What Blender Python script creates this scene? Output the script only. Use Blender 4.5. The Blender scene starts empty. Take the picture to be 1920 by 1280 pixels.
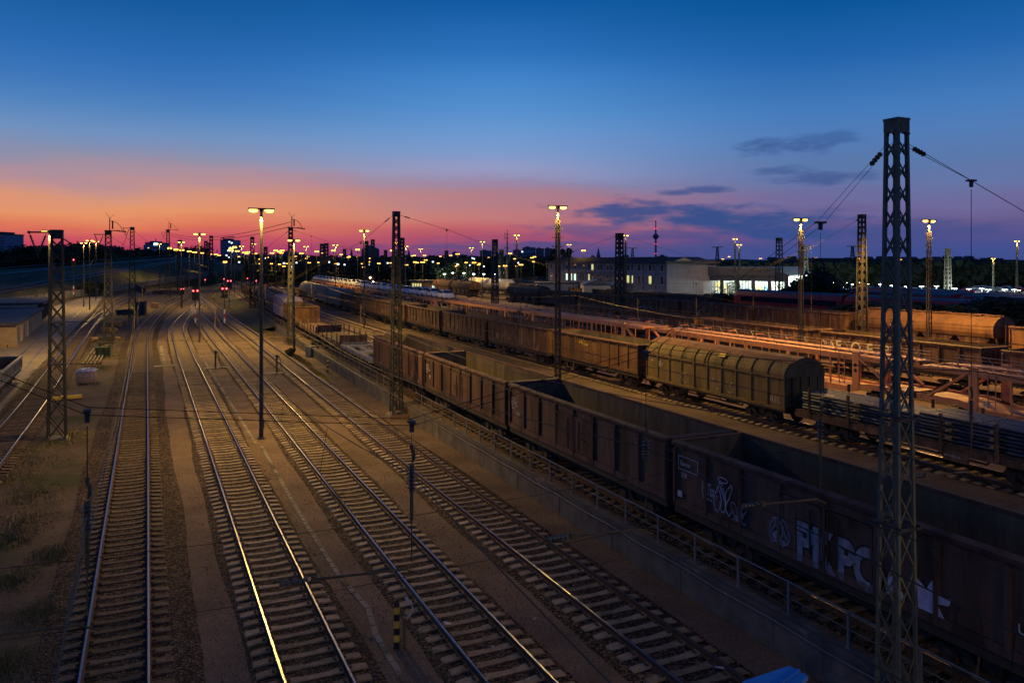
import bpy, math, random
from mathutils import Vector, Matrix

# ------------------------------------------------------------------ camera
TH = math.radians(24.8)
CT, ST = math.cos(TH), math.sin(TH)
F, HZ, CZ = 1480.0, 488.0, 10.24
sc = bpy.context.scene
col = sc.collection
cam_d = bpy.data.cameras.new('camera')
cam_d.sensor_width = 36.0
cam_d.lens = F / 1920.0 * 36.0
cam_d.shift_y = -(640.0 - HZ) / 1920.0
cam_d.clip_start = 0.1
cam_d.clip_end = 40000.0
cam = bpy.data.objects.new('camera', cam_d)
col.objects.link(cam)
cam.location = (0, 0, CZ)
cam.rotation_euler = (math.pi / 2, 0, -TH)
sc.camera = cam
sc.view_settings.view_transform = 'Standard'
sc.view_settings.look = 'None'
sc.view_settings.exposure = 0.06
sc.view_settings.gamma = 1.0
sc.cycles.use_denoising = True
sc.cycles.max_bounces = 5
sc.cycles.diffuse_bounces = 2
sc.cycles.glossy_bounces = 2
sc.cycles.transmission_bounces = 2
sc.cycles.transparent_max_bounces = 4
sc.cycles.caustics_reflective = False
sc.cycles.caustics_refractive = False
sc.cycles.sample_clamp_indirect = 4.0


def s2l(c):
    return tuple((x / 255.0 / 12.92) if x / 255.0 <= 0.04045 else ((x / 255.0 + 0.055) / 1.055) ** 2.4 for x in c) + (1.0,)


def G(px, py, z=0.0):
    """point of the photograph's ground at height z -> world x, y"""
    D = F * (CZ - z) / (py - HZ)
    L = (px - 960.0) / F * D
    return (D * ST + L * CT, D * CT - L * ST)


def PD(px, D):
    L = (px - 960.0) / F * D
    return (D * ST + L * CT, D * CT - L * ST)


def zat(py, D):
    return CZ - (py - HZ) * D / F


def AZ(px):
    return math.degrees(TH + math.atan((px - 960.0) / F))


# ------------------------------------------------------------------ world
def build_world():
    w = bpy.data.worlds.new("World")
    sc.world = w
    w.use_nodes = True
    nt = w.node_tree
    N, Lk = nt.nodes, nt.links
    N.clear()
    out = N.new('ShaderNodeOutputWorld')
    bg = N.new('ShaderNodeBackground')
    Lk.new(bg.outputs[0], out.inputs[0])
    tc = N.new('ShaderNodeTexCoord')
    sep = N.new('ShaderNodeSeparateXYZ')
    Lk.new(tc.outputs['Generated'], sep.inputs[0])

    def M(op, a, b=None, c=None, clamp=False):
        n = N.new('ShaderNodeMath')
        n.operation = op
        n.use_clamp = clamp
        for i, v in enumerate((a, b, c)):
            if v is None:
                continue
            if isinstance(v, (int, float)):
                n.inputs[i].default_value = v
            else:
                Lk.new(v, n.inputs[i])
        return n.outputs[0]
    DEG = 180 / math.pi
    elev = M('MULTIPLY', M('ARCSINE', sep.outputs[2]), DEG)
    az = M('MULTIPLY', M('ARCTAN2', sep.outputs[0], sep.outputs[1]), DEG)
    azp = M('ABSOLUTE', M('ADD', az, 5.0))
    wob = N.new('ShaderNodeTexNoise')
    wob.noise_dimensions = '2D'
    cmb = N.new('ShaderNodeCombineXYZ')
    Lk.new(M('MULTIPLY', az, 0.07), cmb.inputs[0])
    Lk.new(M('MULTIPLY', elev, 0.55), cmb.inputs[1])
    Lk.new(cmb.outputs[0], wob.inputs['Vector'])
    wob.inputs['Scale'].default_value = 1.0
    wob.inputs['Detail'].default_value = 4.0
    wv = M('SUBTRACT', wob.outputs[0], 0.5)
    e2 = M('ADD', elev, M('MULTIPLY', wv, M('MULTIPLY', M('MINIMUM', M('MAXIMUM', elev, 0.0), M('MAXIMUM', M('SUBTRACT', 9.0, elev), 0.0)), 0.6)))
    fac = M('POWER', M('DIVIDE', M('MAXIMUM', e2, 0.0), 90.0, clamp=True), 0.5)

    def ramp(stops):
        r = N.new('ShaderNodeValToRGB')
        Lk.new(fac, r.inputs[0])
        cr = r.color_ramp
        for i, (e, c) in enumerate(stops):
            p = (e / 90.0) ** 0.5
            if i < 2:
                el = cr.elements[i]
                el.position = p
            else:
                el = cr.elements.new(p)
            el.color = s2l(c)
        return r.outputs[0]
    RL = ramp([(0.0, (170, 52, 96)), (0.9, (184, 66, 98)), (1.6, (202, 86, 94)), (2.1, (218, 116, 88)), (3.0, (226, 146, 102)), (4.1, (212, 146, 120)), (5.4, (180, 140, 146)),
               (6.7, (140, 140, 166)), (8.3, (108, 142, 188)), (10.0, (78, 128, 186)), (11.7, (58, 114, 182)), (13.4, (42, 104, 174)), (16.6, (22, 88, 154)), (30, (10, 62, 122)), (90, (8, 40, 88))])
    RM = ramp([(0.0, (84, 70, 122)), (0.5, (92, 70, 124)), (1.0, (134, 74, 112)), (1.7, (166, 80, 108)), (2.3, (188, 96, 106)), (3.5, (190, 120, 120)), (4.6, (170, 124, 138)), (5.6, (150, 134, 164)), (6.4, (146, 152, 192)),
               (7.7, (124, 152, 200)), (9.1, (106, 150, 204)), (11.0, (82, 140, 202)), (12.9, (66, 130, 198)), (14.7, (44, 112, 184)), (18.2, (16, 88, 160)), (30, (8, 60, 126)), (90, (8, 40, 88))])
    RR = ramp([(0.0, (58, 76, 138)), (0.7, (64, 78, 140)), (1.7, (84, 80, 138)), (2.8, (102, 90, 138)), (3.8, (108, 104, 152)), (4.9, (100, 114, 162)),
               (6.6, (88, 118, 168)), (8.4, (80, 122, 180)), (10.1, (66, 120, 184)), (11.8, (52, 110, 176)), (13.5, (34, 98, 170)), (16.8, (10, 84, 150)), (30, (8, 58, 118)), (90, (8, 40, 88))])

    def mixc(f, a, b):
        m = N.new('ShaderNodeMix')
        m.data_type = 'RGBA'
        Lk.new(f, m.inputs['Factor'])
        for s, v in ((6, a), (7, b)):
            if isinstance(v, tuple):
                m.inputs[s].default_value = v
            else:
                Lk.new(v, m.inputs[s])
        return m.outputs[2]

    def mrange(v, a, b):
        n = N.new('ShaderNodeMapRange')
        n.interpolation_type = 'SMOOTHSTEP'
        Lk.new(v, n.inputs[0])
        n.inputs[1].default_value = a
        n.inputs[2].default_value = b
        return n.outputs[0]
    c1 = mixc(mrange(azp, 5.0, 31.0), RL, RM)
    c2 = mixc(mrange(azp, 27.0, 52.0), c1, RR)
    # evening clouds: long soft banks above the north-eastern horizon
    cn = N.new('ShaderNodeTexNoise')
    cn.noise_dimensions = '2D'
    cb = N.new('ShaderNodeCombineXYZ')
    Lk.new(M('MULTIPLY', az, 0.35), cb.inputs[0])
    Lk.new(M('MULTIPLY', elev, 1.5), cb.inputs[1])
    Lk.new(cb.outputs[0], cn.inputs['Vector'])
    cn.inputs['Scale'].default_value = 1.0
    cn.inputs['Detail'].default_value = 5.0
    cn.inputs['Roughness'].default_value = 0.55
    cnv = M('MULTIPLY', M('SUBTRACT', cn.outputs[0], 0.5), 2.3)
    tot = None
    for (px, py, rx, ry, s) in [(1478, 274, 62, 11, .75), (1545, 260, 62, 8, .5), (1475, 322, 44, 6, .6), (1535, 335, 66, 9, .65), (1328, 356, 36, 5, .75), (1268, 362, 28, 4.5, .75),
                                (1190, 398, 100, 17, .95), (1320, 410, 110, 19, 1.0), (1440, 425, 130, 20, .95), (1640, 432, 150, 14, .5), (1100, 430, 90, 9, .6),
                                (1010, 458, 150, 5, .7), (860, 462, 120, 3.5, .6), (1250, 440, 170, 9, .6), (1180, 466, 330, 12, .45)]:
        a0 = AZ(px)
        e0 = math.degrees(math.atan((HZ - py) / F * math.cos(math.radians(a0) - TH)))
        sx = math.degrees(rx / F)
        sy = math.degrees(ry / F)
        dx = M('DIVIDE', M('SUBTRACT', az, a0), sx * 1.25)
        dy = M('DIVIDE', M('SUBTRACT', elev, e0), sy * 1.35)
        d = M('SQRT', M('ADD', M('MULTIPLY', dx, dx), M('MULTIPLY', dy, dy)))
        v = M('MULTIPLY', M('SUBTRACT', 1.35, M('ADD', d, cnv), clamp=False), 1.0)
        v = mrange(v, 0.0, 1.15)
        v = M('MULTIPLY', v, s)
        tot = v if tot is None else M('MAXIMUM', tot, v)
    c3 = mixc(M('MULTIPLY', tot, 0.95), c2, s2l((48, 76, 134)))
    below = mrange(elev, -0.4, -0.05)
    c4 = mixc(below, s2l((18, 22, 34)), c3)
    Lk.new(c4, bg.inputs[0])
    bg.inputs[1].default_value = 1.0


build_world()

# ------------------------------------------------------------------ materials
MATS = {}


def mat(name, c1, c2=None, rough=0.7, metal=0.0, scale=3.0, lo=0.35, hi=0.65, stretch=(1, 1, 1), bump=0.0, bscale=30.0, bdist=0.02,
        emit=None, estr=0.0, rand=0.0, detail=5.0, spec=0.4, c3=None, s3=0.8, lo3=0.55, hi3=0.7):
    m = bpy.data.materials.new(name)
    m.use_nodes = True
    N, Lk = m.node_tree.nodes, m.node_tree.links
    b = N['Principled BSDF']
    b.inputs['Roughness'].default_value = rough
    b.inputs['Metallic'].default_value = metal
    b.inputs['Specular IOR Level'].default_value = spec
    tc = N.new('ShaderNodeTexCoord')
    mp = N.new('ShaderNodeMapping')
    mp.inputs['Scale'].default_value = stretch
    Lk.new(tc.outputs['Object'], mp.inputs[0])
    vec = mp.outputs[0]
    if rand:
        oi = N.new('ShaderNodeObjectInfo')
        va = N.new('ShaderNodeVectorMath')
        va.operation = 'ADD'
        mu = N.new('ShaderNodeMath')
        mu.operation = 'MULTIPLY'
        mu.inputs[1].default_value = 37.0
        Lk.new(oi.outputs['Random'], mu.inputs[0])
        Lk.new(vec, va.inputs[0])
        Lk.new(mu.outputs[0], va.inputs[1])
        vec = va.outputs[0]
    colout = None
    if c2 is not None:
        nz = N.new('ShaderNodeTexNoise')
        nz.inputs['Scale'].default_value = scale
        nz.inputs['Detail'].default_value = detail
        nz.inputs['Roughness'].default_value = 0.62
        Lk.new(vec, nz.inputs['Vector'])
        r = N.new('ShaderNodeValToRGB')
        r.color_ramp.elements[0].position = lo
        r.color_ramp.elements[1].position = hi
        r.color_ramp.elements[0].color = c1 + (1,)
        r.color_ramp.elements[1].color = c2 + (1,)
        Lk.new(nz.outputs[0], r.inputs[0])
        colout = r.outputs[0]
        if c3 is not None:
            n3 = N.new('ShaderNodeTexNoise')
            n3.inputs['Scale'].default_value = s3
            n3.inputs['Detail'].default_value = 6.0
            n3.inputs['Roughness'].default_value = 0.65
            Lk.new(vec, n3.inputs['Vector'])
            mr = N.new('ShaderNodeMapRange')
            mr.inputs[1].default_value = lo3
            mr.inputs[2].default_value = hi3
            Lk.new(n3.outputs[0], mr.inputs[0])
            mx = N.new('ShaderNodeMix')
            mx.data_type = 'RGBA'
            Lk.new(mr.outputs[0], mx.inputs['Factor'])
            Lk.new(colout, mx.inputs[6])
            mx.inputs[7].default_value = c3 + (1,)
            colout = mx.outputs[2]
    if rand:
        hs = N.new('ShaderNodeHueSaturation')
        mr = N.new('ShaderNodeMapRange')
        mr.inputs[3].default_value = 1.0 - rand
        mr.inputs[4].default_value = 1.0 + rand
        Lk.new(oi.outputs['Random'], mr.inputs[0])
        Lk.new(mr.outputs[0], hs.inputs['Value'])
        if colout is not None:
            Lk.new(colout, hs.inputs['Color'])
        else:
            hs.inputs['Color'].default_value = c1 + (1,)
        colout = hs.outputs[0]
    if colout is not None:
        Lk.new(colout, b.inputs['Base Color'])
    else:
        b.inputs['Base Color'].default_value = c1 + (1,)
    if bump:
        bn = N.new('ShaderNodeTexNoise')
        bn.inputs['Scale'].default_value = bscale
        bn.inputs['Detail'].default_value = 4.0
        Lk.new(tc.outputs['Object'], bn.inputs['Vector'])
        bp = N.new('ShaderNodeBump')
        bp.inputs['Strength'].default_value = bump
        bp.inputs['Distance'].default_value = bdist
        Lk.new(bn.outputs[0], bp.inputs['Height'])
        Lk.new(bp.outputs[0], b.inputs['Normal'])
    if emit:
        b.inputs['Emission Color'].default_value = emit + (1,)
        b.inputs['Emission Strength'].default_value = estr
        m.cycles.emission_sampling = 'NONE'
    MATS[name] = m
    return m


def stone_mat(name, ca, cb, scale, gap, big=None, bump=1.0, bdist=0.03):
    """loose stones: every cell its own shade, dark gaps between the stones"""
    m = bpy.data.materials.new(name)
    m.use_nodes = True
    N, Lk = m.node_tree.nodes, m.node_tree.links
    b = N['Principled BSDF']
    b.inputs['Roughness'].default_value = 0.9
    b.inputs['Specular IOR Level'].default_value = 0.2
    tc = N.new('ShaderNodeTexCoord')
    v = N.new('ShaderNodeTexVoronoi')
    v.inputs['Scale'].default_value = scale
    Lk.new(tc.outputs['Object'], v.inputs['Vector'])
    sp = N.new('ShaderNodeSeparateColor')
    Lk.new(v.outputs['Color'], sp.inputs[0])
    r = N.new('ShaderNodeValToRGB')
    r.color_ramp.elements[0].color = ca + (1,)
    r.color_ramp.elements[1].color = cb + (1,)
    r.color_ramp.elements[0].position = 0.1
    r.color_ramp.elements[1].position = 1.0
    Lk.new(sp.outputs[0], r.inputs[0])
    mr = N.new('ShaderNodeMapRange')
    mr.inputs[1].default_value = 0.25
    mr.inputs[2].default_value = 0.75
    mr.inputs[3].default_value = 1.0
    mr.inputs[4].default_value = gap
    Lk.new(v.outputs['Distance'], mr.inputs[0])
    nz = N.new('ShaderNodeTexNoise')
    nz.inputs['Scale'].default_value = 0.35
    nz.inputs['Detail'].default_value = 7.0
    nz.inputs['Roughness'].default_value = 0.68
    Lk.new(tc.outputs['Object'], nz.inputs['Vector'])
    m2 = N.new('ShaderNodeMapRange')
    m2.inputs[1].default_value = 0.3
    m2.inputs[2].default_value = 0.7
    m2.inputs[3].default_value = 0.6
    m2.inputs[4].default_value = 1.35
    Lk.new(nz.outputs[0], m2.inputs[0])
    mu = N.new('ShaderNodeMath')
    mu.operation = 'MULTIPLY'
    Lk.new(mr.outputs[0], mu.inputs[0])
    Lk.new(m2.outputs[0], mu.inputs[1])
    hs = N.new('ShaderNodeHueSaturation')
    Lk.new(r.outputs[0], hs.inputs['Color'])
    Lk.new(mu.outputs[0], hs.inputs['Value'])
    cout = hs.outputs[0]
    if big:
        n2 = N.new('ShaderNodeTexNoise')
        n2.inputs['Scale'].default_value = 0.16
        n2.inputs['Detail'].default_value = 8.0
        n2.inputs['Roughness'].default_value = 0.7
        Lk.new(tc.outputs['Object'], n2.inputs['Vector'])
        m3 = N.new('ShaderNodeMapRange')
        m3.inputs[1].default_value = 0.5
        m3.inputs[2].default_value = 0.62
        Lk.new(n2.outputs[0], m3.inputs[0])
        mx = N.new('ShaderNodeMix')
        mx.data_type = 'RGBA'
        Lk.new(m3.outputs[0], mx.inputs['Factor'])
        Lk.new(cout, mx.inputs[6])
        mx.inputs[7].default_value = big + (1,)
        cout = mx.outputs[2]
    Lk.new(cout, b.inputs['Base Color'])
    bp = N.new('ShaderNodeBump')
    bp.inputs['Strength'].default_value = bump
    bp.inputs['Distance'].default_value = bdist
    bp.invert = True
    Lk.new(v.outputs['Distance'], bp.inputs['Height'])
    Lk.new(bp.outputs[0], b.inputs['Normal'])
    MATS[name] = m
    return m


stone_mat('ballast', (0.022, 0.015, 0.011), (0.22, 0.15, 0.105), 13.0, 0.12, bump=1.0, bdist=0.05)
stone_mat('path_grit', (0.12, 0.083, 0.062), (0.26, 0.185, 0.14), 42.0, 0.6, bump=0.6, bdist=0.012)
stone_mat('dirt', (0.09, 0.065, 0.05), (0.2, 0.15, 0.115), 26.0, 0.5, big=(0.045, 0.05, 0.02), bump=0.8, bdist=0.03)
stone_mat('far_dirt', (0.05, 0.042, 0.03), (0.12, 0.095, 0.06), 1.2, 0.6, big=(0.03, 0.036, 0.018), bump=0.4, bdist=0.1)
mat('stone', (0.05, 0.038, 0.03), (0.24, 0.18, 0.14), rough=0.9, scale=7, lo=.3, hi=.7)
mat('sleeper', (0.21, 0.16, 0.11), (0.33, 0.25, 0.17), rough=0.85, scale=6, bump=0.5, bscale=40, bdist=0.01, rand=0.32, c3=(0.09, 0.085, 0.065), s3=2.0)
mat('sleeper_dirty', (0.075, 0.055, 0.038), (0.15, 0.11, 0.075), rough=0.9, scale=6, bump=0.5, bscale=40, bdist=0.01, rand=0.35, c3=(0.06, 0.045, 0.035), s3=2.0)
mat('rail_steel', (0.40, 0.39, 0.42), (0.26, 0.25, 0.27), rough=0.3, metal=1.0, scale=8)
mat('rail_rust', (0.05, 0.03, 0.022), (0.11, 0.06, 0.04), rough=0.85, scale=10)
mat('rail_dull', (0.30, 0.25, 0.22), (0.16, 0.12, 0.10), rough=0.38, metal=0.8, scale=5)
mat('concrete', (0.16, 0.145, 0.125), (0.26, 0.235, 0.20), rough=0.9, scale=1.4, bump=0.4, bscale=20, bdist=0.02, c3=(0.07, 0.062, 0.055), s3=0.5, lo3=0.5, hi3=0.62, detail=8)
mat('wall_concrete', (0.075, 0.065, 0.058), (0.15, 0.13, 0.115), rough=0.92, scale=1.0, bump=0.7, bscale=12, bdist=0.03, c3=(0.26, 0.23, 0.21), s3=0.7, lo3=0.6, hi3=0.72, detail=8)
mat('pavement', (0.17, 0.14, 0.12), (0.24, 0.2, 0.17), rough=0.85, scale=0.8, bump=0.3, bscale=30, bdist=0.01, c3=(0.11, 0.09, 0.075), s3=0.3)
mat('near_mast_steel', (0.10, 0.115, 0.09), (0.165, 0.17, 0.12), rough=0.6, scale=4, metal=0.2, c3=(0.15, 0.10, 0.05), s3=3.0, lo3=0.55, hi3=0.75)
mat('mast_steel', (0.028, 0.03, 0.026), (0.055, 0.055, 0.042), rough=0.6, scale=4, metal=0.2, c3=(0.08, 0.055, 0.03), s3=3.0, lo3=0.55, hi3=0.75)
mat('dark_steel', (0.03, 0.03, 0.032), (0.06, 0.058, 0.055), rough=0.6, scale=5)
mat('galvanised', (0.22, 0.22, 0.23), (0.33, 0.33, 0.34), rough=0.55, metal=0.5, scale=6)
mat('rail_paint', (0.13, 0.13, 0.14), (0.2, 0.2, 0.21), rough=0.7, scale=6)
mat('wire', (0.022, 0.019, 0.016), rough=0.9, spec=0.1)
mat('copper_wire', (0.08, 0.06, 0.03), rough=0.6, metal=0.3)
mat('porcelain', (0.12, 0.07, 0.045), rough=0.4, spec=0.35)
mat('pale_porcelain', (0.13, 0.13, 0.10), rough=0.35, spec=0.4)
mat('rod_steel', (0.17, 0.12, 0.05), (0.1, 0.07, 0.035), rough=0.75, scale=9)
RS = dict(rough=0.78, scale=2.6, stretch=(1.0, 1.0, 0.22), bump=0.25, bscale=18, bdist=0.01, rand=0.2, detail=7)
mat('wagon_brown', (0.055, 0.030, 0.022), (0.12, 0.062, 0.042), c3=(0.17, 0.10, 0.065), s3=1.3, lo3=0.52, hi3=0.62, **RS)
mat('wagon_purple', (0.075, 0.042, 0.033), (0.16, 0.088, 0.066), c3=(0.045, 0.024, 0.016), s3=1.3, lo3=0.48, hi3=0.6, **RS)
mat('wagon_rust', (0.11, 0.055, 0.028), (0.19, 0.098, 0.05), c3=(0.06, 0.034, 0.022), s3=1.3, lo3=0.5, hi3=0.66, **RS)
mat('wagon_inside', (0.075, 0.06, 0.042), (0.13, 0.10, 0.07), c3=(0.05, 0.042, 0.035), s3=0.9, lo3=0.5, hi3=0.66, **RS)
mat('wagon_olive', (0.11, 0.077, 0.032), (0.18, 0.127, 0.055), c3=(0.06, 0.045, 0.024), s3=1.3, lo3=0.5, hi3=0.64, **RS)
mat('wagon_grey', (0.20, 0.185, 0.165), (0.29, 0.27, 0.24), c3=(0.12, 0.10, 0.08), s3=1.1, lo3=0.52, hi3=0.7, **RS)
mat('wagon_violet', (0.16, 0.15, 0.27), (0.22, 0.21, 0.36), c3=(0.11, 0.10, 0.17), s3=1.1, lo3=0.52, hi3=0.7, **RS)
mat('carrier_orange', (0.48, 0.20, 0.10), (0.62, 0.28, 0.15), c3=(0.26, 0.14, 0.09), s3=1.4, lo3=0.55, hi3=0.7, **RS)
mat('deck_steel', (0.42, 0.22, 0.13), (0.54, 0.31, 0.19), rough=0.6, metal=0.1, scale=3.0, stretch=(1, .3, 1))
mat('tank_white', (0.55, 0.52, 0.45), (0.66, 0.62, 0.53), rough=0.4, scale=2.0, c3=(0.4, 0.34, 0.25), s3=1.0, lo3=0.6, hi3=0.75)
mat('undergear', (0.028, 0.024, 0.021), (0.06, 0.048, 0.04), rough=0.8, scale=6)
mat('wheel_rim', (0.25, 0.24, 0.23), rough=0.35, metal=0.9)
mat('marking_white', (0.60, 0.58, 0.58), (0.42, 0.40, 0.40), rough=0.7, scale=9)
mat('graffiti_silver', (0.16, 0.16, 0.20), (0.36, 0.36, 0.44), rough=0.7, scale=4, detail=8, c3=(0.08, 0.07, 0.08), s3=3.0, lo3=.58, hi3=.66)
mat('graffiti_white', (0.58, 0.56, 0.72), (0.42, 0.41, 0.56), rough=0.7, scale=6)
mat('graffiti_black', (0.012, 0.012, 0.014), rough=0.7)
mat('sign_yellow', (0.62, 0.42, 0.05), (0.5, 0.33, 0.05), rough=0.6, scale=5)
mat('black_paint', (0.015, 0.015, 0.015), rough=0.5)
mat('white_paint', (0.7, 0.69, 0.66), rough=0.5)
mat('red_paint', (0.62, 0.02, 0.025), (0.52, 0.018, 0.02), rough=0.35, scale=3)
mat('blue_paint', (0.06, 0.22, 0.55), (0.08, 0.27, 0.62), rough=0.45, scale=3)
mat('blue_board', (0.10, 0.38, 0.74), (0.08, 0.30, 0.62), rough=0.55, scale=3, detail=8)
mat('orange_paint', (0.55, 0.16, 0.03), rough=0.5)
mat('rods', (0.03, 0.036, 0.055), (0.075, 0.09, 0.13), rough=0.45, metal=0.5, scale=4, stretch=(1, .2, 1))
mat('timber', (0.30, 0.19, 0.08), (0.4, 0.27, 0.12), rough=0.8, scale=5)
mat('bag_white', (0.42, 0.40, 0.48), (0.6, 0.58, 0.66), rough=0.55, scale=6, bump=0.6, bscale=8, bdist=0.06)
mat('bag_tan', (0.35, 0.24, 0.18), (0.46, 0.33, 0.25), rough=0.8, scale=6, bump=0.6, bscale=8, bdist=0.05)
mat('render_grey', (0.20, 0.19, 0.22), (0.27, 0.255, 0.29), rough=0.85, scale=0.6, detail=8)
mat('roof_dark', (0.05, 0.052, 0.06), (0.08, 0.08, 0.09), rough=0.8, scale=1.0)
mat('roof_felt', (0.035, 0.036, 0.042), (0.075, 0.075, 0.082), rough=0.75, scale=1.0, c3=(0.12, 0.12, 0.14), s3=0.6, lo3=0.6, hi3=0.7)
mat('shed_wall', (0.33, 0.24, 0.13), (0.44, 0.33, 0.19), rough=0.85, scale=1.0, detail=8)
mat('clad_grey', (0.10, 0.105, 0.12), (0.15, 0.155, 0.17), rough=0.55, scale=1.0)
mat('clad_cream', (0.50, 0.44, 0.32), (0.58, 0.52, 0.40), rough=0.6, scale=1.0)
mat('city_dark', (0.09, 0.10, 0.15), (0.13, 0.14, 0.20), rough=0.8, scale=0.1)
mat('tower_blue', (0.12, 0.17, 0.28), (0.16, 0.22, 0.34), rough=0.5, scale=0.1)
mat('glass_dark', (0.02, 0.025, 0.035), rough=0.08, spec=0.8)
mat('car_silver', (0.72, 0.75, 0.82), rough=0.25, rand=0.12)
mat('tyre', (0.02, 0.02, 0.02), rough=0.8)
mat('foliage', (0.028, 0.038, 0.016), (0.07, 0.085, 0.03), rough=0.8, scale=0.7, rand=0.3)
mat('foliage_dark', (0.02, 0.028, 0.018), (0.042, 0.055, 0.03), rough=0.85, scale=0.5, rand=0.3)
mat('bark', (0.05, 0.038, 0.026), rough=0.9)
mat('grass', (0.10, 0.105, 0.03), (0.22, 0.18, 0.075), rough=0.85, scale=0.5)
mat('bank_grass', (0.04, 0.042, 0.012), (0.11, 0.09, 0.03), rough=0.9, scale=0.12, bump=0.8, bscale=1.5, bdist=0.5, detail=9, c3=(0.03, 0.04, 0.016), s3=0.05, lo3=0.5, hi3=0.6)
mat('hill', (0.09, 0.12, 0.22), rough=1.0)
mat('ridge', (0.025, 0.03, 0.035), (0.045, 0.05, 0.05), rough=1.0, scale=0.05)
SOD = (1.0, 0.66, 0.20)
mat('sodium_glass', (0.9, 0.8, 0.5), emit=(1.0, 0.52, 0.08), estr=6.0)
mat('sodium_far', (0.9, 0.8, 0.5), emit=(1.0, 0.44, 0.06), estr=5.0)
mat('white_tube', (0.9, 0.9, 0.9), emit=(0.86, 1.0, 0.82), estr=9.0)
mat('red_lamp', (0.5, 0.02, 0.02), emit=(1.0, 0.02, 0.04), estr=3.0)
mat('red_lamp_core', (0.5, 0.02, 0.02), emit=(1.0, 0.22, 0.24), estr=5.0)
mat('head_lamp', (0.9, 0.8, 0.6), emit=(1.0, 0.75, 0.42), estr=14.0)
mat('lit_yellow', (0.5, 0.45, 0.25), emit=(0.85, 0.80, 0.30), estr=0.8)
mat('lit_white', (0.6, 0.65, 0.6), emit=(0.75, 1.0, 0.85), estr=1.1)
mat('lit_city', (0.5, 0.45, 0.25), emit=(1.0, 0.8, 0.5), estr=1.5)
mat('lit_cool', (0.6, 0.6, 0.7), emit=(0.75, 0.9, 1.0), estr=2.2)
mat('hall_white', (0.75, 0.78, 0.76), rough=0.7)


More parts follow.
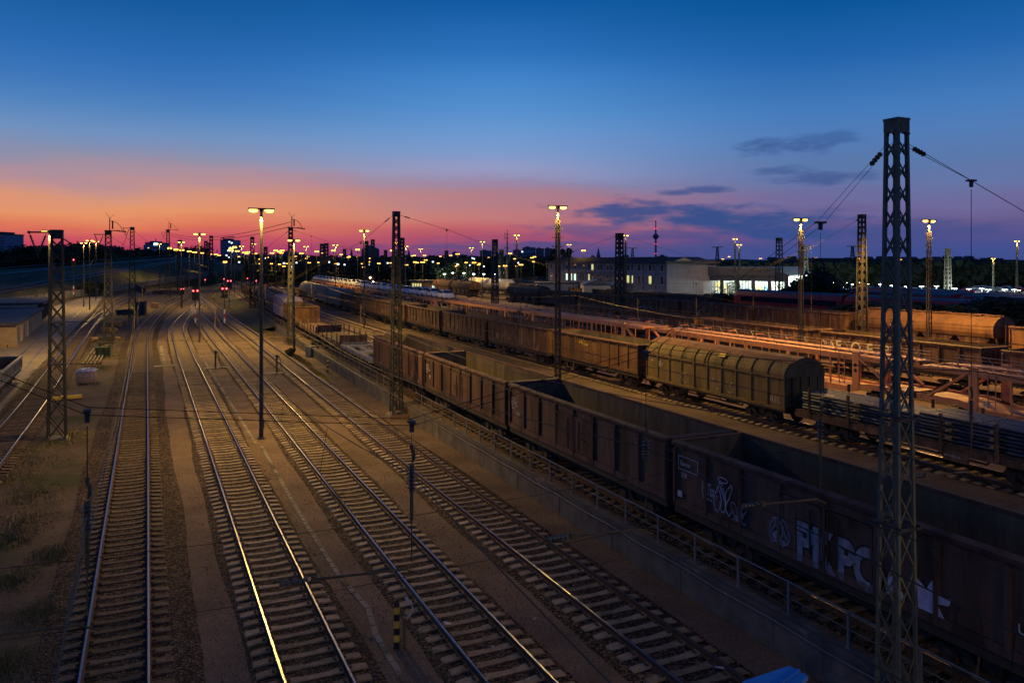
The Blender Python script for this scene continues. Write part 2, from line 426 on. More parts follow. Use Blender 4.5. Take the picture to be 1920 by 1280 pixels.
# ------------------------------------------------------------------ mesh builder
class MB:
    def __init__(s):
        s.v = []
        s.f = []
        s.m = []

    def add(s, vs, fs, mi=0):
        o = len(s.v)
        s.v.extend(vs)
        s.f.extend([tuple(i + o for i in f) for f in fs])
        s.m.extend([mi] * len(fs))
        return s

    def box(s, x0, x1, y0, y1, z0, z1, mi=0):
        return s.add([(x0, y0, z0), (x1, y0, z0), (x1, y1, z0), (x0, y1, z0), (x0, y0, z1), (x1, y0, z1), (x1, y1, z1), (x0, y1, z1)],
                     [(0, 3, 2, 1), (4, 5, 6, 7), (0, 1, 5, 4), (1, 2, 6, 5), (2, 3, 7, 6), (3, 0, 4, 7)], mi)

    def bar(s, p, q, w, h=None, mi=0, up=(0, 0, 1)):
        h = w if h is None else h
        p, q = Vector(p), Vector(q)
        d = (q - p)
        if d.length < 1e-6:
            return s
        d.normalize()
        u = Vector(up)
        if abs(d.dot(u)) > 0.97:
            u = Vector((0, 1, 0))
        a = d.cross(u).normalized() * w / 2
        b = a.cross(d).normalized() * h / 2
        vs = [tuple(c + i * a + j * b) for c in (p, q) for (i, j) in ((-1, -1), (1, -1), (1, 1), (-1, 1))]
        return s.add(vs, [(0, 1, 2, 3), (7, 6, 5, 4), (0, 4, 5, 1), (1, 5, 6, 2), (2, 6, 7, 3), (3, 7, 4, 0)], mi)

    def tube(s, pts, r, n=5, mi=0, cap=True):
        pts = [Vector(p) for p in pts]
        vs = []
        k = len(pts)
        for i, p in enumerate(pts):
            d = (pts[min(i + 1, k - 1)] - pts[max(i - 1, 0)]).normalized()
            u = Vector((0, 0, 1)) if abs(d.z) < 0.9 else Vector((0, 1, 0))
            a = d.cross(u).normalized()
            b = d.cross(a).normalized()
            rr = r[i] if isinstance(r, (list, tuple)) else r
            for j in range(n):
                t = 2 * math.pi * j / n
                vs.append(tuple(p + a * rr * math.cos(t) + b * rr * math.sin(t)))
        fs = []
        for i in range(k - 1):
            for j in range(n):
                fs.append((i * n + j, i * n + (j + 1) % n, (i + 1) * n + (j + 1) % n, (i + 1) * n + j))
        if cap:
            fs.append(tuple(range(n - 1, -1, -1)))
            fs.append(tuple(range((k - 1) * n, k * n)))
        return s.add(vs, fs, mi)

    def lathe(s, prof, n=12, c=(0, 0, 0), mi=0, axis='z'):
        vs = []
        for (r, z) in prof:
            for j in range(n):
                t = 2 * math.pi * j / n
                a, b = r * math.cos(t), r * math.sin(t)
                p = {'z': (a, b, z), 'x': (z, a, b), 'y': (a, z, b)}[axis]
                vs.append((p[0] + c[0], p[1] + c[1], p[2] + c[2]))
        fs = []
        k = len(prof)
        for i in range(k - 1):
            for j in range(n):
                fs.append((i * n + j, i * n + (j + 1) % n, (i + 1) * n + (j + 1) % n, (i + 1) * n + j))
        fs.append(tuple(range(n - 1, -1, -1)))
        fs.append(tuple(range((k - 1) * n, k * n)))
        return s.add(vs, fs, mi)

    def prism_y(s, poly, y0, y1, mi=0):
        """poly of (x, z) extruded along y"""
        n = len(poly)
        vs = [(x, y0, z) for x, z in poly] + [(x, y1, z) for x, z in poly]
        fs = [tuple(range(n)), tuple(range(2 * n - 1, n - 1, -1))] + [(i, i + n, (i + 1) % n + n, (i + 1) % n) for i in range(n)]
        return s.add(vs, fs, mi)

    def prism_x(s, poly, x0, x1, mi=0):
        n = len(poly)
        vs = [(x0, y, z) for y, z in poly] + [(x1, y, z) for y, z in poly]
        fs = [tuple(range(n)), tuple(range(2 * n - 1, n - 1, -1))] + [(i, i + n, (i + 1) % n + n, (i + 1) % n) for i in range(n)]
        return s.add(vs, fs, mi)

    def prism_z(s, poly, z0, z1, mi=0):
        n = len(poly)
        vs = [(x, y, z0) for x, y in poly] + [(x, y, z1) for x, y in poly]
        fs = [tuple(range(n - 1, -1, -1)), tuple(range(n, 2 * n))] + [(i, (i + 1) % n, (i + 1) % n + n, i + n) for i in range(n)]
        return s.add(vs, fs, mi)

    def build(s, name, mats, parent=None, smooth=False, loc=None):
        me = bpy.data.meshes.new(name)
        me.from_pydata(s.v, [], s.f)
        if isinstance(mats, str):
            mats = [mats]
        for k in mats:
            me.materials.append(MATS[k])
        if len(mats) > 1:
            me.polygons.foreach_set('material_index', s.m)
        if smooth:
            me.polygons.foreach_set('use_smooth', [True] * len(me.polygons))
        me.update()
        o = bpy.data.objects.new(name, me)
        col.objects.link(o)
        if parent is not None:
            o.parent = parent
        if loc:
            o.location = loc
        return o


def tag(o, label=None, cat=None, group=None, kind=None):
    for k, v in (('label', label), ('category', cat), ('group', group), ('kind', kind)):
        if v:
            o[k] = v
    return o


def empty(name, loc=(0, 0, 0), rz=0.0, label=None, cat=None, group=None):
    o = bpy.data.objects.new(name, None)
    o.empty_display_size = 0.3
    col.objects.link(o)
    o.location = loc
    o.rotation_euler = (0, 0, rz)
    return tag(o, label, cat, group)


KIDS = {}


def copy_tree(o, parent=None):
    c = o.copy()
    col.objects.link(c)
    c.parent = parent
    for ch in list(o.children):
        copy_tree(ch, c)
    return c


def put(proto, loc, rz=0.0, label=None, cat=None, group=None, used=set(), scale=None):
    """first call moves the prototype itself, later calls copy it with its parts"""
    if proto.name in used:
        o = copy_tree(proto)
    else:
        used.add(proto.name)
        o = proto
    o.location = loc
    o.rotation_euler = (0, 0, rz)
    if scale:
        o.scale = scale
    return tag(o, label, cat, group)


def structure(mb, name, m):
    o = mb.build(name, m)
    o['kind'] = 'structure'
    return o


ORD = ['first', 'second', 'third', 'fourth', 'fifth', 'sixth', 'seventh', 'eighth', 'ninth', 'tenth', 'eleventh', 'twelfth', 'thirteenth', 'fourteenth', 'fifteenth',
       'sixteenth', 'seventeenth', 'eighteenth', 'nineteenth', 'twentieth', 'twenty-first', 'twenty-second', 'twenty-third', 'twenty-fourth', 'twenty-fifth', 'twenty-sixth',
       'twenty-seventh', 'twenty-eighth', 'twenty-ninth', 'thirtieth', 'thirty-first', 'thirty-second', 'thirty-third', 'thirty-fourth']


def spline(pts, step):
    """Catmull-Rom through pts, resampled evenly"""
    P = [Vector((p[0], p[1])) for p in pts]
    P = [P[0] * 2 - P[1]] + P + [P[-1] * 2 - P[-2]]
    fine = []
    for i in range(1, len(P) - 2):
        a, b, c, d = P[i - 1], P[i], P[i + 1], P[i + 2]
        ta, tb = 0.0, max((b - a).length, 1e-4) ** 0.5
        tc_ = tb + max((c - b).length, 1e-4) ** 0.5
        td = tc_ + max((d - c).length, 1e-4) ** 0.5
        n = max(4, int((c - b).length / max(step * 0.5, 0.3)))
        for k in range(n):
            t = tb + (tc_ - tb) * k / n
            A1 = a * ((tb - t) / (tb - ta)) + b * ((t - ta) / (tb - ta))
            A2 = b * ((tc_ - t) / (tc_ - tb)) + c * ((t - tb) / (tc_ - tb))
            A3 = c * ((td - t) / (td - tc_)) + d * ((t - tc_) / (td - tc_))
            B1 = A1 * ((tc_ - t) / (tc_ - ta)) + A2 * ((t - ta) / (tc_ - ta))
            B2 = A2 * ((td - t) / (td - tb)) + A3 * ((t - tb) / (td - tb))
            fine.append(B1 * ((tc_ - t) / (tc_ - tb)) + B2 * ((t - tb) / (tc_ - tb)))
    fine.append(P[-2])
    out = [fine[0]]
    acc = 0.0
    for i in range(1, len(fine)):
        seg = (fine[i] - fine[i - 1]).length
        while acc + seg >= step:
            r = (step - acc) / seg
            q = fine[i - 1].lerp(fine[i], r)
            out.append(q)
            fine[i - 1] = q
            seg = (fine[i] - q).length
            acc = 0.0
        acc += seg
    return out

# ------------------------------------------------------------------ ground
rnd = random.Random(7)
UZ = 0.80            # ground level of the upper yard (behind the retaining wall)


def shift(Y):
    """drift of the retaining wall and its track to the right with distance"""
    return 0.0 if Y < 0 else (0.000142 * Y * Y if Y < 150 else 3.195 + 0.0426 * (Y - 150))


def shift2(Y):
    """the same bend for the rest of the upper yard, which stays straight longer"""
    return 0.0 if Y < 110 else (0.0004 * (Y - 110) ** 2 if Y < 166 else 1.254 + 0.0448 * (Y - 166))


g = MB()
R0 = 30000
g.add([(-R0, -R0, -0.1), (R0, -R0, -0.1), (R0, R0, -0.1), (-R0, R0, -0.1)], [(0, 1, 2, 3)])
structure(g, 'ground', 'far_dirt')
g = MB()
g.prism_z([(-60, -20), (15.0, -20), (15.2, 50), (17, 130), (21, 250), (28, 400), (34, 520), (-10, 520), (-60, 150)], -0.3, -0.02)
structure(g, 'yard_ground', 'dirt')
g = MB()
g.prism_z([(1.0, -20)] + [(14.95 + shift(y), y) for y in range(-20, 141, 20)] + [(16.5, 165), (15.0, 185), (13.5, 200), (9.0, 195), (2.2, 150), (0.9, 110)], -0.2, -0.004)
structure(g, 'gravel_path', 'path_grit')
g = MB()
up = [(15.05, -20)] + [(15.05 + shift(y), y) for y in range(0, 420, 20)] + [(60, 520), (200, 900), (700, 900), (700, -60), (15.05, -60)]
g.prism_z(up[::-1], 0.0, UZ)
structure(g, 'upper_yard_ground', 'path_grit')
g = MB()
nn = 42
for i in range(nn):
    y = 118 + i * 9
    a = 15.0 + shift(y)
    g.v += [(a - 3.5 - 0.02 * i, y, -0.05), (a + 0.3, y, UZ + 0.02)]
for i in range(nn - 1):
    g.f.append((i * 2, i * 2 + 1, i * 2 + 3, i * 2 + 2))
    g.m.append(0)
structure(g, 'grass_bank', 'bank_grass')

# ------------------------------------------------------------------ tracks
RAIL_PROF = [(-.07, .07), (-.07, .085), (-.012, .10), (-.012, .19), (-.037, .20), (-.037, .232), (-.026, .24), (.026, .24), (.037, .232), (.037, .20), (.012, .19), (.012, .10), (.07, .085), (.07, .07)]


def rail_mesh(path, off, z0, shiny=True):
    mb = MB()
    n = len(RAIL_PROF)
    k = len(path)
    for i, p in enumerate(path):
        d = (path[min(i + 1, k - 1)] - path[max(i - 1, 0)]).normalized()
        nx, ny = d.y, -d.x
        for (o, z) in RAIL_PROF:
            mb.v.append((p.x + nx * (off + o), p.y + ny * (off + o), z0 + z))
    for i in range(k - 1):
        for j in range(n):
            mb.f.append((i * n + j, i * n + (j + 1) % n, (i + 1) * n + (j + 1) % n, (i + 1) * n + j))
            mb.m.append(1 if j in (6,) else 0)
    return mb


def sleeper_mb(mi=0, dirty=False):
    mb = MB()
    st = [(-1.30, .14, .035), (-1.27, .15, .062), (-1.0, .15, .085), (-.75, .15, .092), (-.5, .14, .078), (-.25, .115, .062), (0, .11, .057),
          (.25, .115, .062), (.5, .14, .078), (.75, .15, .092), (1.0, .15, .085), (1.27, .15, .062), (1.30, .14, .035)]
    for (x, w, z) in st:
        mb.v += [(x, -w, -.05), (x, -w * .86, z), (x, w * .86, z), (x, w, -.05)]
    for i in range(len(st) - 1):
        for j in range(3):
            a = i * 4 + j
            mb.f.append((a, a + 1, a + 5, a + 4))
            mb.m.append(mi)
    n = len(st) * 4
    mb.f += [(3, 2, 1, 0), (n - 4, n - 3, n - 2, n - 1)]
    mb.m += [mi, mi]
    # rail clips
    for s in (-.75, .75):
        for o in (-.12, .12):
            mb.box(s + o - .035, s + o + .035, -.07, .07, .085, .125, 1)
    return mb


SLP = {}
TRACKS = {}


def make_track(label, pts, z0, sl='sleeper', shiny=True, parts=100, bed=1.40, seed=0, sleepers=True, step=1.0, dz=0.0, group=None, bedding=True):
    r = random.Random(seed)
    path = spline(pts, step)
    TRACKS[seed] = path
    mid = path[len(path) // 6]
    root = empty('railway_track', (0, 0, z0), 0, label, 'railway track', group)
    for off in (-.7525, .7525):
        rail_mesh(path, off, 0.0).build('rail', ['rail_rust', 'rail_steel' if shiny else 'rail_dull'], root)
    # ballast bed
    if bedding:
        b = MB()
        pth = spline(pts, max(step, .5) if step < 2 else step)
        for i, p in enumerate(pth):
            d = (pth[min(i + 1, len(pth) - 1)] - pth[max(i - 1, 0)]).normalized()
            nx, ny = d.y, -d.x
            w1_ = .10 * math.sin(i * .11 + seed) + .05 * math.sin(i * .47) + r.uniform(-.025, .025)
            w2_ = .10 * math.sin(i * .13 + seed * 2) + .05 * math.sin(i * .41) + r.uniform(-.025, .025)
            for (o, z) in ((-bed - .12 - w1_, -.015), (-bed + .1 - w1_, .02), (-.75, .045), (0, .03), (.75, .045), (bed - .1 + w2_, .02), (bed + .12 + w2_, -.015)):
                b.v.append((p.x + nx * o, p.y + ny * o, z0 + z + dz))
        for i in range(len(pth) - 1):
            for j in range(6):
                b.f.append((i * 7 + j, i * 7 + j + 1, (i + 1) * 7 + j + 1, (i + 1) * 7 + j))
                b.m.append(0)
        structure(b, 'ballast_bed', 'ballast')
    if not sleepers:
        return root
    sp = spline(pts, 0.6)
    allp = []
    for i, p in enumerate(sp):
        d = (sp[min(i + 1, len(sp) - 1)] - sp[max(i - 1, 0)]).normalized()
        D = p.x * ST + p.y * CT
        L = p.x * CT - p.y * ST
        if D < 3 or abs(L) > D * 0.70 or 488 + F * (CZ - z0) / D > 1330:
            continue
        allp.append((D, p, math.atan2(-d.x, d.y)))
    allp.sort(key=lambda t: t[0])
    if sl not in SLP:
        SLP[sl] = None
    for (D, p, a) in allp[:parts]:
        if SLP[sl] is None:
            o = sleeper_mb().build('sleeper', [sl, 'rail_rust'], root)
            SLP[sl] = o
        else:
            o = bpy.data.objects.new('sleeper', SLP[sl].data)
            col.objects.link(o)
            o.parent = root
        o.location = (p.x + r.uniform(-.03, .03), p.y + r.uniform(-.015, .015), dz * .5)
        o.rotation_euler = (0, 0, a + r.uniform(-.012, .012))
    rest = MB()
    for (D, p, a) in allp[parts:]:
        if D > 330:
            break
        ca, sa = math.cos(a), math.sin(a)
        q = MB()
        if D < 120:
            for (x0, x1, z) in ((-1.3, -.85, .075), (-.65, .65, .065), (.85, 1.3, .075)):
                q.box(x0, x1, -.13, .13, -.02, z)
        else:
            q.box(-1.3, 1.3, -.13, .13, -.02, .07)
        rest.add([(p.x + x * ca - y * sa, p.y + x * sa + y * ca, z + dz * .5) for x, y, z in q.v], q.f)
    if rest.v:
        tag(rest.build('sleepers', sl, root), kind='stuff')
    return root


def gp(lst, z):
    return [G(x, y, z) for x, y in lst]


Z1 = 0.24
make_track('leftmost of the four near straight tracks, its bluish rails on dark dusty sleepers',
           [(-.72, -14), (-.72, 10), (-.72, 40), (-.72, 80)] + gp([(266, 630), (279, 605), (306, 580), (344, 555), (357, 541), (364, 532), (372, 526), (385, 522), (402, 518.5), (430, 514)], Z1),
           0.0, sl='sleeper_dirty', bed=1.9, seed=1)
make_track('second straight track from the left edge, between two gravel walkways, with clean concrete sleepers',
           [(3.72, -14), (3.72, 10), (3.72, 35)] + gp([(362.5, 700), (345.5, 660), (333.5, 620), (336, 607), (347, 592), (366, 575), (374.5, 567), (378.5, 560.5), (375, 554), (366, 547.5), (357, 541.5)], Z1),
           0.0, seed=2, dz=.003)
make_track('third straight track, right of the tall dark lamp pole, concrete sleepers',
           [(8.08, -14), (8.08, 10), (8.08, 35)] + gp([(431, 660), (406, 633.5), (387.5, 609), (370, 588), (366, 580), (367, 573.5), (374.5, 566)], Z1),
           0.0, seed=3, dz=.006)
make_track('fourth straight track, nearest the retaining wall, one rail catching yellow light',
           [(12.26, -14), (12.26, 10), (12.3, 35)] + gp([(515.5, 660), (468.5, 625), (433.5, 600), (401, 574), (377, 554.5), (366, 547), (356, 540)], Z1),
           0.0, seed=4, dz=.009)
make_track('worn siding track beside the paved loading ramp at far left',
           gp([(-130, 960), (-60, 900), (2, 828), (60, 757), (102, 697), (150, 628), (180, 599), (215, 575), (260, 553), (300, 537), (345, 522)], Z1), 0.0, sl='sleeper_dirty', seed=5, parts=60)
make_track('curved siding joining the worn left siding from above',
           gp([(120, 672), (150, 632), (172, 603), (205, 580), (240, 560), (285, 541), (330, 524), (372, 512)], Z1), 0.0, sl='sleeper_dirty', seed=6, parts=10, dz=.012)
make_track('inner curved siding between the lattice masts on the left',
           gp([(150, 628), (188, 585), (205, 566), (232, 552), (262, 541), (300, 528), (330, 519)], Z1), 0.0, sl='sleeper_dirty', seed=7, parts=10, dz=.015)
make_track('rails set into the paved loading ramp at far left',
           gp([(-70, 790), (-30, 745), (30, 690), (80, 638), (120, 604), (150, 579), (185, 556), (232, 541), (280, 532)], .05), -0.19, sl='sleeper_dirty', seed=8, sleepers=False, bedding=False)


def upx(X, y):
    return X + (shift(y) if X < 20 else shift2(y))


def upper(X, y0=-8, y1=420, n=24):
    return [(upx(X, y0 + (y1 - y0) * i / n), y0 + (y1 - y0) * i / n) for i in range(n + 1)]


make_track('track carrying the open wagons along the top of the retaining wall', upper(17.3), UZ, seed=11, parts=50, sl='sleeper_dirty', shiny=False)
make_track('empty track just behind the near row of open wagons', upper(23.6), UZ, seed=12, parts=40, shiny=False)
make_track('empty track with bright sleepers left of the wide gravel strip', upper(28.1), UZ, seed=13, parts=100, shiny=True)
make_track('track under the olive covered wagon and the steel rod load', upper(33.0), UZ, seed=14, parts=70, shiny=True, sl='sleeper')
make_track('empty track with an orange glinting rail in front of the car carriers', upper(38.2), UZ, seed=15, parts=40, shiny=True, sl='sleeper_dirty')
make_track('track under the orange car carrier wagons', upper(43.6), UZ, seed=16, parts=20, shiny=False, step=3, sl='sleeper_dirty')
for i, (X, lb) in enumerate([(48.6, 'empty track right behind the car carriers'), (53.2, 'track under the long brown row behind the car carriers'), (59.5, 'empty track in front of the domed hopper wagon row'),
                             (66.0, 'track under the row with the long domed hopper wagon'), (75.0, 'empty track behind the domed hopper wagon row'), (85.5, 'track under the white tank wagons'), (99.5, 'track under the red trains')]):
    make_track(lb, upper(X, 20 if X < 90 else 50, 400, 14), UZ, seed=20 + i, parts=0, shiny=(X in (48.6, 59.5)), step=4, sl='sleeper_dirty')
for i, (pl, lb) in enumerate([([(402, 519), (440, 514), (500, 511), (560, 508.5)], 'distant curved track running right behind the brown box wagon'),
                              ([(455, 527), (480, 521), (520, 517), (580, 513)], 'distant track beside the white tank wagon'),
                              ([(440, 521), (480, 515.5), (530, 512), (600, 509)], 'distant yard track under the small red signals'),
                              ([(560, 520), (500, 514), (430, 508), (395, 505)], 'farthest yard track crossing below the dark trees')]):
    make_track(lb, gp(pl, UZ + .24), UZ, seed=40 + i, sleepers=False, step=8, bed=1.7, shiny=True)

# walkway furniture in the gravel: cable trough lids
t = MB()
tr = [G(490, 836), G(540, 925), G(575, 985), G(640, 1085), G(690, 1140), G(705, 1190), G(735, 1240), G(775, 1300)]
for i in range(len(tr) - 1):
    a, b = Vector((tr[i][0], tr[i][1], 0.004)), Vector((tr[i + 1][0], tr[i + 1][1], 0.004))
    n = max(1, int((b - a).length / 0.5))
    for k in range(n):
        t.bar(a.lerp(b, (k + .04) / n), a.lerp(b, (k + .96) / n), .16, .03)
tag(t.build('cable_trough', 'concrete'), 'thin concrete cable trough running down the walkway beneath the tall lamp pole', 'cable trough')
t = MB()
a, b = G(302, 648), G(308, 682)
t.bar((a[0], a[1], .01), (b[0], b[1], .01), .35, .04)
x, y = G(308.5, 686)
t.box(x - .95, x + .95, y - .45, y + .45, -.02, .035)
tag(t.build('cable_trough', 'concrete'), 'short pale concrete trough with a cross slab between the two left tracks', 'cable trough')
t = MB()
a, b = G(378, 668), G(480, 832)
n = 46
A, B = Vector((a[0], a[1], .004)), Vector((b[0], b[1], .004))
for k in range(n):
    t.bar(A.lerp(B, (k + .04) / n), A.lerp(B, (k + .96) / n), .16, .03)
tag(t.build('cable_trough', 'concrete'), 'straight concrete cable trough from the tall lamp pole up to the standpipe slab', 'cable trough')

# ------------------------------------------------------------------ retaining wall and its handrail
w = MB()
WX = 14.9
r = random.Random(3)
y = 4.0
segs = []
def wx(y):
    return WX + shift(y)


while y < 138:
    L = 4.0
    if not (49.0 < y + 2 < 53.0):
        segs.append((y, y + L))
    y += L
for (a, b) in segs:
    for (x0, x1, z0, z1, e) in ((0, .32, -.3, .93, .012), (-.05, .40, .93, .99, .02)):
        A_, B_ = a + e, b - e
        w.prism_z([(wx(A_) + x0, A_), (wx(A_) + x1, A_), (wx(B_) + x1, B_), (wx(B_) + x0, B_)], z0, z1)
    q = wx(a)
    w.box(q - .015, q + .01, a - .04, a + .04, -.3, .90)
wall = w.build('retaining_wall', 'wall_concrete')
tag(wall, 'long stained concrete retaining wall right of the fourth track', 'wall')
rl = empty('handrail', (WX + .28, 0, .99), 0, 'thin grey steel handrail along the top of the retaining wall', 'railing')
posts = 0
for (a, b) in ((4.0, 48.2), (52.2, 138.0)):
    n = int((b - a) / 4) + 1
    for z, rr, nm in ((.86, .022, 'top_rail'), (.45, .012, 'middle_rail')):
        hb = MB()
        hb.tube([(shift(a + (b - a) * k / n), a + (b - a) * k / n, z) for k in range(n + 1)], rr, 6)
        hb.build(nm, 'rail_paint', rl)
    y = a
    while y <= b + .01 and posts < 95:
        hb = MB()
        q = shift(y)
        hb.box(q - .02, q + .02, y - .03, y + .03, 0, .86)
        hb.box(q - .05, q + .05, y - .07, y + .07, 0, .02)
        hb.build('post', 'rail_paint', rl)
        posts += 1
        y += 1.95 if y < 70 else 3.9
cb = MB()
pts = [(wx(4 + i * 2.0) - .09, 4 + i * 2.0, .86 - .05 * (i % 2)) for i in range(66)]
cb.tube(pts, .014, 4)
tag(cb.build('signal_cable', 'rail_paint'), 'slack cable strung along the upper face of the retaining wall', 'cable')

# left side: pavement ramp, embankment
p = MB()
px = gp([(-140, 905), (-60, 833), (0, 760), (57, 700), (120, 632), (170, 585), (192, 556), (160, 556), (100, 575), (20, 600), (-90, 645)], 0)
p.prism_z(px, -.2, 0.02)
structure(p, 'paved_ramp', 'pavement')
p = MB()
e = gp([(-140, 905), (-60, 833), (0, 760), (57, 700), (120, 632), (170, 585), (192, 556)], 0)
for i in range(len(e) - 1):
    p.bar((e[i][0] + .15, e[i][1], .03), (e[i + 1][0] + .15, e[i + 1][1], .03), .3, .16)
structure(p, 'kerb', 'concrete')
rows = [(-130, ((606, 145), (582, 158), (566, 170), (540, 200), (524, 230), (512, 300))),
        (0, ((570, 178), (552, 190), (541, 200), (520, 232), (508, 260), (500, 330))),
        (60, ((563, 192), (541, 206), (531, 216), (514, 248), (503, 275), (497, 345))),
        (110, ((556, 205), (530, 222), (522, 232), (508, 262), (499, 290), (494, 360))),
        (200, ((545, 238), (516, 262), (508, 272), (499, 298), (491, 325), (489, 400))),
        (270, ((534, 270), (504, 300), (498, 310), (493, 335), (486, 352), (485, 430))),
        (330, ((524, 300), (492, 345), (488, 352), (487, 372), (481, 385), (481.5, 460))),
        (420, ((512, 345), (496, 400), (493, 410), (490, 430), (486, 440), (486, 500))),
        (520, ((505, 500), (502, 505), (501, 510), (500, 515), (499, 520), (499, 560)))]
pts3 = []
for (px_, rr) in rows:
    pts3.append([Vector((*PD(px_, D), zat(yy, D))) for (yy, D) in rr])
nr = 6
fine = []
for i in range(len(pts3) - 1):
    for k in range(nr):
        u = k / nr
        fine.append([a.lerp(b, u) for a, b in zip(pts3[i], pts3[i + 1])])
fine.append(pts3[-1])
e = MB()
for rw in fine:
    sub = []
    for j in range(len(rw) - 1):
        for k in range(4):
            q = rw[j].lerp(rw[j + 1], k / 4)
            if j in (0, 2) and k:
                q = q + Vector((rnd.uniform(-.4, .4), 0, rnd.uniform(-.35, .35)))
            sub.append(q)
    sub.append(rw[-1])
    sub.insert(0, Vector((rw[0].x, rw[0].y - 1, -.4)))
    e.v += [tuple(q) for q in sub]
    W = len(sub)
for i in range(len(fine) - 1):
    for j in range(W - 1):
        e.f.append((i * W + j, i * W + j + 1, (i + 1) * W + j + 1, (i + 1) * W + j))
        e.m.append(0)
o = e.build('embankment_terrain', 'bank_grass', smooth=True)
o['kind'] = 'structure'


def bank_line(j, u, r, name, m, lab, cat, dz=.3, n=4):
    pts = [rw[j].lerp(rw[j + 1], u) + Vector((0, 0, dz)) for rw in fine[:-6]]
    b = MB()
    b.tube(pts, r, n)
    return b, pts


for j, u0, lb in ((1, .15, 'lower railway track along the left embankment'), (1, .75, 'upper railway track along the left embankment')):
    root = empty('railway_track', (0, 0, 0), 0, lb, 'railway track')
    for du in (-.05, .05):
        b, _ = bank_line(1, u0 + du * 1.3, .045, '', '', '', '', dz=.25)
        b.build('rail', 'rail_steel', root)
    b = MB()
    A = [rw[1].lerp(rw[2], max(0.0, u0 - .22)) + Vector((0, 0, .1)) for rw in fine[:-6]]
    B = [rw[1].lerp(rw[2], min(1.0, u0 + .22)) + Vector((0, 0, .1)) for rw in fine[:-6]]
    for a_, b_ in zip(A, B):
        b.v += [tuple(a_), tuple(b_)]
    for i in range(len(A) - 1):
        b.f.append((2 * i, 2 * i + 1, 2 * i + 3, 2 * i + 2))
        b.m.append(0)
    structure(b, 'ballast_bed', 'ballast')
b = MB()
A = [rw[3].lerp(rw[4], .3) + Vector((0, 0, .12)) for rw in fine[:-6]]
B = [rw[3].lerp(rw[4], .75) + Vector((0, 0, .12)) for rw in fine[:-6]]
for a_, b_ in zip(A, B):
    b.v += [tuple(a_), tuple(b_)]
for i in range(len(A) - 1):
    b.f.append((2 * i, 2 * i + 1, 2 * i + 3, 2 * i + 2))
    b.m.append(0)
structure(b, 'road', 'roof_felt')
gr = empty('guard_rail', (0, 0, 0), 0, 'pale guard rail along the raised road on the left embankment', 'guard rail')
b, pts = bank_line(3, .05, .12, '', '', '', '', dz=.9)
b.build('rail', 'galvanised', gr)
b, pts = bank_line(4, .02, .10, '', '', '', '', dz=.9)
b.build('rail', 'galvanised', gr)
# foot wall of the embankment
b = MB()
for i in range(len(fine) - 8):
    a_, b_ = fine[i][0], fine[i + 1][0]
    b.bar((a_.x, a_.y, a_.z + .3), (b_.x, b_.y, b_.z + .3), .4, 1.9)
tag(b.build('embankment_wall', 'concrete'), 'low concrete wall at the foot of the left embankment', 'wall')

# ------------------------------------------------------------------ lattice masts
def lattice(h, wb, wt, panels, name='catenary_mast', m='mast_steel', base=True, cap=True, leg=.075, brace=.045):
    root = empty(name)

    def half(z):
        return (wb + (wt - wb) * z / h) / 2
    for sx, sy in ((-1, -1), (1, -1), (1, 1), (-1, 1)):
        b = MB()
        p, q = (sx * half(0), sy * half(0), 0), (sx * half(h), sy * half(h), h)
        b.bar((p[0], p[1], 0), q, leg, leg, up=(1, 0, 0))
        b.build('leg', m, root)
    b = MB()
    zs = [h * ((i / panels) * 1.42 - (i / panels) ** 2 * .42) for i in range(panels + 1)]
    for i in range(panels):
        z0, z1 = zs[i] + .05, zs[i + 1]
        a0, a1 = half(z0), half(z1)
        for k in range(4):
            c, s_ = [(1, 0), (0, 1), (-1, 0), (0, -1)][k]

            def pt(u, z, a, o=0.0):
                return (c * (a + o) - s_ * u * a, s_ * (a + o) + c * u * a, z)
            b.bar(pt(-1, z0, a0), pt(1, z1, a1), brace, brace * .4, up=(c, s_, 0))
            b.bar(pt(1, z0, a0, .012), pt(-1, z1, a1, .012), brace, brace * .4, up=(c, s_, 0))
    b.build('bracing', m, root)
    if cap:
        t = half(h) + leg * .62
        b = MB()
        b.box(-t, t, -t, t, h - wt * .95, h - .02)
        b.box(-t * 1.05, t * 1.05, -t * 1.05, t * 1.05, h - .02, h + .03)
        for k in range(3):
            for s_ in (-1, 1):
                for q_ in (-1, 1):
                    b.box(s_ * t * .55 + k * .03 - .02, s_ * t * .55 + k * .03 + .02, q_ * t - .015, q_ * t + .015, h - .12 - .1 * k, h - .08 - .1 * k)
        b.build('head_plate', m, root)
    if base:
        b = MB()
        q = half(0) + .22
        b.box(-q, q, -q, q, -.5, .0)
        b.box(-q * .8, q * .8, -q * .8, q * .8, .0, .12)
        b.build('foundation', 'concrete', root)
    return root


def place_mast(px_, D, ztop, zb, wb, wt, panels, label, name='catenary_mast', rz=0.0, leg=.075, brace=.045, group='lattice catenary masts', cat='catenary mast', **kw):
    root = lattice(ztop - zb, wb, wt, panels, name, leg=leg, brace=brace, **kw)
    x, y = PD(px_, D)
    root.location = (x, y, zb)
    root.rotation_euler = (0, 0, rz)
    tag(root, label, cat, group)
    return root, x, y


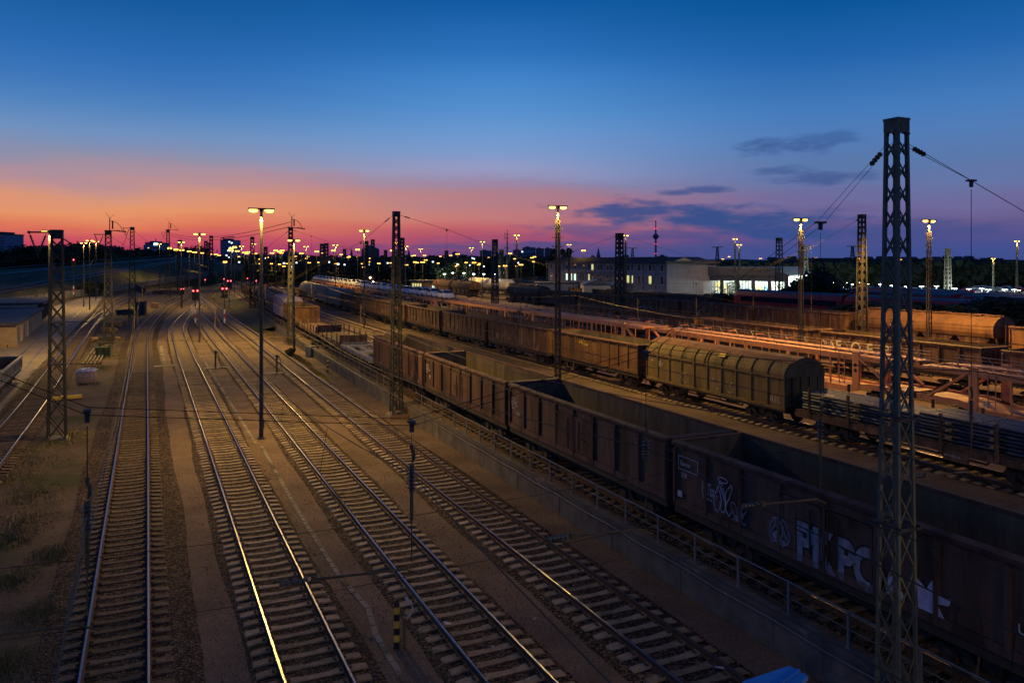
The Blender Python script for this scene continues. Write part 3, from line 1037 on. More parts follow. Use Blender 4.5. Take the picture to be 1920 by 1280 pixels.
def insulator(root, p, q, r=.075, n=7, m='porcelain', caps=True, name='insulator'):
    """ribbed insulator from p to q, in the root's space"""
    p, q = Vector(p), Vector(q)
    L = (q - p).length
    pts, rs = [], []
    for i in range(n):
        for (u, rr) in ((0.0, .45), (.3, .5), (.4, 1.0), (.5, .95), (.62, .5)):
            t = (i + u) / n
            pts.append(p.lerp(q, t))
            rs.append(r * rr)
    pts.append(q)
    rs.append(r * .45)
    b = MB()
    b.tube(pts, rs, 8)
    o = b.build(name, m, root)
    if caps:
        b = MB()
        b.tube([p.lerp(q, -.12), p.lerp(q, 0.02)], r * .55, 6)
        b.tube([p.lerp(q, .98), p.lerp(q, 1.12)], r * .55, 6)
        b.build('cap', 'rod_steel', root)
    return o


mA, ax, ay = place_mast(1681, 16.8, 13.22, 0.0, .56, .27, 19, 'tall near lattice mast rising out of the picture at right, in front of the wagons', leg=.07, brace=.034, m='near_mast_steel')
mB, bx_, by_ = place_mast(743, 51.5, 13.4, 0.25, .66, .32, 19, 'lattice mast on a concrete block at the retaining wall beside the near open wagons', leg=.085, brace=.055)
b = MB()
for z, a_ in ((4.6, .24), (6.9, .20)):
    for q_ in (-1, 1):
        b.box(-a_ - .12, a_ + .12, q_ * (a_ + .06) - .02, q_ * (a_ + .06) + .02, z - .03, z + .03)
        b.box(q_ * (a_ + .06) - .02, q_ * (a_ + .06) + .02, -a_ - .12, a_ + .12, z + .031, z + .08)
b.build('clamp_band', 'dark_steel', mA)
b = MB()
for k in range(5):
    b.box(-.62 + k * .25, -.39 + k * .25, -.66, -.60, -.35, .03)
b.build('formwork', 'timber', mB)
mC, cx_, cy_ = place_mast(545, 96, 14.2, 0.2, .75, .36, 18, 'lattice mast with a switch on its head beside the low flat wagon', leg=.12, brace=.07)
b = MB()
b.box(-.5, .5, -.5, .5, -.2, 1.0)
b.build('plinth', 'dark_steel', mC)
mD, dx_, dy_ = place_mast(473, 158, 14.9, 0.4, 1.0, .55, 15, 'lattice mast far down the wall, right of the twin headed lamp', leg=.14, brace=.08)
mM1, m1x, m1y = place_mast(107, 45.2, 11.95, 0.0, .88, .50, 13, 'lattice mast with a V shaped insulator arm beside the bulk bag', leg=.10, brace=.06)
mM2, m2x, m2y = place_mast(203, 92, 13.7, 0.3, .95, .55, 15, 'lattice mast above the pile of pallets, switch gear on top', leg=.12, brace=.07)
mM3, m3x, m3y = place_mast(248, 128, 15.6, 0.0, 1.1, .5, 17, 'lattice mast with a short left arm, just right of the pallet pile mast', leg=.13, brace=.08)
mM4, m4x, m4y = place_mast(315, 215, 18.6, 0.0, 1.3, .7, 18, 'far lattice mast right of the terraced dark office block', leg=.17, brace=.1)
mN1, n1x, n1y = place_mast(1616, 67, 14.1, UZ, .70, .36, 19, 'lattice mast in front of the domed hopper wagon, left of the tall near mast', leg=.12, brace=.07)
mN2, n2x, n2y = place_mast(1161.5, 103, 13.75, UZ, 1.0, .62, 16, 'dark lattice mast directly left of the lamp before the long grey building', leg=.15, brace=.1)
mN3, n3x, n3y = place_mast(1461, 150, 14.5, UZ, 1.1, .7, 14, 'lattice mast at the right end of the lit depot hall', leg=.16, brace=.1)
for i, (px_, D, ytop, lab) in enumerate([(1508, 210, 459, 'dark lattice mast directly behind the lamp pole right of the lit depot hall'), (928, 140, 449, 'lattice mast in front of the white tank wagons'),
                                         (1777, 165, 466, 'stubby dark lattice mast with side fittings right of the tall near mast'), (940, 290, 468, 'small lattice mast just right of the mast before the tank wagons'),
                                         (686, 230, 452, 'thin lattice mast right behind the lamp at the round gas holder'), (754, 170, 446, 'lattice mast just right of the wall mast beside the loaded car carriers'),
                                         (699, 330, 449, 'thin mast rising over the round gas holder'), (604, 270, 457, 'left one of two close thin masts beyond the covered wagons'),
                                         (612, 280, 456, 'right one of two close thin masts beyond the covered wagons'), (646, 400, 467, 'tiny far mast left of the round gas holder'),
                                         (723, 420, 469, 'tiny far mast right of the round gas holder'), (837, 380, 470, 'tiny far mast right of the low station building'), (498, 300, 463, 'thin far mast right of the tall dark lamp pole'),
                                         (337, 260, 450, 'far lattice mast behind the lamp left of the twin headed lamp'), (396, 330, 442, 'thin far mast just left of the blue office tower'),
                                         (386, 350, 452, 'thin far mast between the twin headed lamp and the blue tower'), (390, 390, 455, 'faint thin mast next to the blue tower cranes')]):
    zt = zat(ytop, D)
    zb = UZ if px_ > 440 else 0.3
    kw = dict(base=False)
    if i > 2:
        kw['cap'] = True
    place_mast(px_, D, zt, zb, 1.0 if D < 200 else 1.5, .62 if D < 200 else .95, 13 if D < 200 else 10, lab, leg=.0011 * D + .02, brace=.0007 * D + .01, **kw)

# arms and insulators on the left masts
for (root, top, arm, k, sg) in ((mM1, 11.9, 1.62, 7, 1), (mM2, 13.3, 1.6, 6, 1), (mM3, 15.5, 1.5, 5, 1), (mM4, 17.9, 1.8, 4, 1)):
    ux, uy = -CT, ST      # along the picture's left
    z = top - .05 - root.location.z
    b = MB()
    b.bar((-ux * .35, -uy * .35, z), (ux * arm, uy * arm, z), .07, .09)
    b.lathe([(.07, -.07), (.07, .07)], 8, (ux * arm, uy * arm, z))
    b.build('arm', 'mast_steel', root)
    a_ = Vector((ux * (arm - .03), uy * (arm - .03), z - .05))
    c_ = Vector((ux * (arm - 1.0), uy * (arm - 1.0), z - .1))
    sc_ = 1.0 if k >= 6 else .7
    v_ = a_.lerp(c_, .5) + Vector((0, 0, -1.25))
    insulator(root, a_.lerp(v_, .1), a_.lerp(v_, .85), .085, k, caps=False)
    insulator(root, c_.lerp(v_, .1), c_.lerp(v_, .85), .085, k, caps=False)
    b = MB()
    b.bar(a_, v_, .035)
    b.bar(c_, v_, .035)
    b.bar(v_, v_ + Vector((0, 0, -.18)), .06)
    b.build('yoke', 'dark_steel', root)
    root['feeder'] = 0
    root['v'] = [root.location.x + v_.x, root.location.y + v_.y, root.location.z + v_.z - .15]


def switchgear(root, h, s=1.0):
    b = MB()
    b.bar((-.45 * s, 0, h), (.9 * s, 0, h), .1, .1)
    b.bar((.15 * s, 0, h), (.15 * s, 0, h + 1.5 * s), .1)
    b.bar((.45 * s, 0, h + .2), (.45 * s, 0, h + 1.1 * s), .16 * s)
    b.bar((.15 * s, 0, h + 1.1 * s), (.5 * s, 0, h + 1.15 * s), .06)
    b.bar((.15 * s, 0, h + 1.4 * s), (-.25 * s, 0, h + 2.1 * s), .035)
    b.bar((.15 * s, 0, h + 1.4 * s), (.6 * s, 0, h + 1.9 * s), .035)
    b.tube([(.45 * s, 0, h + 1.1 * s), (.9 * s, 0, h + .95 * s), (1.3 * s, 0, h + .5 * s), (1.5 * s, 0, h)], .03, 4)
    b.build('switch', 'dark_steel', root)
    insulator(root, (.9 * s, 0, h), (1.9 * s, 0, h - .12), .12, 5, caps=False)


switchgear(mM2, 13.7 - .3)
switchgear(mM4, 18.6, 1.5)
switchgear(mC, 14.0, .9)
b = MB()
for z in (4.3, 6.7):
    b.bar((-.5, .25, z), (1.9, -.9, z), .04, .04)
    b.box(-.4, .4, -.4, .4, z - .05, z + .05)
b.build('cross_bracket', 'dark_steel', mM1)
b = MB()
b.box(.33, .40, -.15, .15, 2.4, 2.7)
b.build('plate', 'white_paint', mM1)


# ------------------------------------------------------------------ overhead wiring
def cable(pts, r, name, m, root, n=4):
    b = MB()
    b.tube(pts, r, n)
    return b.build(name, m, root)


def headspan(label, A, B, supports, zlow=5.55, zmid=6.35, twin=.13, zins=7.35, rr=.011, low=True):
    """transverse cables between two masts; supports = [(point on the main cable, ...)]"""
    root = empty('headspan', (0, 0, 0), 0, label, 'span wires', 'headspans across the tracks')
    A, B = Vector(A), Vector(B)
    for s_ in (-twin / 2, twin / 2):
        pts = [A + Vector((0, s_, 0))] + [Vector(p) + Vector((0, s_, s_ * .6)) for p in supports] + [B + Vector((0, s_, 0))]
        cable(pts, rr * .6, 'main_cable', 'wire', root)
    for (p, q) in ((A, Vector(supports[0])), (B, Vector(supports[-1]))):
        d = (q - p).normalized()
        insulator(root, p + d * .35, p + d * .75, .06, 4, caps=False)
    if low:
        for z, sg in ((zlow, .25), (zmid, .12)):
            n = 8
            pts = []
            for i in range(n + 1):
                u = i / n
                p = A.lerp(B, u)
                pts.append((p.x, p.y, z - sg * 4 * u * (1 - u) + .25 * abs(2 * u - 1)))
            cable(pts, rr * .42, 'cross_wire', 'wire', root)
    for p in supports:
        x, y, z = p
        b = MB()
        q_ = .09 if z > 9.5 else .045
        b.box(x - q_, x + q_, y - twin / 2 - .01, y + twin / 2 + .01, z - .02, z + .02)
        b.box(x - .03, x + .03, y - .03, y + .03, z - .15, z - .02)
        b.build('clamp', 'dark_steel', root)
        zt = min(z - .2, zins)
        if z - .2 > zins:
            cable([(x, y, z - .2), (x, y, zins)], rr * .7, 'dropper', 'wire', root)
        b = MB()
        b.tube([(x, y, zt + .02), (x, y, zt - .05), (x + .03, y, zt - .1), (x + .03, y, zt - .2), (x, y, zt - .25)], .028, 5)
        b.build('shackle', 'rod_steel', root)
        insulator(root, (x, y, zt - .33), (x, y, zt - .68), .07, 6)
        b = MB()
        b.tube([(x, y, zt - .7), (x, y, zt - 1.15)], .028, 5)
        b.tube([(x, y, zt - 1.15), (x, y, zlow)], .012, 4)
        b.build('hanger_rod', 'rod_steel', root)
        # steady arm of the contact wire
        if low:
            b = MB()
            b.tube([(x - 1.5, y, zlow - .02), (x - .1, y, zlow - .10)], .019, 6)
            b.tube([(x - .1, y, zlow - .1), (x + .15, y, zlow - .22)], .015, 5)
            b.box(x - 1.54, x - 1.46, y - .035, y + .035, zlow - .06, zlow + .03)
            b.build('steady_arm', 'rod_steel', root)
            insulator(root, (x - 2.0, y, zlow), (x - 1.6, y, zlow - .01), .055, 5, m='pale_porcelain', caps=False)
    return root


LT = (-.72, 3.74, 8.08, 12.28)
headspan('nearest span wires, hanging ribbed insulators over the four left tracks', (-9.5, ay, 12.9), (ax - .2, ay, 12.72), [(-.72, ay, 8.25), (3.74, ay, 7.72), (8.1, ay, 8.6), (12.3, ay, 11.0)], rr=.0085)
sups = [(17.0, 12.05), (23.6, 9.9), (28.1, 8.9), (33, 8.3), (38.2, 8.3), (43.6, 9.2), (48.6, 11.0)]
headspan('nearest span wires on the right, running from the tall near mast over the wagons', (ax + .2, ay, 12.75), (55.0, ay + 1, 13.6), [(x, ay + .03 * (x - 14), z) for x, z in sups], rr=.012)
headspan('span wires from the bulk bag mast to the wall mast', (m1x, m1y, 11.7), (bx_ - .2, by_, 13.2), [(x, by_ + 1.2 - .1 * x, z) for x, z in ((-.7, 8.9), (3.7, 8.2), (8.1, 9.0), (12.4, 11.4))], rr=.011)
headspan('span wires from the wall mast over the yard to the mast at the domed hopper', (bx_ + .2, by_, 13.2), (n1x, n1y, 13.9), [(x, by_ - .04 * (x - 15), z) for x, z in ((18.2, 12.3), (23.6, 10.4), (28.1, 9.2), (33, 8.5), (38.2, 8.5), (43.6, 9.3), (49.5, 11.3))], rr=.011, low=False)
headspan('span wires from the pallet pile mast to the mast by the flat wagon', (m2x, m2y, 13.2), (cx_, cy_, 14.0), [(x, cy_ + .5, z) for x, z in ((-.5, 10.6), (3.9, 9.2), (8.3, 9.4), (12.9, 11.6))], rr=.011, low=False)
headspan('span wires from the flat wagon mast to the dark mast before the long grey building', (cx_, cy_, 14.0), (n2x, n2y, 13.6), [(x, cy_ + (n2y - cy_) * (x - cx_) / (n2x - cx_), z) for x, z in ((18.2, 13.2), (23.6, 11.2), (33, 8.9), (43.6, 9.3), (50, 11.4))], rr=.011, low=False)
headspan('far span wires between the short armed mast and the mast down the wall', (m3x, m3y, 15.2), (dx_, dy_, 14.7), [(2.0, 140, 11.6), (10.0, 148, 11.4)], rr=.02, low=False)
headspan('span wires from the dark mast before the grey building across to the far depot mast', (n2x, n2y, 13.6), (n3x, n3y, 14.3), [(72, 93, 10.6), (90, 99, 10.2), (104, 104, 12.0)], rr=.011, low=False)
root = empty('feeder_line', (0, 0, 0), 0, 'sagging feeder wires hung from the arms of the left masts', 'feeder wire')
vs = [Vector(m['v']) for m in (mM1, mM2, mM3, mM4)]
vs = [Vector((vs[0].x - 10, vs[0].y - 40, vs[0].z + 2.2))] + vs + [Vector((*PD(392, 330), 17.0))]
for i in range(len(vs) - 1):
    a_, c_ = vs[i], vs[i + 1]
    n = 12
    sag = (1.2, 2.2, 1.8, 2.5, 2.5)[i]
    cable([a_.lerp(c_, k / n) - Vector((0, 0, sag * 4 * (k / n) * (1 - k / n))) for k in range(n + 1)], .02 + .006 * i, 'wire', 'wire', root)
root = empty('feeder_line', (0, 0, 0), 0, 'long straight wires running from the far left mast to the masts at right', 'feeder wire')
A_, B_ = Vector((m4x, m4y, 17.8)), Vector((cx_, cy_, 14.9))
for dz in (0, -.55):
    cable([A_.lerp(B_, k / 10) + Vector((0, 0, dz - 1.6 * 4 * (k / 10) * (1 - k / 10))) for k in range(11)], .035, 'wire', 'wire', root)

SUP_Y = [-28, ay, by_, 99, 150, 205]
for i, (X, lab) in enumerate([(-.72, 'contact and carrier wires above the leftmost near track'), (3.74, 'contact and carrier wires above the second near track'), (8.08, 'contact and carrier wires above the third near track'),
                              (12.28, 'contact and carrier wires above the fourth near track'), (17.3, 'contact and carrier wires above the near open wagons'), (28.1, 'contact and carrier wires above the gravel strip track'),
                              (38.2, 'contact and carrier wires above the track before the car carriers')]):
    root = empty('overhead_line', (0, 0, 0), 0, lab, 'overhead wire', 'overhead wires above the tracks')
    up_ = 0 if X < 15 else UZ
    fx = (lambda y: X + (shift(y) * .5 if X < 15 and X > 10 else 0)) if X < 15 else (lambda y: upx(X, y))
    mess, cont = [], []
    for j in range(len(SUP_Y) - 1):
        y0, y1 = SUP_Y[j], SUP_Y[j + 1]
        if X < 10 and y1 > 100:
            break
        st = (-1) ** j * .25
        drs = []
        for k in range(12):
            u = k / 12
            y = y0 + (y1 - y0) * u
            zm = 6.9 + up_ - .85 * 4 * u * (1 - u)
            mess.append((fx(y), y, zm))
            cont.append((fx(y) + st * (1 - 2 * u), y, 5.4 + up_))
            if k and k % 2 == 0 and y < 110:
                drs.append([(fx(y), y, zm), (fx(y) + st * (1 - 2 * u), y, 5.4 + up_)])
        if drs:
            b = MB()
            for d in drs:
                b.tube(d, .006, 3)
            b.build('droppers', 'wire', root)
    cable(mess, .011, 'carrier_wire', 'copper_wire', root)
    cable(cont, .011, 'contact_wire', 'copper_wire', root)

# ------------------------------------------------------------------ lamps
spot = bpy.data.lights.new('sodium_light', 'SPOT')
spot.energy = 10000
spot.color = (1.0, 0.60, 0.12)
spot.spot_size = math.radians(168)
spot.spot_blend = 0.6
spot.shadow_soft_size = 0.35
spot_or = spot.copy()
spot_or.energy = 15000
spot_or.color = (1.0, 0.50, 0.10)
spot_dim = spot.copy()
spot_dim.energy = 1500
spot2 = spot.copy()
spot2.energy = 6000
spot2.shadow_soft_size = 0.6


def lamp_proto(h, kind):
    root = empty('lamp_mast')
    b = MB()
    if kind == 'tube':
        b.tube([(0, 0, 0), (0, 0, h * .5), (0, 0, h - .15)], [.125, .10, .075], 10)
        b.box(-.2, .2, -.2, .2, 0, .06)
        b.box(.11, .15, -.07, .07, .6, 1.1)
        b.build('pole', 'dark_steel', root)
    else:
        w = .17
        top = h - 1.0
        for sx in (-1, 1):
            for sy in (-1, 1):
                b.bar((sx * w, sy * w * .7, 0), (sx * w * .6, sy * w * .5, top), .07)
        n = int(top / .42)
        for i in range(n + 1):
            z = top * i / n
            q = w * (1 - .4 * z / top)
            b.bar((-q, -q * .7, z), (q, -q * .7, z), .05)
            b.bar((-q, q * .7, z), (q, q * .7, z), .05)
            b.bar((-q, -q * .7, z), (-q, q * .7, z), .04)
            b.bar((q, -q * .7, z), (q, q * .7, z), .04)
        b.tube([(0, 0, top - .05), (0, 0, h - .15)], .07, 8)
        b.build('pole', 'mast_steel', root)
        b = MB()
        for i in range(4):
            z = top - .6 - i * .62
            b.bar((-.42, 0, z), (.42, 0, z), .05)
            b.bar((-.42, 0, z), (-.42, 0, z + .1), .04)
            b.bar((.42, 0, z), (.42, 0, z + .1), .04)
        b.build('step_rungs', 'mast_steel', root)
    b = MB()
    b.prism_x([(-.2, h - .06), (.2, h - .06), (.15, h + .02), (-.15, h + .02)], -.72, .72)
    b.box(-.09, .09, -.12, .12, h - .2, h - .06)
    b.build('canopy', 'dark_steel', root)
    for s_ in (-.44, .44):
        b = MB()
        prof = [(.02, -.17), (.13, -.15), (.19, -.10), (.20, -.02), (.19, 0)]
        b.lathe([(r_, z_) for r_, z_ in prof], 12)
        b.v = [(x * 1.25 + s_, y * .85, z + h - .062) for x, y, z in b.v]
        b.build('lamp_glass', 'sodium_glass', root, smooth=True)
    return root


def add_light(root, h, data):
    l = bpy.data.objects.new('lamp_light', data)
    col.objects.link(l)
    l.parent = root
    l.location = (0, 0, h - .45)
    return l


PT = lamp_proto(13.1, 'tube')
PL = lamp_proto(13.1, 'lattice')
add_light(PT, 13.1, spot)
add_light(PL, 13.1, spot)
gl = 'twin headed sodium lamp masts'
used_l = set()


def lamp(px_, yh, kind, zb, label, D=None, ybase=None, light=True, rz=0.0, orange=False):
    if ybase:
        D = F * (CZ - zb) / (ybase - HZ)
    if D is None:
        D = F * (zb + 13.1 - CZ) / (HZ - yh)
    x, y = PD(px_, D)
    h = zat(yh, D) - zb
    P = PT if kind == 't' else PL
    o = put(P, (x, y, zb), rz, label, 'lamp mast', gl, used_l, scale=(1, 1, h / 13.1))
    if orange:
        for ch in o.children:
            if ch.type == 'LIGHT':
                ch.data = spot_or
    if not light:
        for ch in o.children:
            if ch.type == 'LIGHT':
                ch.data = spot_dim
    return o


lamp(490, 391, 't', 0, 'tall smooth dark lamp pole standing between the second and third near tracks', ybase=822)
lamp(1046, 386, 'l', UZ, 'tall lamp mast rising from behind the open wagons, in the middle of the picture', D=56)
lamp(374, 437, 't', 0, 'dark lamp pole planted in the track fan before the red signal', ybase=641)
lamp(683, 431, 't', UZ, 'lamp pole between the empty tracks, in front of the round gas holder', ybase=616)
lamp(92.5, 432, 't', 0, 'lamp half hidden directly behind the mast with the V shaped arm', D=80)
lamp(168, 450, 't', 0, 'middle and highest of three lamp poles beside the paved ramp', ybase=581)
lamp(157, 454.5, 't', 0, 'left one of the three lamp poles beside the paved ramp', D=175)
lamp(180, 452, 't', 0, 'right one of the three lamp poles beside the paved ramp', D=205)
lamp(299, 456.5, 't', 0, 'slim lamp pole right in front of the terraced dark office block', ybase=542)
lamp(340, 453, 't', 0, 'bright lamp pole left of the twin headed pole in the track fan', ybase=577)
lamp(551, 449, 't', 0, 'lamp pole right behind the lattice mast by the flat wagon', ybase=655)
lamp(969, 440, 'l', UZ, 'lamp mast right of the tall radio pole at the tank wagons', ybase=567)
lamp(1067, 458, 'l', UZ, 'lamp mast in front of the left half of the long grey building', ybase=552, light=False)
lamp(1173, 440.5, 'l', UZ, 'lamp mast touching the right side of the dark lattice mast at the grey building', ybase=578, light=False)
lamp(1378.5, 447, 'l', UZ, 'lamp mast in front of the lit depot hall', ybase=566, light=False)
lamp(1501.5, 409.5, 'l', UZ, 'bright ladder like lamp mast left of the mast at the domed hopper', D=64, orange=True)
lamp(1742, 412, 'l', UZ, 'bright ladder like lamp mast right of the tall near mast', D=66, orange=True)
lamp(574, 461.5, 't', UZ, 'lamp beyond the covered wagons, first right of the flat wagon mast', D=205)
lamp(629, 458.5, 't', UZ, 'lamp beyond the covered wagons, left of the round gas holder', D=190)
lamp(760.5, 461, 't', UZ, 'lamp right behind the wall mast, above the dark trees', D=200)
lamp(904.5, 452.5, 't', UZ, 'lamp standing among the white tank wagons', ybase=560)
lamp(884, 464, 't', UZ, 'lamp left of the lamp among the white tank wagons', D=230)
lamp(789, 466, 't', UZ, 'lamp over the low station building with lit windows', D=250)
lamp(1386, 458, 'l', UZ, 'farther lamp touching the right side of the depot hall lamp', D=170, light=False)
lamp(1907, 451, 'l', UZ, 'small lamp mast at the right edge above the dark ridge', D=150)
lamp(1862.5, 484, 'l', UZ, 'short yellow lamp mast near the right edge', D=180)
lamp(453, 461, 't', .3, 'lamp behind the far wall mast, right of the blue tower', D=240)
lamp(475, 456.5, 't', .3, 'lamp right beside the head of the mast down the wall', D=210)
# the rows go on past the picture's edges: the next mast of each row
for (P_, x_, y_, zb_, lab) in ((PL, 26.4, -9.0, UZ, 'next lamp mast of the middle row, out of the picture to the right'), (PL, 51.0, 2.0, UZ, 'next lamp mast of the right row, out of the picture'),
                               (PT, 6.2, -17.0, 0, 'next lamp mast of the left row, behind the viewpoint')):
    put(P_, (x_, y_, zb_), 0, lab, 'lamp mast', gl, used_l)
# the many far lamps: each one a pole with a glowing head
b = MB()
b.tube([(0, 0, 0), (0, 0, 1)], .10, 5)
FP = empty('distant_lamp')
FW = empty('distant_lamp')
b2_ = MB()
b2_.tube([(0, 0, 0), (0, 0, 1)], .08, 5)
b2_.build('pole', 'dark_steel', FW)
b2_ = MB()
b2_.box(-.3, .3, -.2, .2, .93, .99)
b2_.build('lamp_head', 'lit_cool', FW)
b.build('pole', 'dark_steel', FP)
b = MB()
b.box(-.62, -.10, -.22, .22, .958, .99)
b.box(.10, .62, -.22, .22, .958, .99)
b.build('lamp_head', 'sodium_far', FP)
l = bpy.data.objects.new('lamp_light', spot2)
used_f = set()
far = [(318, 463), (330, 466), (341, 467), (355, 469.5), (365, 471.5), (380, 473), (395, 475), (405, 476), (433, 464), (434, 468), (440, 461), (445, 469), (458, 472), (463, 474.5), (466, 471), (478, 474), (411, 478),
       (510, 473), (517, 468), (524, 470), (529, 468), (527, 473), (555, 480), (594, 470), (625, 468), (578, 480), (655, 480), (670.5, 466), (744, 453), (735.5, 468), (772, 479), (777, 478), (796, 478), (810, 483), (792.5, 490),
       (831, 483), (845, 478), (858, 475), (872, 482), (879, 482), (889, 491), (917, 482), (921, 484), (947, 497), (956, 474), (1004, 481), (1017, 483), (1014, 483.5), (977, 495), (1094, 468), (1201.5, 482), (1187.5, 499),
       (1286, 483.5), (1355, 485), (1367, 480.5), (1426, 484), (1500, 486), (1529.5, 482.5), (1609.5, 484), (1688, 486), (640, 476), (700, 478), (612, 486), (536, 484), (604, 473), (565, 474)]
for i, (px_, yy) in enumerate(far):
    r_ = random.Random(i)
    D = min(640, max(190, 3.7 * F / max(1.5, HZ - yy)))
    if yy > 487:
        D = 230
    h = zat(yy, D) - (.3 if px_ < 440 else UZ)
    x, y = PD(px_, D)
    where = 'left of the blue office tower' if px_ < 413 else ('between the blue tower and the round gas holder' if px_ < 690 else ('between the round gas holder and the long grey building' if px_ < 1027 else 'above the grey building and the depot roofs'))
    o = put(FP, (x, y, .3 if px_ < 440 else UZ), r_.uniform(-.6, .3), 'tiny glowing lamp on the horizon, ' + where, 'lamp', 'distant lamps ' + where, used_f, scale=(min(1.6, D / 250), min(1.6, D / 250), h))
    if i % 3 == 0 and D < 420 and px_ < 960:
        l = bpy.data.objects.new('lamp_light', spot2)
        col.objects.link(l)
        l.parent = o
        l.location = (0, 0, .93)

rr = random.Random(404)
for i in range(95):
    px_ = rr.choice((rr.uniform(485, 1030), rr.uniform(410, 700), rr.uniform(720, 1030)))
    yy = rr.triangular(478, 503, 487)
    white = rr.random() < .4
    D = rr.uniform(330, 620) if yy < 489 else rr.uniform(270, 330)
    x, y = PD(px_, D)
    h = max(2.0, zat(yy, D) - UZ)
    where = 'left of the round gas holder' if px_ < 690 else 'between the gas holder and the poplars'
    q_ = min(1.7, D / 260) * rr.uniform(.55, 1)
    put(FW if white else FP, (x, y, UZ), rr.uniform(-.6, .2), ('small white' if white else 'small amber') + ' town light just under the horizon, ' + where, 'lamp', ('white' if white else 'amber') + ' town lights ' + where, used_f, scale=(q_, q_, h))

# ------------------------------------------------------------------ wagons (local z = 0 on the rail head, y along the train)
def bogie(root, y, wheelbase=1.8, detail=True, name='bogie'):
    bg_ = bpy.data.objects.new(name, None)
    b = MB()
    for s_ in (-1, 1):
        x = s_ * 1.0
        b.prism_x([(y - 1.35, .42), (y - 1.2, .62), (y - .5, .66), (y - .3, .36), (y + .3, .36), (y + .5, .66), (y + 1.2, .62), (y + 1.35, .42), (y + 1.1, .38), (y + .7, .5), (y + .45, .26), (y - .45, .26), (y - .7, .5), (y - 1.1, .38)], x - .07, x + .07)
        for k in (-1, 1):
            b.box(x - .14, x + .14, y + k * wheelbase / 2 - .16, y + k * wheelbase / 2 + .16, .28, .62)
    b.box(-1.0, 1.0, y - .22, y + .22, .45, .80)
    bo = b.build(name, 'undergear', root)
    if detail:
        for k in (-1, 1):
            yy = y + k * wheelbase / 2
            for s_ in (-1, 1):
                wv = MB()
                wv.lathe([(.10, -.09), (.40, -.07), (.46, -.07), (.46, .05), (.49, .06), (.49, .08), (.10, .09)], 14, (s_ * .76, yy, .46), axis='x')
                wv.build('wheel', 'undergear', bo)
    return bo


def buffers(root, L, z=1.05):
    for e in (-1, 1):
        for s_ in (-1, 1):
            b = MB()
            b.lathe([(.10, 0), (.10, .38), (.07, .38), (.07, .48), (.23, .49), (.23, .54), (.05, .56)] if e > 0 else [(.05, -.56), (.23, -.54), (.23, -.49), (.07, -.48), (.07, -.38), (.10, -.38), (.10, 0)],
                    10, (s_ * .875, e * L / 2, z), axis='y')
            b.build('buffer', 'undergear', root)
        b = MB()
        b.tube([(0, e * L / 2, .98), (0, e * (L / 2 + .3), .93), (0, e * (L / 2 + .5), .80)], .05, 6)
        b.build('coupling', 'undergear', root)


def underframe(root, L, z=1.0, m='undergear', w=1.38):
    b = MB()
    for s_ in (-1, 1):
        b.box(s_ * w - .05, s_ * w + .05, -L / 2, L / 2, z - .12, z + .16)
        b.bar((s_ * (w - .2), -L * .22, z - .3), (s_ * (w - .2), L * .22, z - .3), .07)
        for k in (-.22, -.07, .07, .22):
            b.bar((s_ * (w - .2), L * k, z - .3), (s_ * (w - .05), L * k * 1.1, z), .06)
    b.box(-w, w, -L / 2, -L / 2 + .16, z - .12, z + .16)
    b.box(-w, w, L / 2 - .16, L / 2, z - .12, z + .16)
    b.box(-.2, .2, -L / 2, L / 2, z - .1, z + .1)
    b.lathe([(.18, -.7), (.2, -.65), (.2, .65), (.18, .7)], 8, (.5, .5, z - .35), axis='y')
    b.box(-.5, .1, -1.2, -.6, z - .55, z - .1)
    b.build('underframe', m, root)


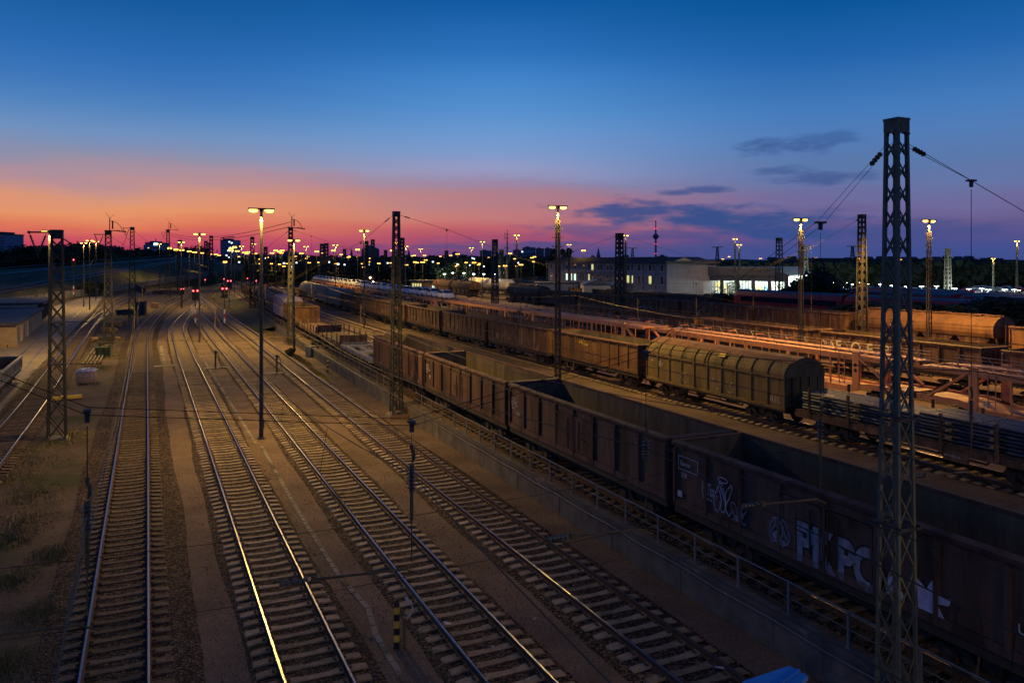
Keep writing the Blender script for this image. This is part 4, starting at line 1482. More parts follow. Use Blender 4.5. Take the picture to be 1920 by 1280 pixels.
def open_wagon(name, mouter, L=12.9, zt=3.14, zb=1.0, detail=True, rim=None, ribs=10, doors=True):
    root = empty(name)
    W = 1.42
    hy = L / 2
    zs = zb + .16
    b = MB()
    t = .06
    b.box(-W, -W + t, -hy, hy, zs, zt)
    b.box(W - t, W, -hy, hy, zs, zt)
    b.box(-W + t, W - t, -hy, -hy + t, zs, zt)
    b.box(-W + t, W - t, hy - t, hy, zs, zt)
    n = ribs
    for i in range(n + 1):
        y = -hy + .06 + (L - .12) * i / n
        for s_ in (-1, 1):
            x0 = s_ * W
            b.prism_y([(x0, zs + .02), (x0 + s_ * .10, zs + .05), (x0 + s_ * .10, zt - .16), (x0, zt - .10)], y - .055, y + .055)
    for x in (-.9, -.3, .3, .9):
        for e in (-1, 1):
            b.box(x - .05, x + .05, e * hy - (0 if e > 0 else .09), e * hy + (.09 if e > 0 else 0), zs, zt - .14)
    for s_ in (-1, 1):
        b.box(s_ * W - .02 + (.02 if s_ > 0 else -.06), s_ * W + .02 + (.06 if s_ > 0 else -.02), -hy, hy, zs - .02, zs + .20)
    b.build('body', mouter, root)
    b = MB()
    q = t + .004
    b.box(-W + t + .003, -W + q + .02, -hy + q, hy - q, zs + .08, zt - .01)
    b.box(W - q - .02, W - t - .003, -hy + q, hy - q, zs + .08, zt - .01)
    b.box(-W + q + .03, W - q - .03, -hy + t + .003, -hy + q + .02, zs + .08, zt - .01)
    b.box(-W + q + .03, W - q - .03, hy - q - .02, hy - t - .003, zs + .08, zt - .01)
    b.build('lining', 'wagon_inside', root)
    b = MB()
    b.box(-W + q + .03, W - q - .03, -hy + q + .03, hy - q - .03, zs - .1, zs + .06)
    b.build('floor', 'wagon_inside', root)
    b = MB()
    rw_ = .10
    for s_ in (-1, 1):
        b.prism_y([(s_ * (W - .09), zt), (s_ * (W + .11), zt - .04), (s_ * (W + .11), zt + .06), (s_ * (W - .09), zt + .11)], -hy - .06, hy + .06)
    for e in (-1, 1):
        b.prism_x([(e * (hy - .09), zt + .001), (e * (hy + .10), zt - .04), (e * (hy + .10), zt + .07), (e * (hy - .09), zt + .105)], -W + .1, W - .1)
    b.build('top_rim', rim or mouter, root)
    if doors:
        for s_ in (-1, 1):
            for k in (-1, 1):
                b = MB()
                yc = k * L / ribs * .5 + (L / ribs if ribs % 2 == 0 else 0) * 0
                x0 = s_ * (W + .035)
                y0, y1 = yc - L / ribs * .44, yc + L / ribs * .44
                b.box(x0 - .03, x0 + .03, y0, y1, zs + .22, zt - .35)
                for yy in (y0, y1 - .06):
                    b.box(x0 + s_ * .015 - .04, x0 + s_ * .015 + .04, yy, yy + .06, zs + .22, zt - .35)
                b.box(x0 + s_ * .015 - .04, x0 + s_ * .015 + .04, y0, y1, zt - .41, zt - .35)
                dr_ = b.build('door', mouter, root)
                b = MB()
                b.bar((s_ * (W + .1), yc + k * -.35, zs + .3), (s_ * (W + .1), yc + k * -.35, zt - .5), .03)
                b.bar((s_ * (W + .1), yc - .25, zs + .8), (s_ * (W + .1), yc + .2, zs + .84), .03)
                b.build('handle', 'undergear', dr_)
    # steps and hand rails at the corners
    if detail:
        b = MB()
        for s_ in (-1, 1):
            for e in (-1, 1):
                y = e * (hy - 2.9)
                b.tube([(s_ * 1.4, y - .6, zb), (s_ * 1.42, y - .55, .42), (s_ * 1.42, y + .55, .42), (s_ * 1.4, y + .6, zb)], .03, 5)
        b.build('step', mouter, root)
    underframe(root, L, zb, 'undergear')
    for e in (-1, 1):
        bogie(root, e * (hy - 2.3), detail=detail)
    buffers(root, L)
    return root


def covered_wagon(name, m, L=12.9, panels=10, roof_ribs=True, split=True, detail=True, zt=3.82, roofm=None):
    root = empty(name)
    hy = L / 2
    W = 1.40
    wall = [(-W, 1.0), (-W, 2.78), (W, 2.78), (W, 1.0)]
    b = MB()
    b.prism_y(wall, -hy, hy)
    for i in range(panels + 1):
        y = -hy + .07 + (L - .14) * i / panels
        for s_ in (-1, 1):
            b.box(s_ * W - (.0 if s_ > 0 else .07), s_ * W + (.07 if s_ > 0 else .0), y - .04, y + .04, 1.1, 2.72)
    for s_ in (-1, 1):
        b.box(s_ * W - (.02 if s_ > 0 else .09), s_ * W + (.09 if s_ > 0 else .02), -hy, hy, 1.0, 1.16)
        b.box(s_ * W - (.02 if s_ > 0 else .08), s_ * W + (.08 if s_ > 0 else .02), -hy, hy, 2.70, 2.775)
    for x in (-.95, -.32, .32, .95):
        for e in (-1, 1):
            b.box(x - .05, x + .05, e * hy - (0 if e > 0 else .09), e * hy + (.09 if e > 0 else 0), 1.0, 2.78)
    b.build('body', m, root)
    prof = []
    nseg = 12
    for i in range(nseg + 1):
        a = math.pi * i / nseg
        prof.append((-(W + .02) * math.copysign(abs(math.cos(a)) ** .62, math.cos(a)), 2.785 + (zt - 2.785) * abs(math.sin(a)) ** .6))
    if split:
        half_ = [(1.42, 2.785), (1.41, 2.95), (1.33, 3.14), (1.17, 3.36), (.98, 3.52), (.5, 3.70)]
        prof = [(-x, z) for x, z in half_] + [(0, 3.77)] + half_[::-1]
    b = MB()
    b.prism_y(prof, -hy - .05, hy + .05)
    b.build('roof', m, root, smooth=False)
    b = MB()
    if roof_ribs:
        ys = []
        for i in range(panels + 1):
            y = -hy + .07 + (L - .14) * i / panels
            ys += [y]
            if split and i == panels // 2:
                ys += [y + .28]
        for y in ys:
            pr = [(x * 1.02, z + .035 * (1 if z > 2.8 else 0)) for x, z in prof]
            for i in range(len(pr) - 1):
                b.bar((pr[i][0], y, pr[i][1]), (pr[i + 1][0], y, pr[i + 1][1]), .05, .06, up=(0, 1, 0))
        b.build('roof_rib', m, root)
        b = MB()
        if split:
            b.prism_y([(-1.0, 3.56), (-.5, 3.78), (0, 3.86), (.5, 3.78), (1.0, 3.56), (.98, 3.50), (-.98, 3.50)], -hy - .08, hy + .08)
        else:
            b.box(-.55, .55, -hy + .1, hy - .1, zt + .03, zt + .06)
        b.build('roof_walkway', roofm or m, root)
    underframe(root, L, .98, 'undergear')
    for e in (-1, 1):
        bogie(root, e * (hy - 2.3), detail=detail)
    buffers(root, L)
    return root


def hopper_wagon(name, m, L=15.0, lower='wagon_brown', detail=True):
    root = empty(name)
    hy = L / 2
    R = 1.5
    prof = [(-1.05, 2.05)]
    for i in range(15):
        a = math.radians(-25 + 230 * i / 14)
        prof.append((-R * math.cos(a), 2.62 + 1.22 * math.sin(a)))
    prof.append((1.05, 2.05))
    b = MB()
    b.prism_y(prof, -hy + .7, hy - .7)
    b.build('barrel', m, root, smooth=False)
    for e in (-1, 1):
        b = MB()
        b.prism_y([(x * 1.03, 2.62 + (z - 2.62) * 1.03) for x, z in prof], e * (hy - .7) - .06, e * (hy - .7) + .06)
        b.build('end_rim', m, root)
    b = MB()
    b.box(-.35, .35, -hy + .8, hy - .8, 3.86, 3.93)
    for k in range(4):
        b.box(-.5, .5, -hy * .7 + k * hy * .46, -hy * .7 + k * hy * .46 + .9, 3.86, 3.98)
    b.build('roof_hatch', m, root)
    b = MB()
    for k in range(4):
        y = -hy + 2.6 + k * (L - 5.2) / 3
        b.prism_x([(y - 1.6, 2.1), (y + 1.6, 2.1), (y + .55, .75), (y - .55, .75)], -1.25, 1.25)
    b.build('hopper', lower, root)
    b = MB()
    for e in (-1, 1):
        for s_ in (-1, 1):
            b.bar((s_ * 1.3, e * (hy - .2), 1.0), (s_ * 1.2, e * (hy - .75), 2.6), .09)
            b.bar((s_ * .5, e * (hy - .2), 1.0), (s_ * .5, e * (hy - .2), 3.2), .06)
        for z in (1.5, 2.1, 2.7):
            b.bar((-.5, e * (hy - .2), z), (.5, e * (hy - .2), z), .05)
    b.build('end_ladder', lower, root)
    underframe(root, L, .98, lower)
    for e in (-1, 1):
        bogie(root, e * (hy - 1.9), detail=detail)
    buffers(root, L)
    return root


def tank_wagon(name, m, L=14.0, R=1.42):
    root = empty(name)
    hy = L / 2
    b = MB()
    b.lathe([(.05, -hy + .35), (.7, -hy + .42), (1.15, -hy + .65), (R, -hy + 1.1), (R, hy - 1.1), (1.15, hy - .65), (.7, hy - .42), (.05, hy - .35)], 20, (0, 0, 2.62), axis='y')
    b.build('tank', m, root, smooth=True)
    b = MB()
    for y in (-hy + 2, -hy * .33, hy * .33, hy - 2):
        b.lathe([(R + .02, y - .05), (R + .03, y + .05)], 20, (0, 0, 2.62), axis='y')
    b.box(-.3, .3, -1.2, 1.2, 4.02, 4.1)
    for k in (-1, 1):
        b.bar((-R - .05, k * .2, 1.0), (-R + .2, k * .2, 4.0), .05)
    b.build('strap', 'wagon_grey', root)
    underframe(root, L, .98, 'undergear')
    for e in (-1, 1):
        bogie(root, e * (hy - 2.1), detail=False)
    buffers(root, L)
    return root


def flat_wagon(name, m, L=13.5, stakes=6, stake_h=1.5, ends=.5):
    root = empty(name)
    hy = L / 2
    b = MB()
    b.box(-1.35, 1.35, -hy, hy, 1.14, 1.26)
    for k in range(14):
        b.box(-1.3, 1.3, -hy + .1 + k * L / 14, -hy + .1 + k * L / 14 + .03, 1.26, 1.275)
    b.build('deck', m, root)
    for s_ in (-1, 1):
        for k in range(stakes):
            y = -hy + 1.0 + k * (L - 2.0) / (stakes - 1)
            b = MB()
            b.prism_x([(y - .07, .95), (y + .07, .95), (y + .05, 1.26 + stake_h), (y - .05, 1.26 + stake_h)], s_ * 1.42 - .05, s_ * 1.42 + .05)
            b.box(s_ * 1.4 - .08, s_ * 1.4 + .08, y - .12, y + .12, .95, 1.2)
            b.build('stake', m, root)
    if ends:
        for e in (-1, 1):
            b = MB()
            b.box(-1.35, 1.35, e * hy - .04, e * hy + .04, 1.26, 1.26 + ends)
            b.build('end_board', m, root)
    underframe(root, L, .98, m)
    for e in (-1, 1):
        bogie(root, e * (hy - 2.2))
    buffers(root, L)
    return root


def skeleton_wagon(name, m, L=12.6):
    root = empty(name)
    hy = L / 2
    b = MB()
    for s_ in (-1, 1):
        b.box(s_ * 1.25 - .22, s_ * 1.25 + .22, -hy, hy, .95, 1.25)
        for k in range(9):
            b.box(s_ * 1.50 - .1, s_ * 1.50 + .1, -hy + .6 + k * 1.4, -hy + .85 + k * 1.4, .9, 1.12)
    for (y0, y1) in ((-hy, -hy + 1.5), (-.7, .7), (hy - 1.5, hy)):
        b.box(-1.03, 1.03, y0, y1, 1.0, 1.22)
    b.box(-.2, .2, -hy + 1.5, hy - 1.5, .9, 1.15)
    b.build('frame', m, root)
    b = MB()
    for e in (-1, 1):
        b.box(-1.3, 1.3, e * (hy - .1) - .05, e * (hy - .1) + .05, 1.25, 1.42)
    b.build('end_sill', m, root)
    for e in (-1, 1):
        bogie(root, e * (hy - 2.0))
    buffers(root, L)
    return root


def car_carrier(name, m, L=27.0):
    root = empty(name)
    hy = L / 2
    zu = 3.0

    def zl(y):
        a = abs(y)
        return 1.05 if a > hy - 2.6 else (.72 if a < hy - 4.5 else .72 + .33 * (a - hy + 4.5) / 1.9)
    # lower deck
    ys = [-hy, -hy + 2.6, -hy + 4.5, -.8, 0, .8, hy - 4.5, hy - 2.6, hy]
    b = MB()
    for s_ in (-1, 1):
        poly = [(y, zl(y) + .18) for y in ys] + [(y, zl(y) - (.28 if abs(y) < hy - 4 else .16)) for y in ys[::-1]]
        b.prism_x(poly, s_ * 1.40 - .06, s_ * 1.40 + .06)
    b.build('lower_side_beam', m, root)
    b = MB()
    for i in range(len(ys) - 1):
        a, c = ys[i], ys[i + 1]
        b.bar((0, a + .01, zl(a)), (0, c - .01, zl(c)), 2.66, .08)
    b.build('lower_deck', 'deck_steel', root)
    # upper deck: two runways of slatted steel on cross members
    b = MB()
    for s_ in (-1, 1):
        poly = [(-hy + .1, zu - .12), (-hy + 3.2, zu + .02), (hy - 3.2, zu + .02), (hy - .1, zu - .12), (hy - .1, zu - .26), (hy - 3.2, zu - .34), (-hy + 3.2, zu - .34), (-hy + .1, zu - .26)]
        b.prism_x(poly, s_ * 1.42 - .05, s_ * 1.42 + .05)
    b.build('upper_side_beam', m, root)
    b = MB()
    n = 34
    for i in range(n):
        y = -hy + .3 + (L - .6) * i / (n - 1)
        b.box(-1.36, 1.36, y - .06, y + .06, zu - .16, zu - .08)
    b.build('cross_member', m, root)
    b = MB()
    for x0, x1 in ((-1.32, -.5), (.5, 1.32)):
        k = 9
        for j in range(k):
            xa = x0 + (x1 - x0) * j / k
            b.bar((xa + .04, -hy + .3, zu - .20 + .1), (xa + .04, -hy + 3.2, zu - .02), .07, .05)
            b.box(xa, xa + .07, -hy + 3.2, hy - 3.2, zu - .06, zu - .0)
            b.bar((xa + .04, hy - .3, zu - .20 + .1), (xa + .04, hy - 3.2, zu - .02), .07, .05)
    b.build('upper_deck', 'deck_steel', root)
    # posts
    for s_ in (-1, 1):
        for e in (-1, 1):
            y = e * (hy - 3.6)
            b = MB()
            b.box(s_ * 1.42 - .08, s_ * 1.42 + .08, y - .26, y + .26, zl(y) - .1, zu + .18)
            b.build('main_post', m, root)
            b = MB()
            b.bar((s_ * 1.42, y + e * .2, zu - .1), (s_ * 1.42, e * (hy - .9), 1.25), .12, .26, up=(1, 0, 0))
            b.build('brace', m, root)
        for k in range(-4, 5):
            y = k * (hy - 4.6) / 4.6
            w_ = .16 if k in (-2, 2) else .035
            b = MB()
            b.box(s_ * 1.42 - .04, s_ * 1.42 + .04, y - w_, y + w_, zl(y) + .1, zu - .3)
            b.build('post', m, root)
    # guard wires and chocks on the upper deck
    b = MB()
    for s_ in (-1, 1):
        x = s_ * 1.46
        for z, r_ in ((zu + .42, .018), (zu + .22, .014)):
            b.tube([(x, -hy + .4, z), (x, hy - .4, z)], r_, 4)
        for k in range(14):
            y = -hy + 1.0 + k * (L - 2) / 13
            b.bar((x, y, zu - .1), (x + .0, y + .45, zu + .44), .03)
    b.build('guard_wire', 'galvanised', root)
    b = MB()
    for k in range(8):
        y = -hy + 2.2 + k * (L - 4.4) / 7
        for s_ in (-1, 1):
            b.tube([(s_ * 1.3, y, zu), (s_ * 1.3, y, zu + .32), (s_ * .6, y + .15, zu + .30), (s_ * .55, y + .1, zu)], .025, 4)
    b.build('wheel_chock', m, root)
    b = MB()
    for k in (-1, 1):
        for j in (-1, 1):
            b.bar((-1.50, k * (hy - 4.7) + j * .22, 1.0), (-1.50, k * (hy - 4.7) + j * .22, zu - .1), .04)
        for j in range(6):
            b.bar((-1.50, k * (hy - 4.7) - .22, 1.1 + j * .32), (-1.50, k * (hy - 4.7) + .22, 1.1 + j * .32), .035)
    b.build('ladder', m, root)
    for y in (-hy + 2.6, -.9, .9, hy - 2.6):
        b = MB()
        for s_ in (-1, 1):
            b.lathe([(.1, -.09), (.42, -.07), (.42, .05), (.46, .07), (.1, .09)], 12, (s_ * .76, y, .43), axis='x')
            b.box(s_ * 1.05 - .08, s_ * 1.05 + .08, y - .45, y + .45, .35, .62)
        b.build('wheelset', 'undergear', root)
    buffers(root, L, 1.0)
    return root


FONT_ROT = Matrix(((0, 0, -1), (-1, 0, 0), (0, 1, 0)))       # reads along -y on the side facing -x


def text(s, size, loc, m, parent, name='lettering', ext=.004, off=0.0, sx=1.0, shear=0.0, rot=None, spacing=1.0, bev=0.0):
    c = bpy.data.curves.new(name, 'FONT')
    c.body = s
    c.size = size
    c.extrude = ext
    c.offset = off
    c.shear = shear
    c.space_character = spacing
    c.space_line = .85
    c.materials.append(MATS[m])
    tmp = bpy.data.objects.new(name, c)
    me = bpy.data.meshes.new_from_object(tmp)
    bpy.data.objects.remove(tmp)
    o = bpy.data.objects.new(name, me)
    col.objects.link(o)
    o.parent = parent
    R = (rot or FONT_ROT).to_4x4()
    o.matrix_local = Matrix.Translation(loc) @ R @ Matrix.Diagonal((sx, 1, 1, 1))
    return o


def scribble(root, m, y0, z0, w, h, seed, x=-1.55, n=4, r_=.014, name='graffiti_tag'):
    rr = random.Random(seed)
    b = MB()
    for k in range(n):
        pts = []
        cy, cz = y0 - w * (k + .5) / n, z0 + h * .5
        ph = rr.uniform(0, 6)
        for i in range(26):
            t = i / 25
            pts.append((x, cy + w / n * .75 * math.sin(t * 9 + ph) * (1 - .3 * t), cz + h * .5 * math.cos(t * 6.5 + ph * 2) * rr.uniform(.85, 1.0)))
        b.tube(pts, r_, 4)
    return b.build(name, m, root)


RZ = UZ + .24


def place(proto, X, Y, label, cat, group, used, flip=False, z=RZ):
    sh = shift if X < 20 else shift2
    x = X + sh(Y)
    d = (sh(Y + 3) - sh(Y - 3)) / 6
    return put(proto, (x, Y, z), -math.atan(d) + (math.pi if flip else 0), label, cat, group, used)


used_w = set()
g5 = 'wagons on the track along the retaining wall'
# --- row on the retaining wall track
w1 = open_wagon('open_wagon', 'wagon_purple', ribs=8)
w2 = copy_tree(w1)
w3 = copy_tree(w1)
w4 = copy_tree(w1)
P5 = 13.35
for i, (o, lab) in enumerate([(w1, 'nearest open wagon with large silver bubble graffiti, behind the tall near mast'),
                              (w2, 'second open wagon from the camera, its long empty inside facing up, no graffiti'),
                              (w3, 'third open wagon from the camera, right of the wall mast'),
                              (w4, 'fourth open wagon from the camera, next to the empty low frame wagon')]):
    Y = 15.1 + i * P5
    o.location = (17.3 + shift(Y), Y, RZ)
    o.rotation_euler = (0, 0, -math.atan((shift(Y + 3) - shift(Y - 3)) / 6))
    tag(o, lab, 'open wagon', g5)
# graffiti and markings of the nearest wagon
XS = -1.462
def bubble(s, y, z, size, root, m='graffiti_silver', sx=.9):
    text(s, size, (XS - .026, y + .02, z), 'graffiti_black', root, 'graffiti', ext=.004, off=.085 * size, sx=sx, spacing=1.0)
    text(s, size, (XS - .034, y, z + .01), m, root, 'graffiti', ext=.004, off=.045 * size, sx=sx, spacing=1.0)


bubble('PK', .95, 1.24, 1.36, w1, sx=.78)
bubble('PO', -.44, 1.24, 1.36, w1, sx=.74)
b = MB()
b.prism_x([(-1.9, 1.2), (-1.9, 1.7), (-2.15, 1.9), (-2.3, 1.6), (-2.45, 1.2)], XS - .03, XS - .01)
b.prism_x([(-2.75, 1.35), (-2.72, 2.0), (-2.95, 1.85), (-3.1, 2.1), (-3.2, 1.8), (-3.55, 1.85), (-3.5, 1.68), (-3.2, 1.62), (-3.5, 1.2), (-3.2, 1.15)], XS - .03, XS - .01)
b.build('graffiti_patch', 'graffiti_white', w1)
scribble(w1, 'graffiti_white', 4.35, 1.50, .75, 1.0, 5, x=XS - .02, n=3, r_=.016)
b = MB()
b.tube([(XS - .02, 3.98 + .22 * math.cos(a * .63), 2.52 + .08 * math.sin(a * .63)) for a in range(11)], .016, 4)
b.build('graffiti_tag', 'graffiti_white', w1)
b = MB()
scribble(w1, 'graffiti_silver', 3.55, 1.45, .6, .55, 6, x=XS - .03, n=3, r_=.02)
scribble(w1, 'graffiti_silver', 1.95, 1.35, .7, .75, 7, x=XS - .03, n=3, r_=.03)
for (yc, zc, r_) in ((3.15, 1.72, .14), (3.32, 1.55, .09), (1.7, 1.55, .16), (1.45, 1.4, .12), (1.62, 1.85, .09)):
    rr = random.Random(int(yc * 100))
    b.prism_x([(yc + r_ * rr.uniform(.7, 1.2) * math.cos(a * .52), zc + r_ * rr.uniform(.7, 1.3) * math.sin(a * .52)) for a in range(12)], XS - .032 - r_ * .01, XS - .02)
b.build('graffiti_smear', 'graffiti_silver', w1)
text('Eanos\n\n DB', .22, (XS - .006, 6.1, 2.5), 'marking_white', w1)
b = MB()
for (y0, y1, z0, z1) in ((6.2, 5.2, 2.78, 2.80), (6.2, 5.2, 2.36, 2.38)):
    b.box(XS - .012, XS - .002, y1, y0, z0, z1)
for yy in (6.2, 5.2):
    b.box(XS - .012, XS - .002, yy - .01, yy + .01, 2.36, 2.8)
b.box(XS - .012, XS - .002, 6.0, 6.25, 1.45, 1.65)
b.build('marking_frame', 'marking_white', w1)
text('31 RIV\n80 D-DB\n5330 595-7\n Eaos-x', .17, (XS - .006, 5.0, 2.15), 'marking_white', w1)
text('UIC', .28, (XS - .02, -5.0, 1.75), 'marking_white', w1)
for o, yy, s_ in ((w2, 6.2, '31 RIV\n80 D-DB\n5377 228-4\n Eanos'), (w3, 6.2, '31 RIV\n80 D-DB\n5961 104-2\n Eas')):
    text(s_, .17, (XS - .006, yy, 2.5), 'marking_white', o)
    text('6,40m\n22,5t', .15, (XS - .006, yy - .6, 1.9), 'marking_white', o)

sk = skeleton_wagon('flat_wagon', 'wagon_grey')
place(sk, 17.3, 68.4, 'empty low frame wagon between the open wagons and the stake wagon', 'flat wagon', g5, used_w)
sk2 = flat_wagon('flat_wagon', 'wagon_brown', L=12.6, stakes=5, stake_h=.9, ends=.75)
place(sk2, 17.3, 82.0, 'flat wagon with upright stakes and end boards beside the wall', 'flat wagon', g5, used_w)
sk3 = flat_wagon('flat_wagon', 'wagon_brown', L=12.6, stakes=6, stake_h=.55, ends=.5)
place(sk3, 17.3, 95.6, 'dark stake wagon behind the mast with the switch', 'flat wagon', g5, used_w)
ow = open_wagon('open_wagon', 'wagon_rust', ribs=9, detail=False)
place(ow, 17.3, 110.0, 'rust brown open wagon in front of the violet covered wagon', 'open wagon', g5, used_w)
cv = covered_wagon('covered_wagon', 'wagon_violet', L=13.0, split=False, panels=12)
place(cv, 17.3, 124.2, 'violet covered wagon with a rounded roof behind the tall dark lamp pole', 'covered wagon', g5, used_w)
hp5 = hopper_wagon('domed_wagon', 'wagon_brown', L=14, detail=False)
for i, lab in enumerate(['brown domed wagon directly behind the violet wagon', 'second domed wagon behind the violet wagon', 'third domed wagon behind the violet wagon']):
    place(hp5, 17.3, 139.5 + i * 15, lab, 'domed wagon', g5, used_w)
ow5 = open_wagon('open_wagon', 'wagon_brown', ribs=9, detail=False)
place(ow5, 17.3, 184.5, 'last low open wagon of the wall row, far off near the red signals', 'open wagon', g5, used_w)
place(ow5, 17.3, 200, 'end wagon of the wall row beside the pair of red signal lights', 'open wagon', g5, used_w)

# --- row with the olive covered wagon
g7 = 'wagons in the row with the olive covered wagon'
PO_ = 33.0
ol = covered_wagon('covered_wagon', 'wagon_olive', L=13.2, roofm='wagon_rust')
Y0 = 39.4
place(ol, PO_, Y0, 'olive covered wagon with a ribbed rounded roof, in front of the car carriers', 'covered wagon', g7, used_w)
text('RIV', .16, (-1.52, 5.9, 2.3), 'marking_white', ol)
text('31 80\n2459 012\nHbbins', .15, (-1.43, 5.2, 2.3), 'marking_white', ol)
text('REL', .5, (-1.50, -5.5, 1.35), 'marking_white', ol, 'graffiti', ext=.003, off=-.012)
text('"NTOR', .38, (-.55, -6.72, 1.5), 'marking_white', ol, 'graffiti', ext=.003, off=-.01, rot=Matrix(((1, 0, 0), (0, 0, -1), (0, 1, 0))))
for k in range(3):
    scribble(ol, 'marking_white', 2.9 - k * 1.25 - (2.2 if k > 0 else 0), 1.3, .8, .7, 30 + k, x=-1.45, n=2, r_=.006)
b = MB()
b.box(-1.30, -1.12, -1.5, -.9, 3.42, 3.44)
b.v = [(x - .04, y, z + (x + 1.2) * .9 + .02) for x, y, z in b.v]
b.build('yellow_label', 'sign_yellow', ol)
vt = open_wagon('open_wagon', 'wagon_rust', ribs=10)
place(vt, PO_, Y0 + 14.0, 'rusty open wagon lettered VTG, joined to the olive covered wagon', 'open wagon', g7, used_w)
text('\u2022 VTG', .52, (-1.50, 1.9, 2.45), 'sign_yellow', vt, 'lettering', ext=.01, off=.01)
b7 = open_wagon('open_wagon', 'wagon_brown', ribs=10)
labs = ['brown open wagon with pale faded letters, second left of the olive covered wagon', 'dark open wagon third left of the olive covered wagon', 'dark open wagon fourth left of the olive covered wagon',
        'dark open wagon just right of the wall mast in the second row', 'dark open wagon just left of the wall mast in the second row', 'last dark open wagon before the grey covered wagons']
for i, lab in enumerate(labs):
    o = place(b7, PO_, Y0 + 28.0 + i * 13.95, lab, 'open wagon', g7, used_w)
    if i == 0:
        for k, ch in enumerate('NMANSS'):
            text(ch, .85, (-1.50, 4.6 - k * 1.45, 1.45), 'wagon_grey', o, 'faded_letter', ext=.003)
gv = covered_wagon('covered_wagon', 'wagon_grey', L=13.4, split=False, panels=13, detail=False)
for i, lab in enumerate(['pale grey covered wagon at the head of three, next to the dark open wagons', 'middle one of three pale grey covered wagons', 'last pale grey covered wagon before the tank wagon']):
    place(gv, PO_, Y0 + 28.0 + 6 * 13.95 + i * 14.3, lab, 'covered wagon', g7, used_w)
tw = tank_wagon('tank_wagon', 'wagon_grey')
place(tw, PO_, Y0 + 28.0 + 6 * 13.95 + 3 * 14.4, 'grey tank wagon behind the grey covered wagons', 'tank wagon', g7, used_w)
fw = flat_wagon('flat_wagon', 'wagon_brown', L=13.5, stakes=8, stake_h=.7, ends=.6)
place(fw, PO_, Y0 + 28.0 + 6 * 13.95 + 4 * 14.4, 'low dark wagon behind the grey tank wagon', 'flat wagon', g7, used_w)
# flat wagon with steel rods
fl = flat_wagon('flat_wagon', 'wagon_brown', L=14.6, stakes=6, stake_h=1.25, ends=0)
place(fl, PO_, Y0 - 14.6, 'long flat wagon with thin stakes carrying bundles of steel bars', 'flat wagon', g7, used_w)
b = MB()
b.box(-1.46, -1.42, -2.6, -1.4, .55, .95)
b.build('side_plate', 'wagon_brown', fl)
text('80 D-DB 3515', .13, (-1.468, -1.45, .72), 'marking_white', fl)
b = MB()
b.box(-1.46, -1.42, -6.6, -6.2, .35, .95)
b.build('data_board', 'marking_white', fl)
rr = random.Random(11)
k = 0
for (ya, yb, x0, x1, z0, lay, lab) in ((7.0, -.3, -1.2, 1.2, 1.36, 6, 'far stack of bluish steel bars on the flat wagon, next to the olive wagon'),
                                      (-.0, -7.2, -1.25, 1.25, 1.36, 7, 'near stack of bluish steel bars on the flat wagon, at the right edge')):
    b = MB()
    for L_ in range(lay):
        n = 15 - L_
        for i in range(n):
            x = x0 + (x1 - x0) * (i + .5) / n * (1 - .02 * L_) + rr.uniform(-.02, .02)
            z = z0 + L_ * .155
            e1, e2 = rr.uniform(-.12, .12), rr.uniform(-.12, .12)
            xx = rr.uniform(-.03, .03)
            b.tube([(x + 33.0 - xx, Y0 - 14.6 + ya + e1, RZ + z), (x + 33.0 + xx, Y0 - 14.6 + yb + e2, RZ + z)], .075, 6)
    o = b.build('steel_bars', 'rods')
    tag(o, lab, 'steel bars', 'stacks of steel bars')
    for j, y in enumerate((ya - 1.6, (ya + yb) / 2, yb + 1.6)):
        b = MB()
        for L_ in (1, 3, 5):
            b.box(33.0 - 1.5, 33.0 - 1.0, Y0 - 14.6 + y - .07, Y0 - 14.6 + y + .07, RZ + z0 + L_ * .155 - .04, RZ + z0 + L_ * .155 + .05)
        b.build('packing_timber', 'timber', o)

# --- car carriers
g8 = 'double deck car carrier wagons'
cc = car_carrier('car_carrier', 'carrier_orange')
XC = 43.6
CY = [19.5 + i * 27.9 for i in range(9)]
lc = ['nearest orange car carrier, lettered SITPA, at the right edge behind the steel bars', 'second orange car carrier, empty, behind the olive covered wagon', 'third orange car carrier, empty, behind the VTG wagon', 'fourth orange car carrier, empty, right of the last white car',
      'first loaded car carrier from the empty ones', 'second loaded car carrier from the empty ones', 'third loaded car carrier from the empty ones', 'fourth loaded car carrier from the empty ones', 'farthest loaded car carrier near the covered grey wagons']
CO = []
for i, y in enumerate(CY):
    CO.append(place(cc, XC, y, lc[i], 'car carrier', g8, used_w))
text('SITPA', .34, (-1.478, 5.6, 2.69), 'black_paint', CO[0], 'lettering', ext=.003, sx=1.25, off=.006)
b = MB()
for a in range(3):
    c_, s_ = math.cos(a * 1.05), math.sin(a * 1.05)
    b.bar((-1.48, 6.1 - .16 * c_, 2.82 - .13 * s_), (-1.48, 6.1 + .16 * c_, 2.82 + .13 * s_), .02, .035)
b.build('emblem', 'black_paint', CO[0])
b = MB()
b.box(-1.475, -1.46, 8.9, 9.3, 1.1, 1.4)
b.build('notice_plate', 'marking_white', CO[0])
text('23 80 4371 009-1', .16, (-1.465, 3.0, .66), 'black_paint', CO[0], 'lettering', ext=.003)
text('TR 14.10', .14, (-1.478, 9.7, 1.3), 'black_paint', CO[0], 'lettering', ext=.003)
b = MB()
for z in (2.0, 2.35):
    b.lathe([(.12, 0), (.12, .02)], 12, (-1.52, -9.9, z), axis='x')
b.build('emblem', 'black_paint', CO[1])


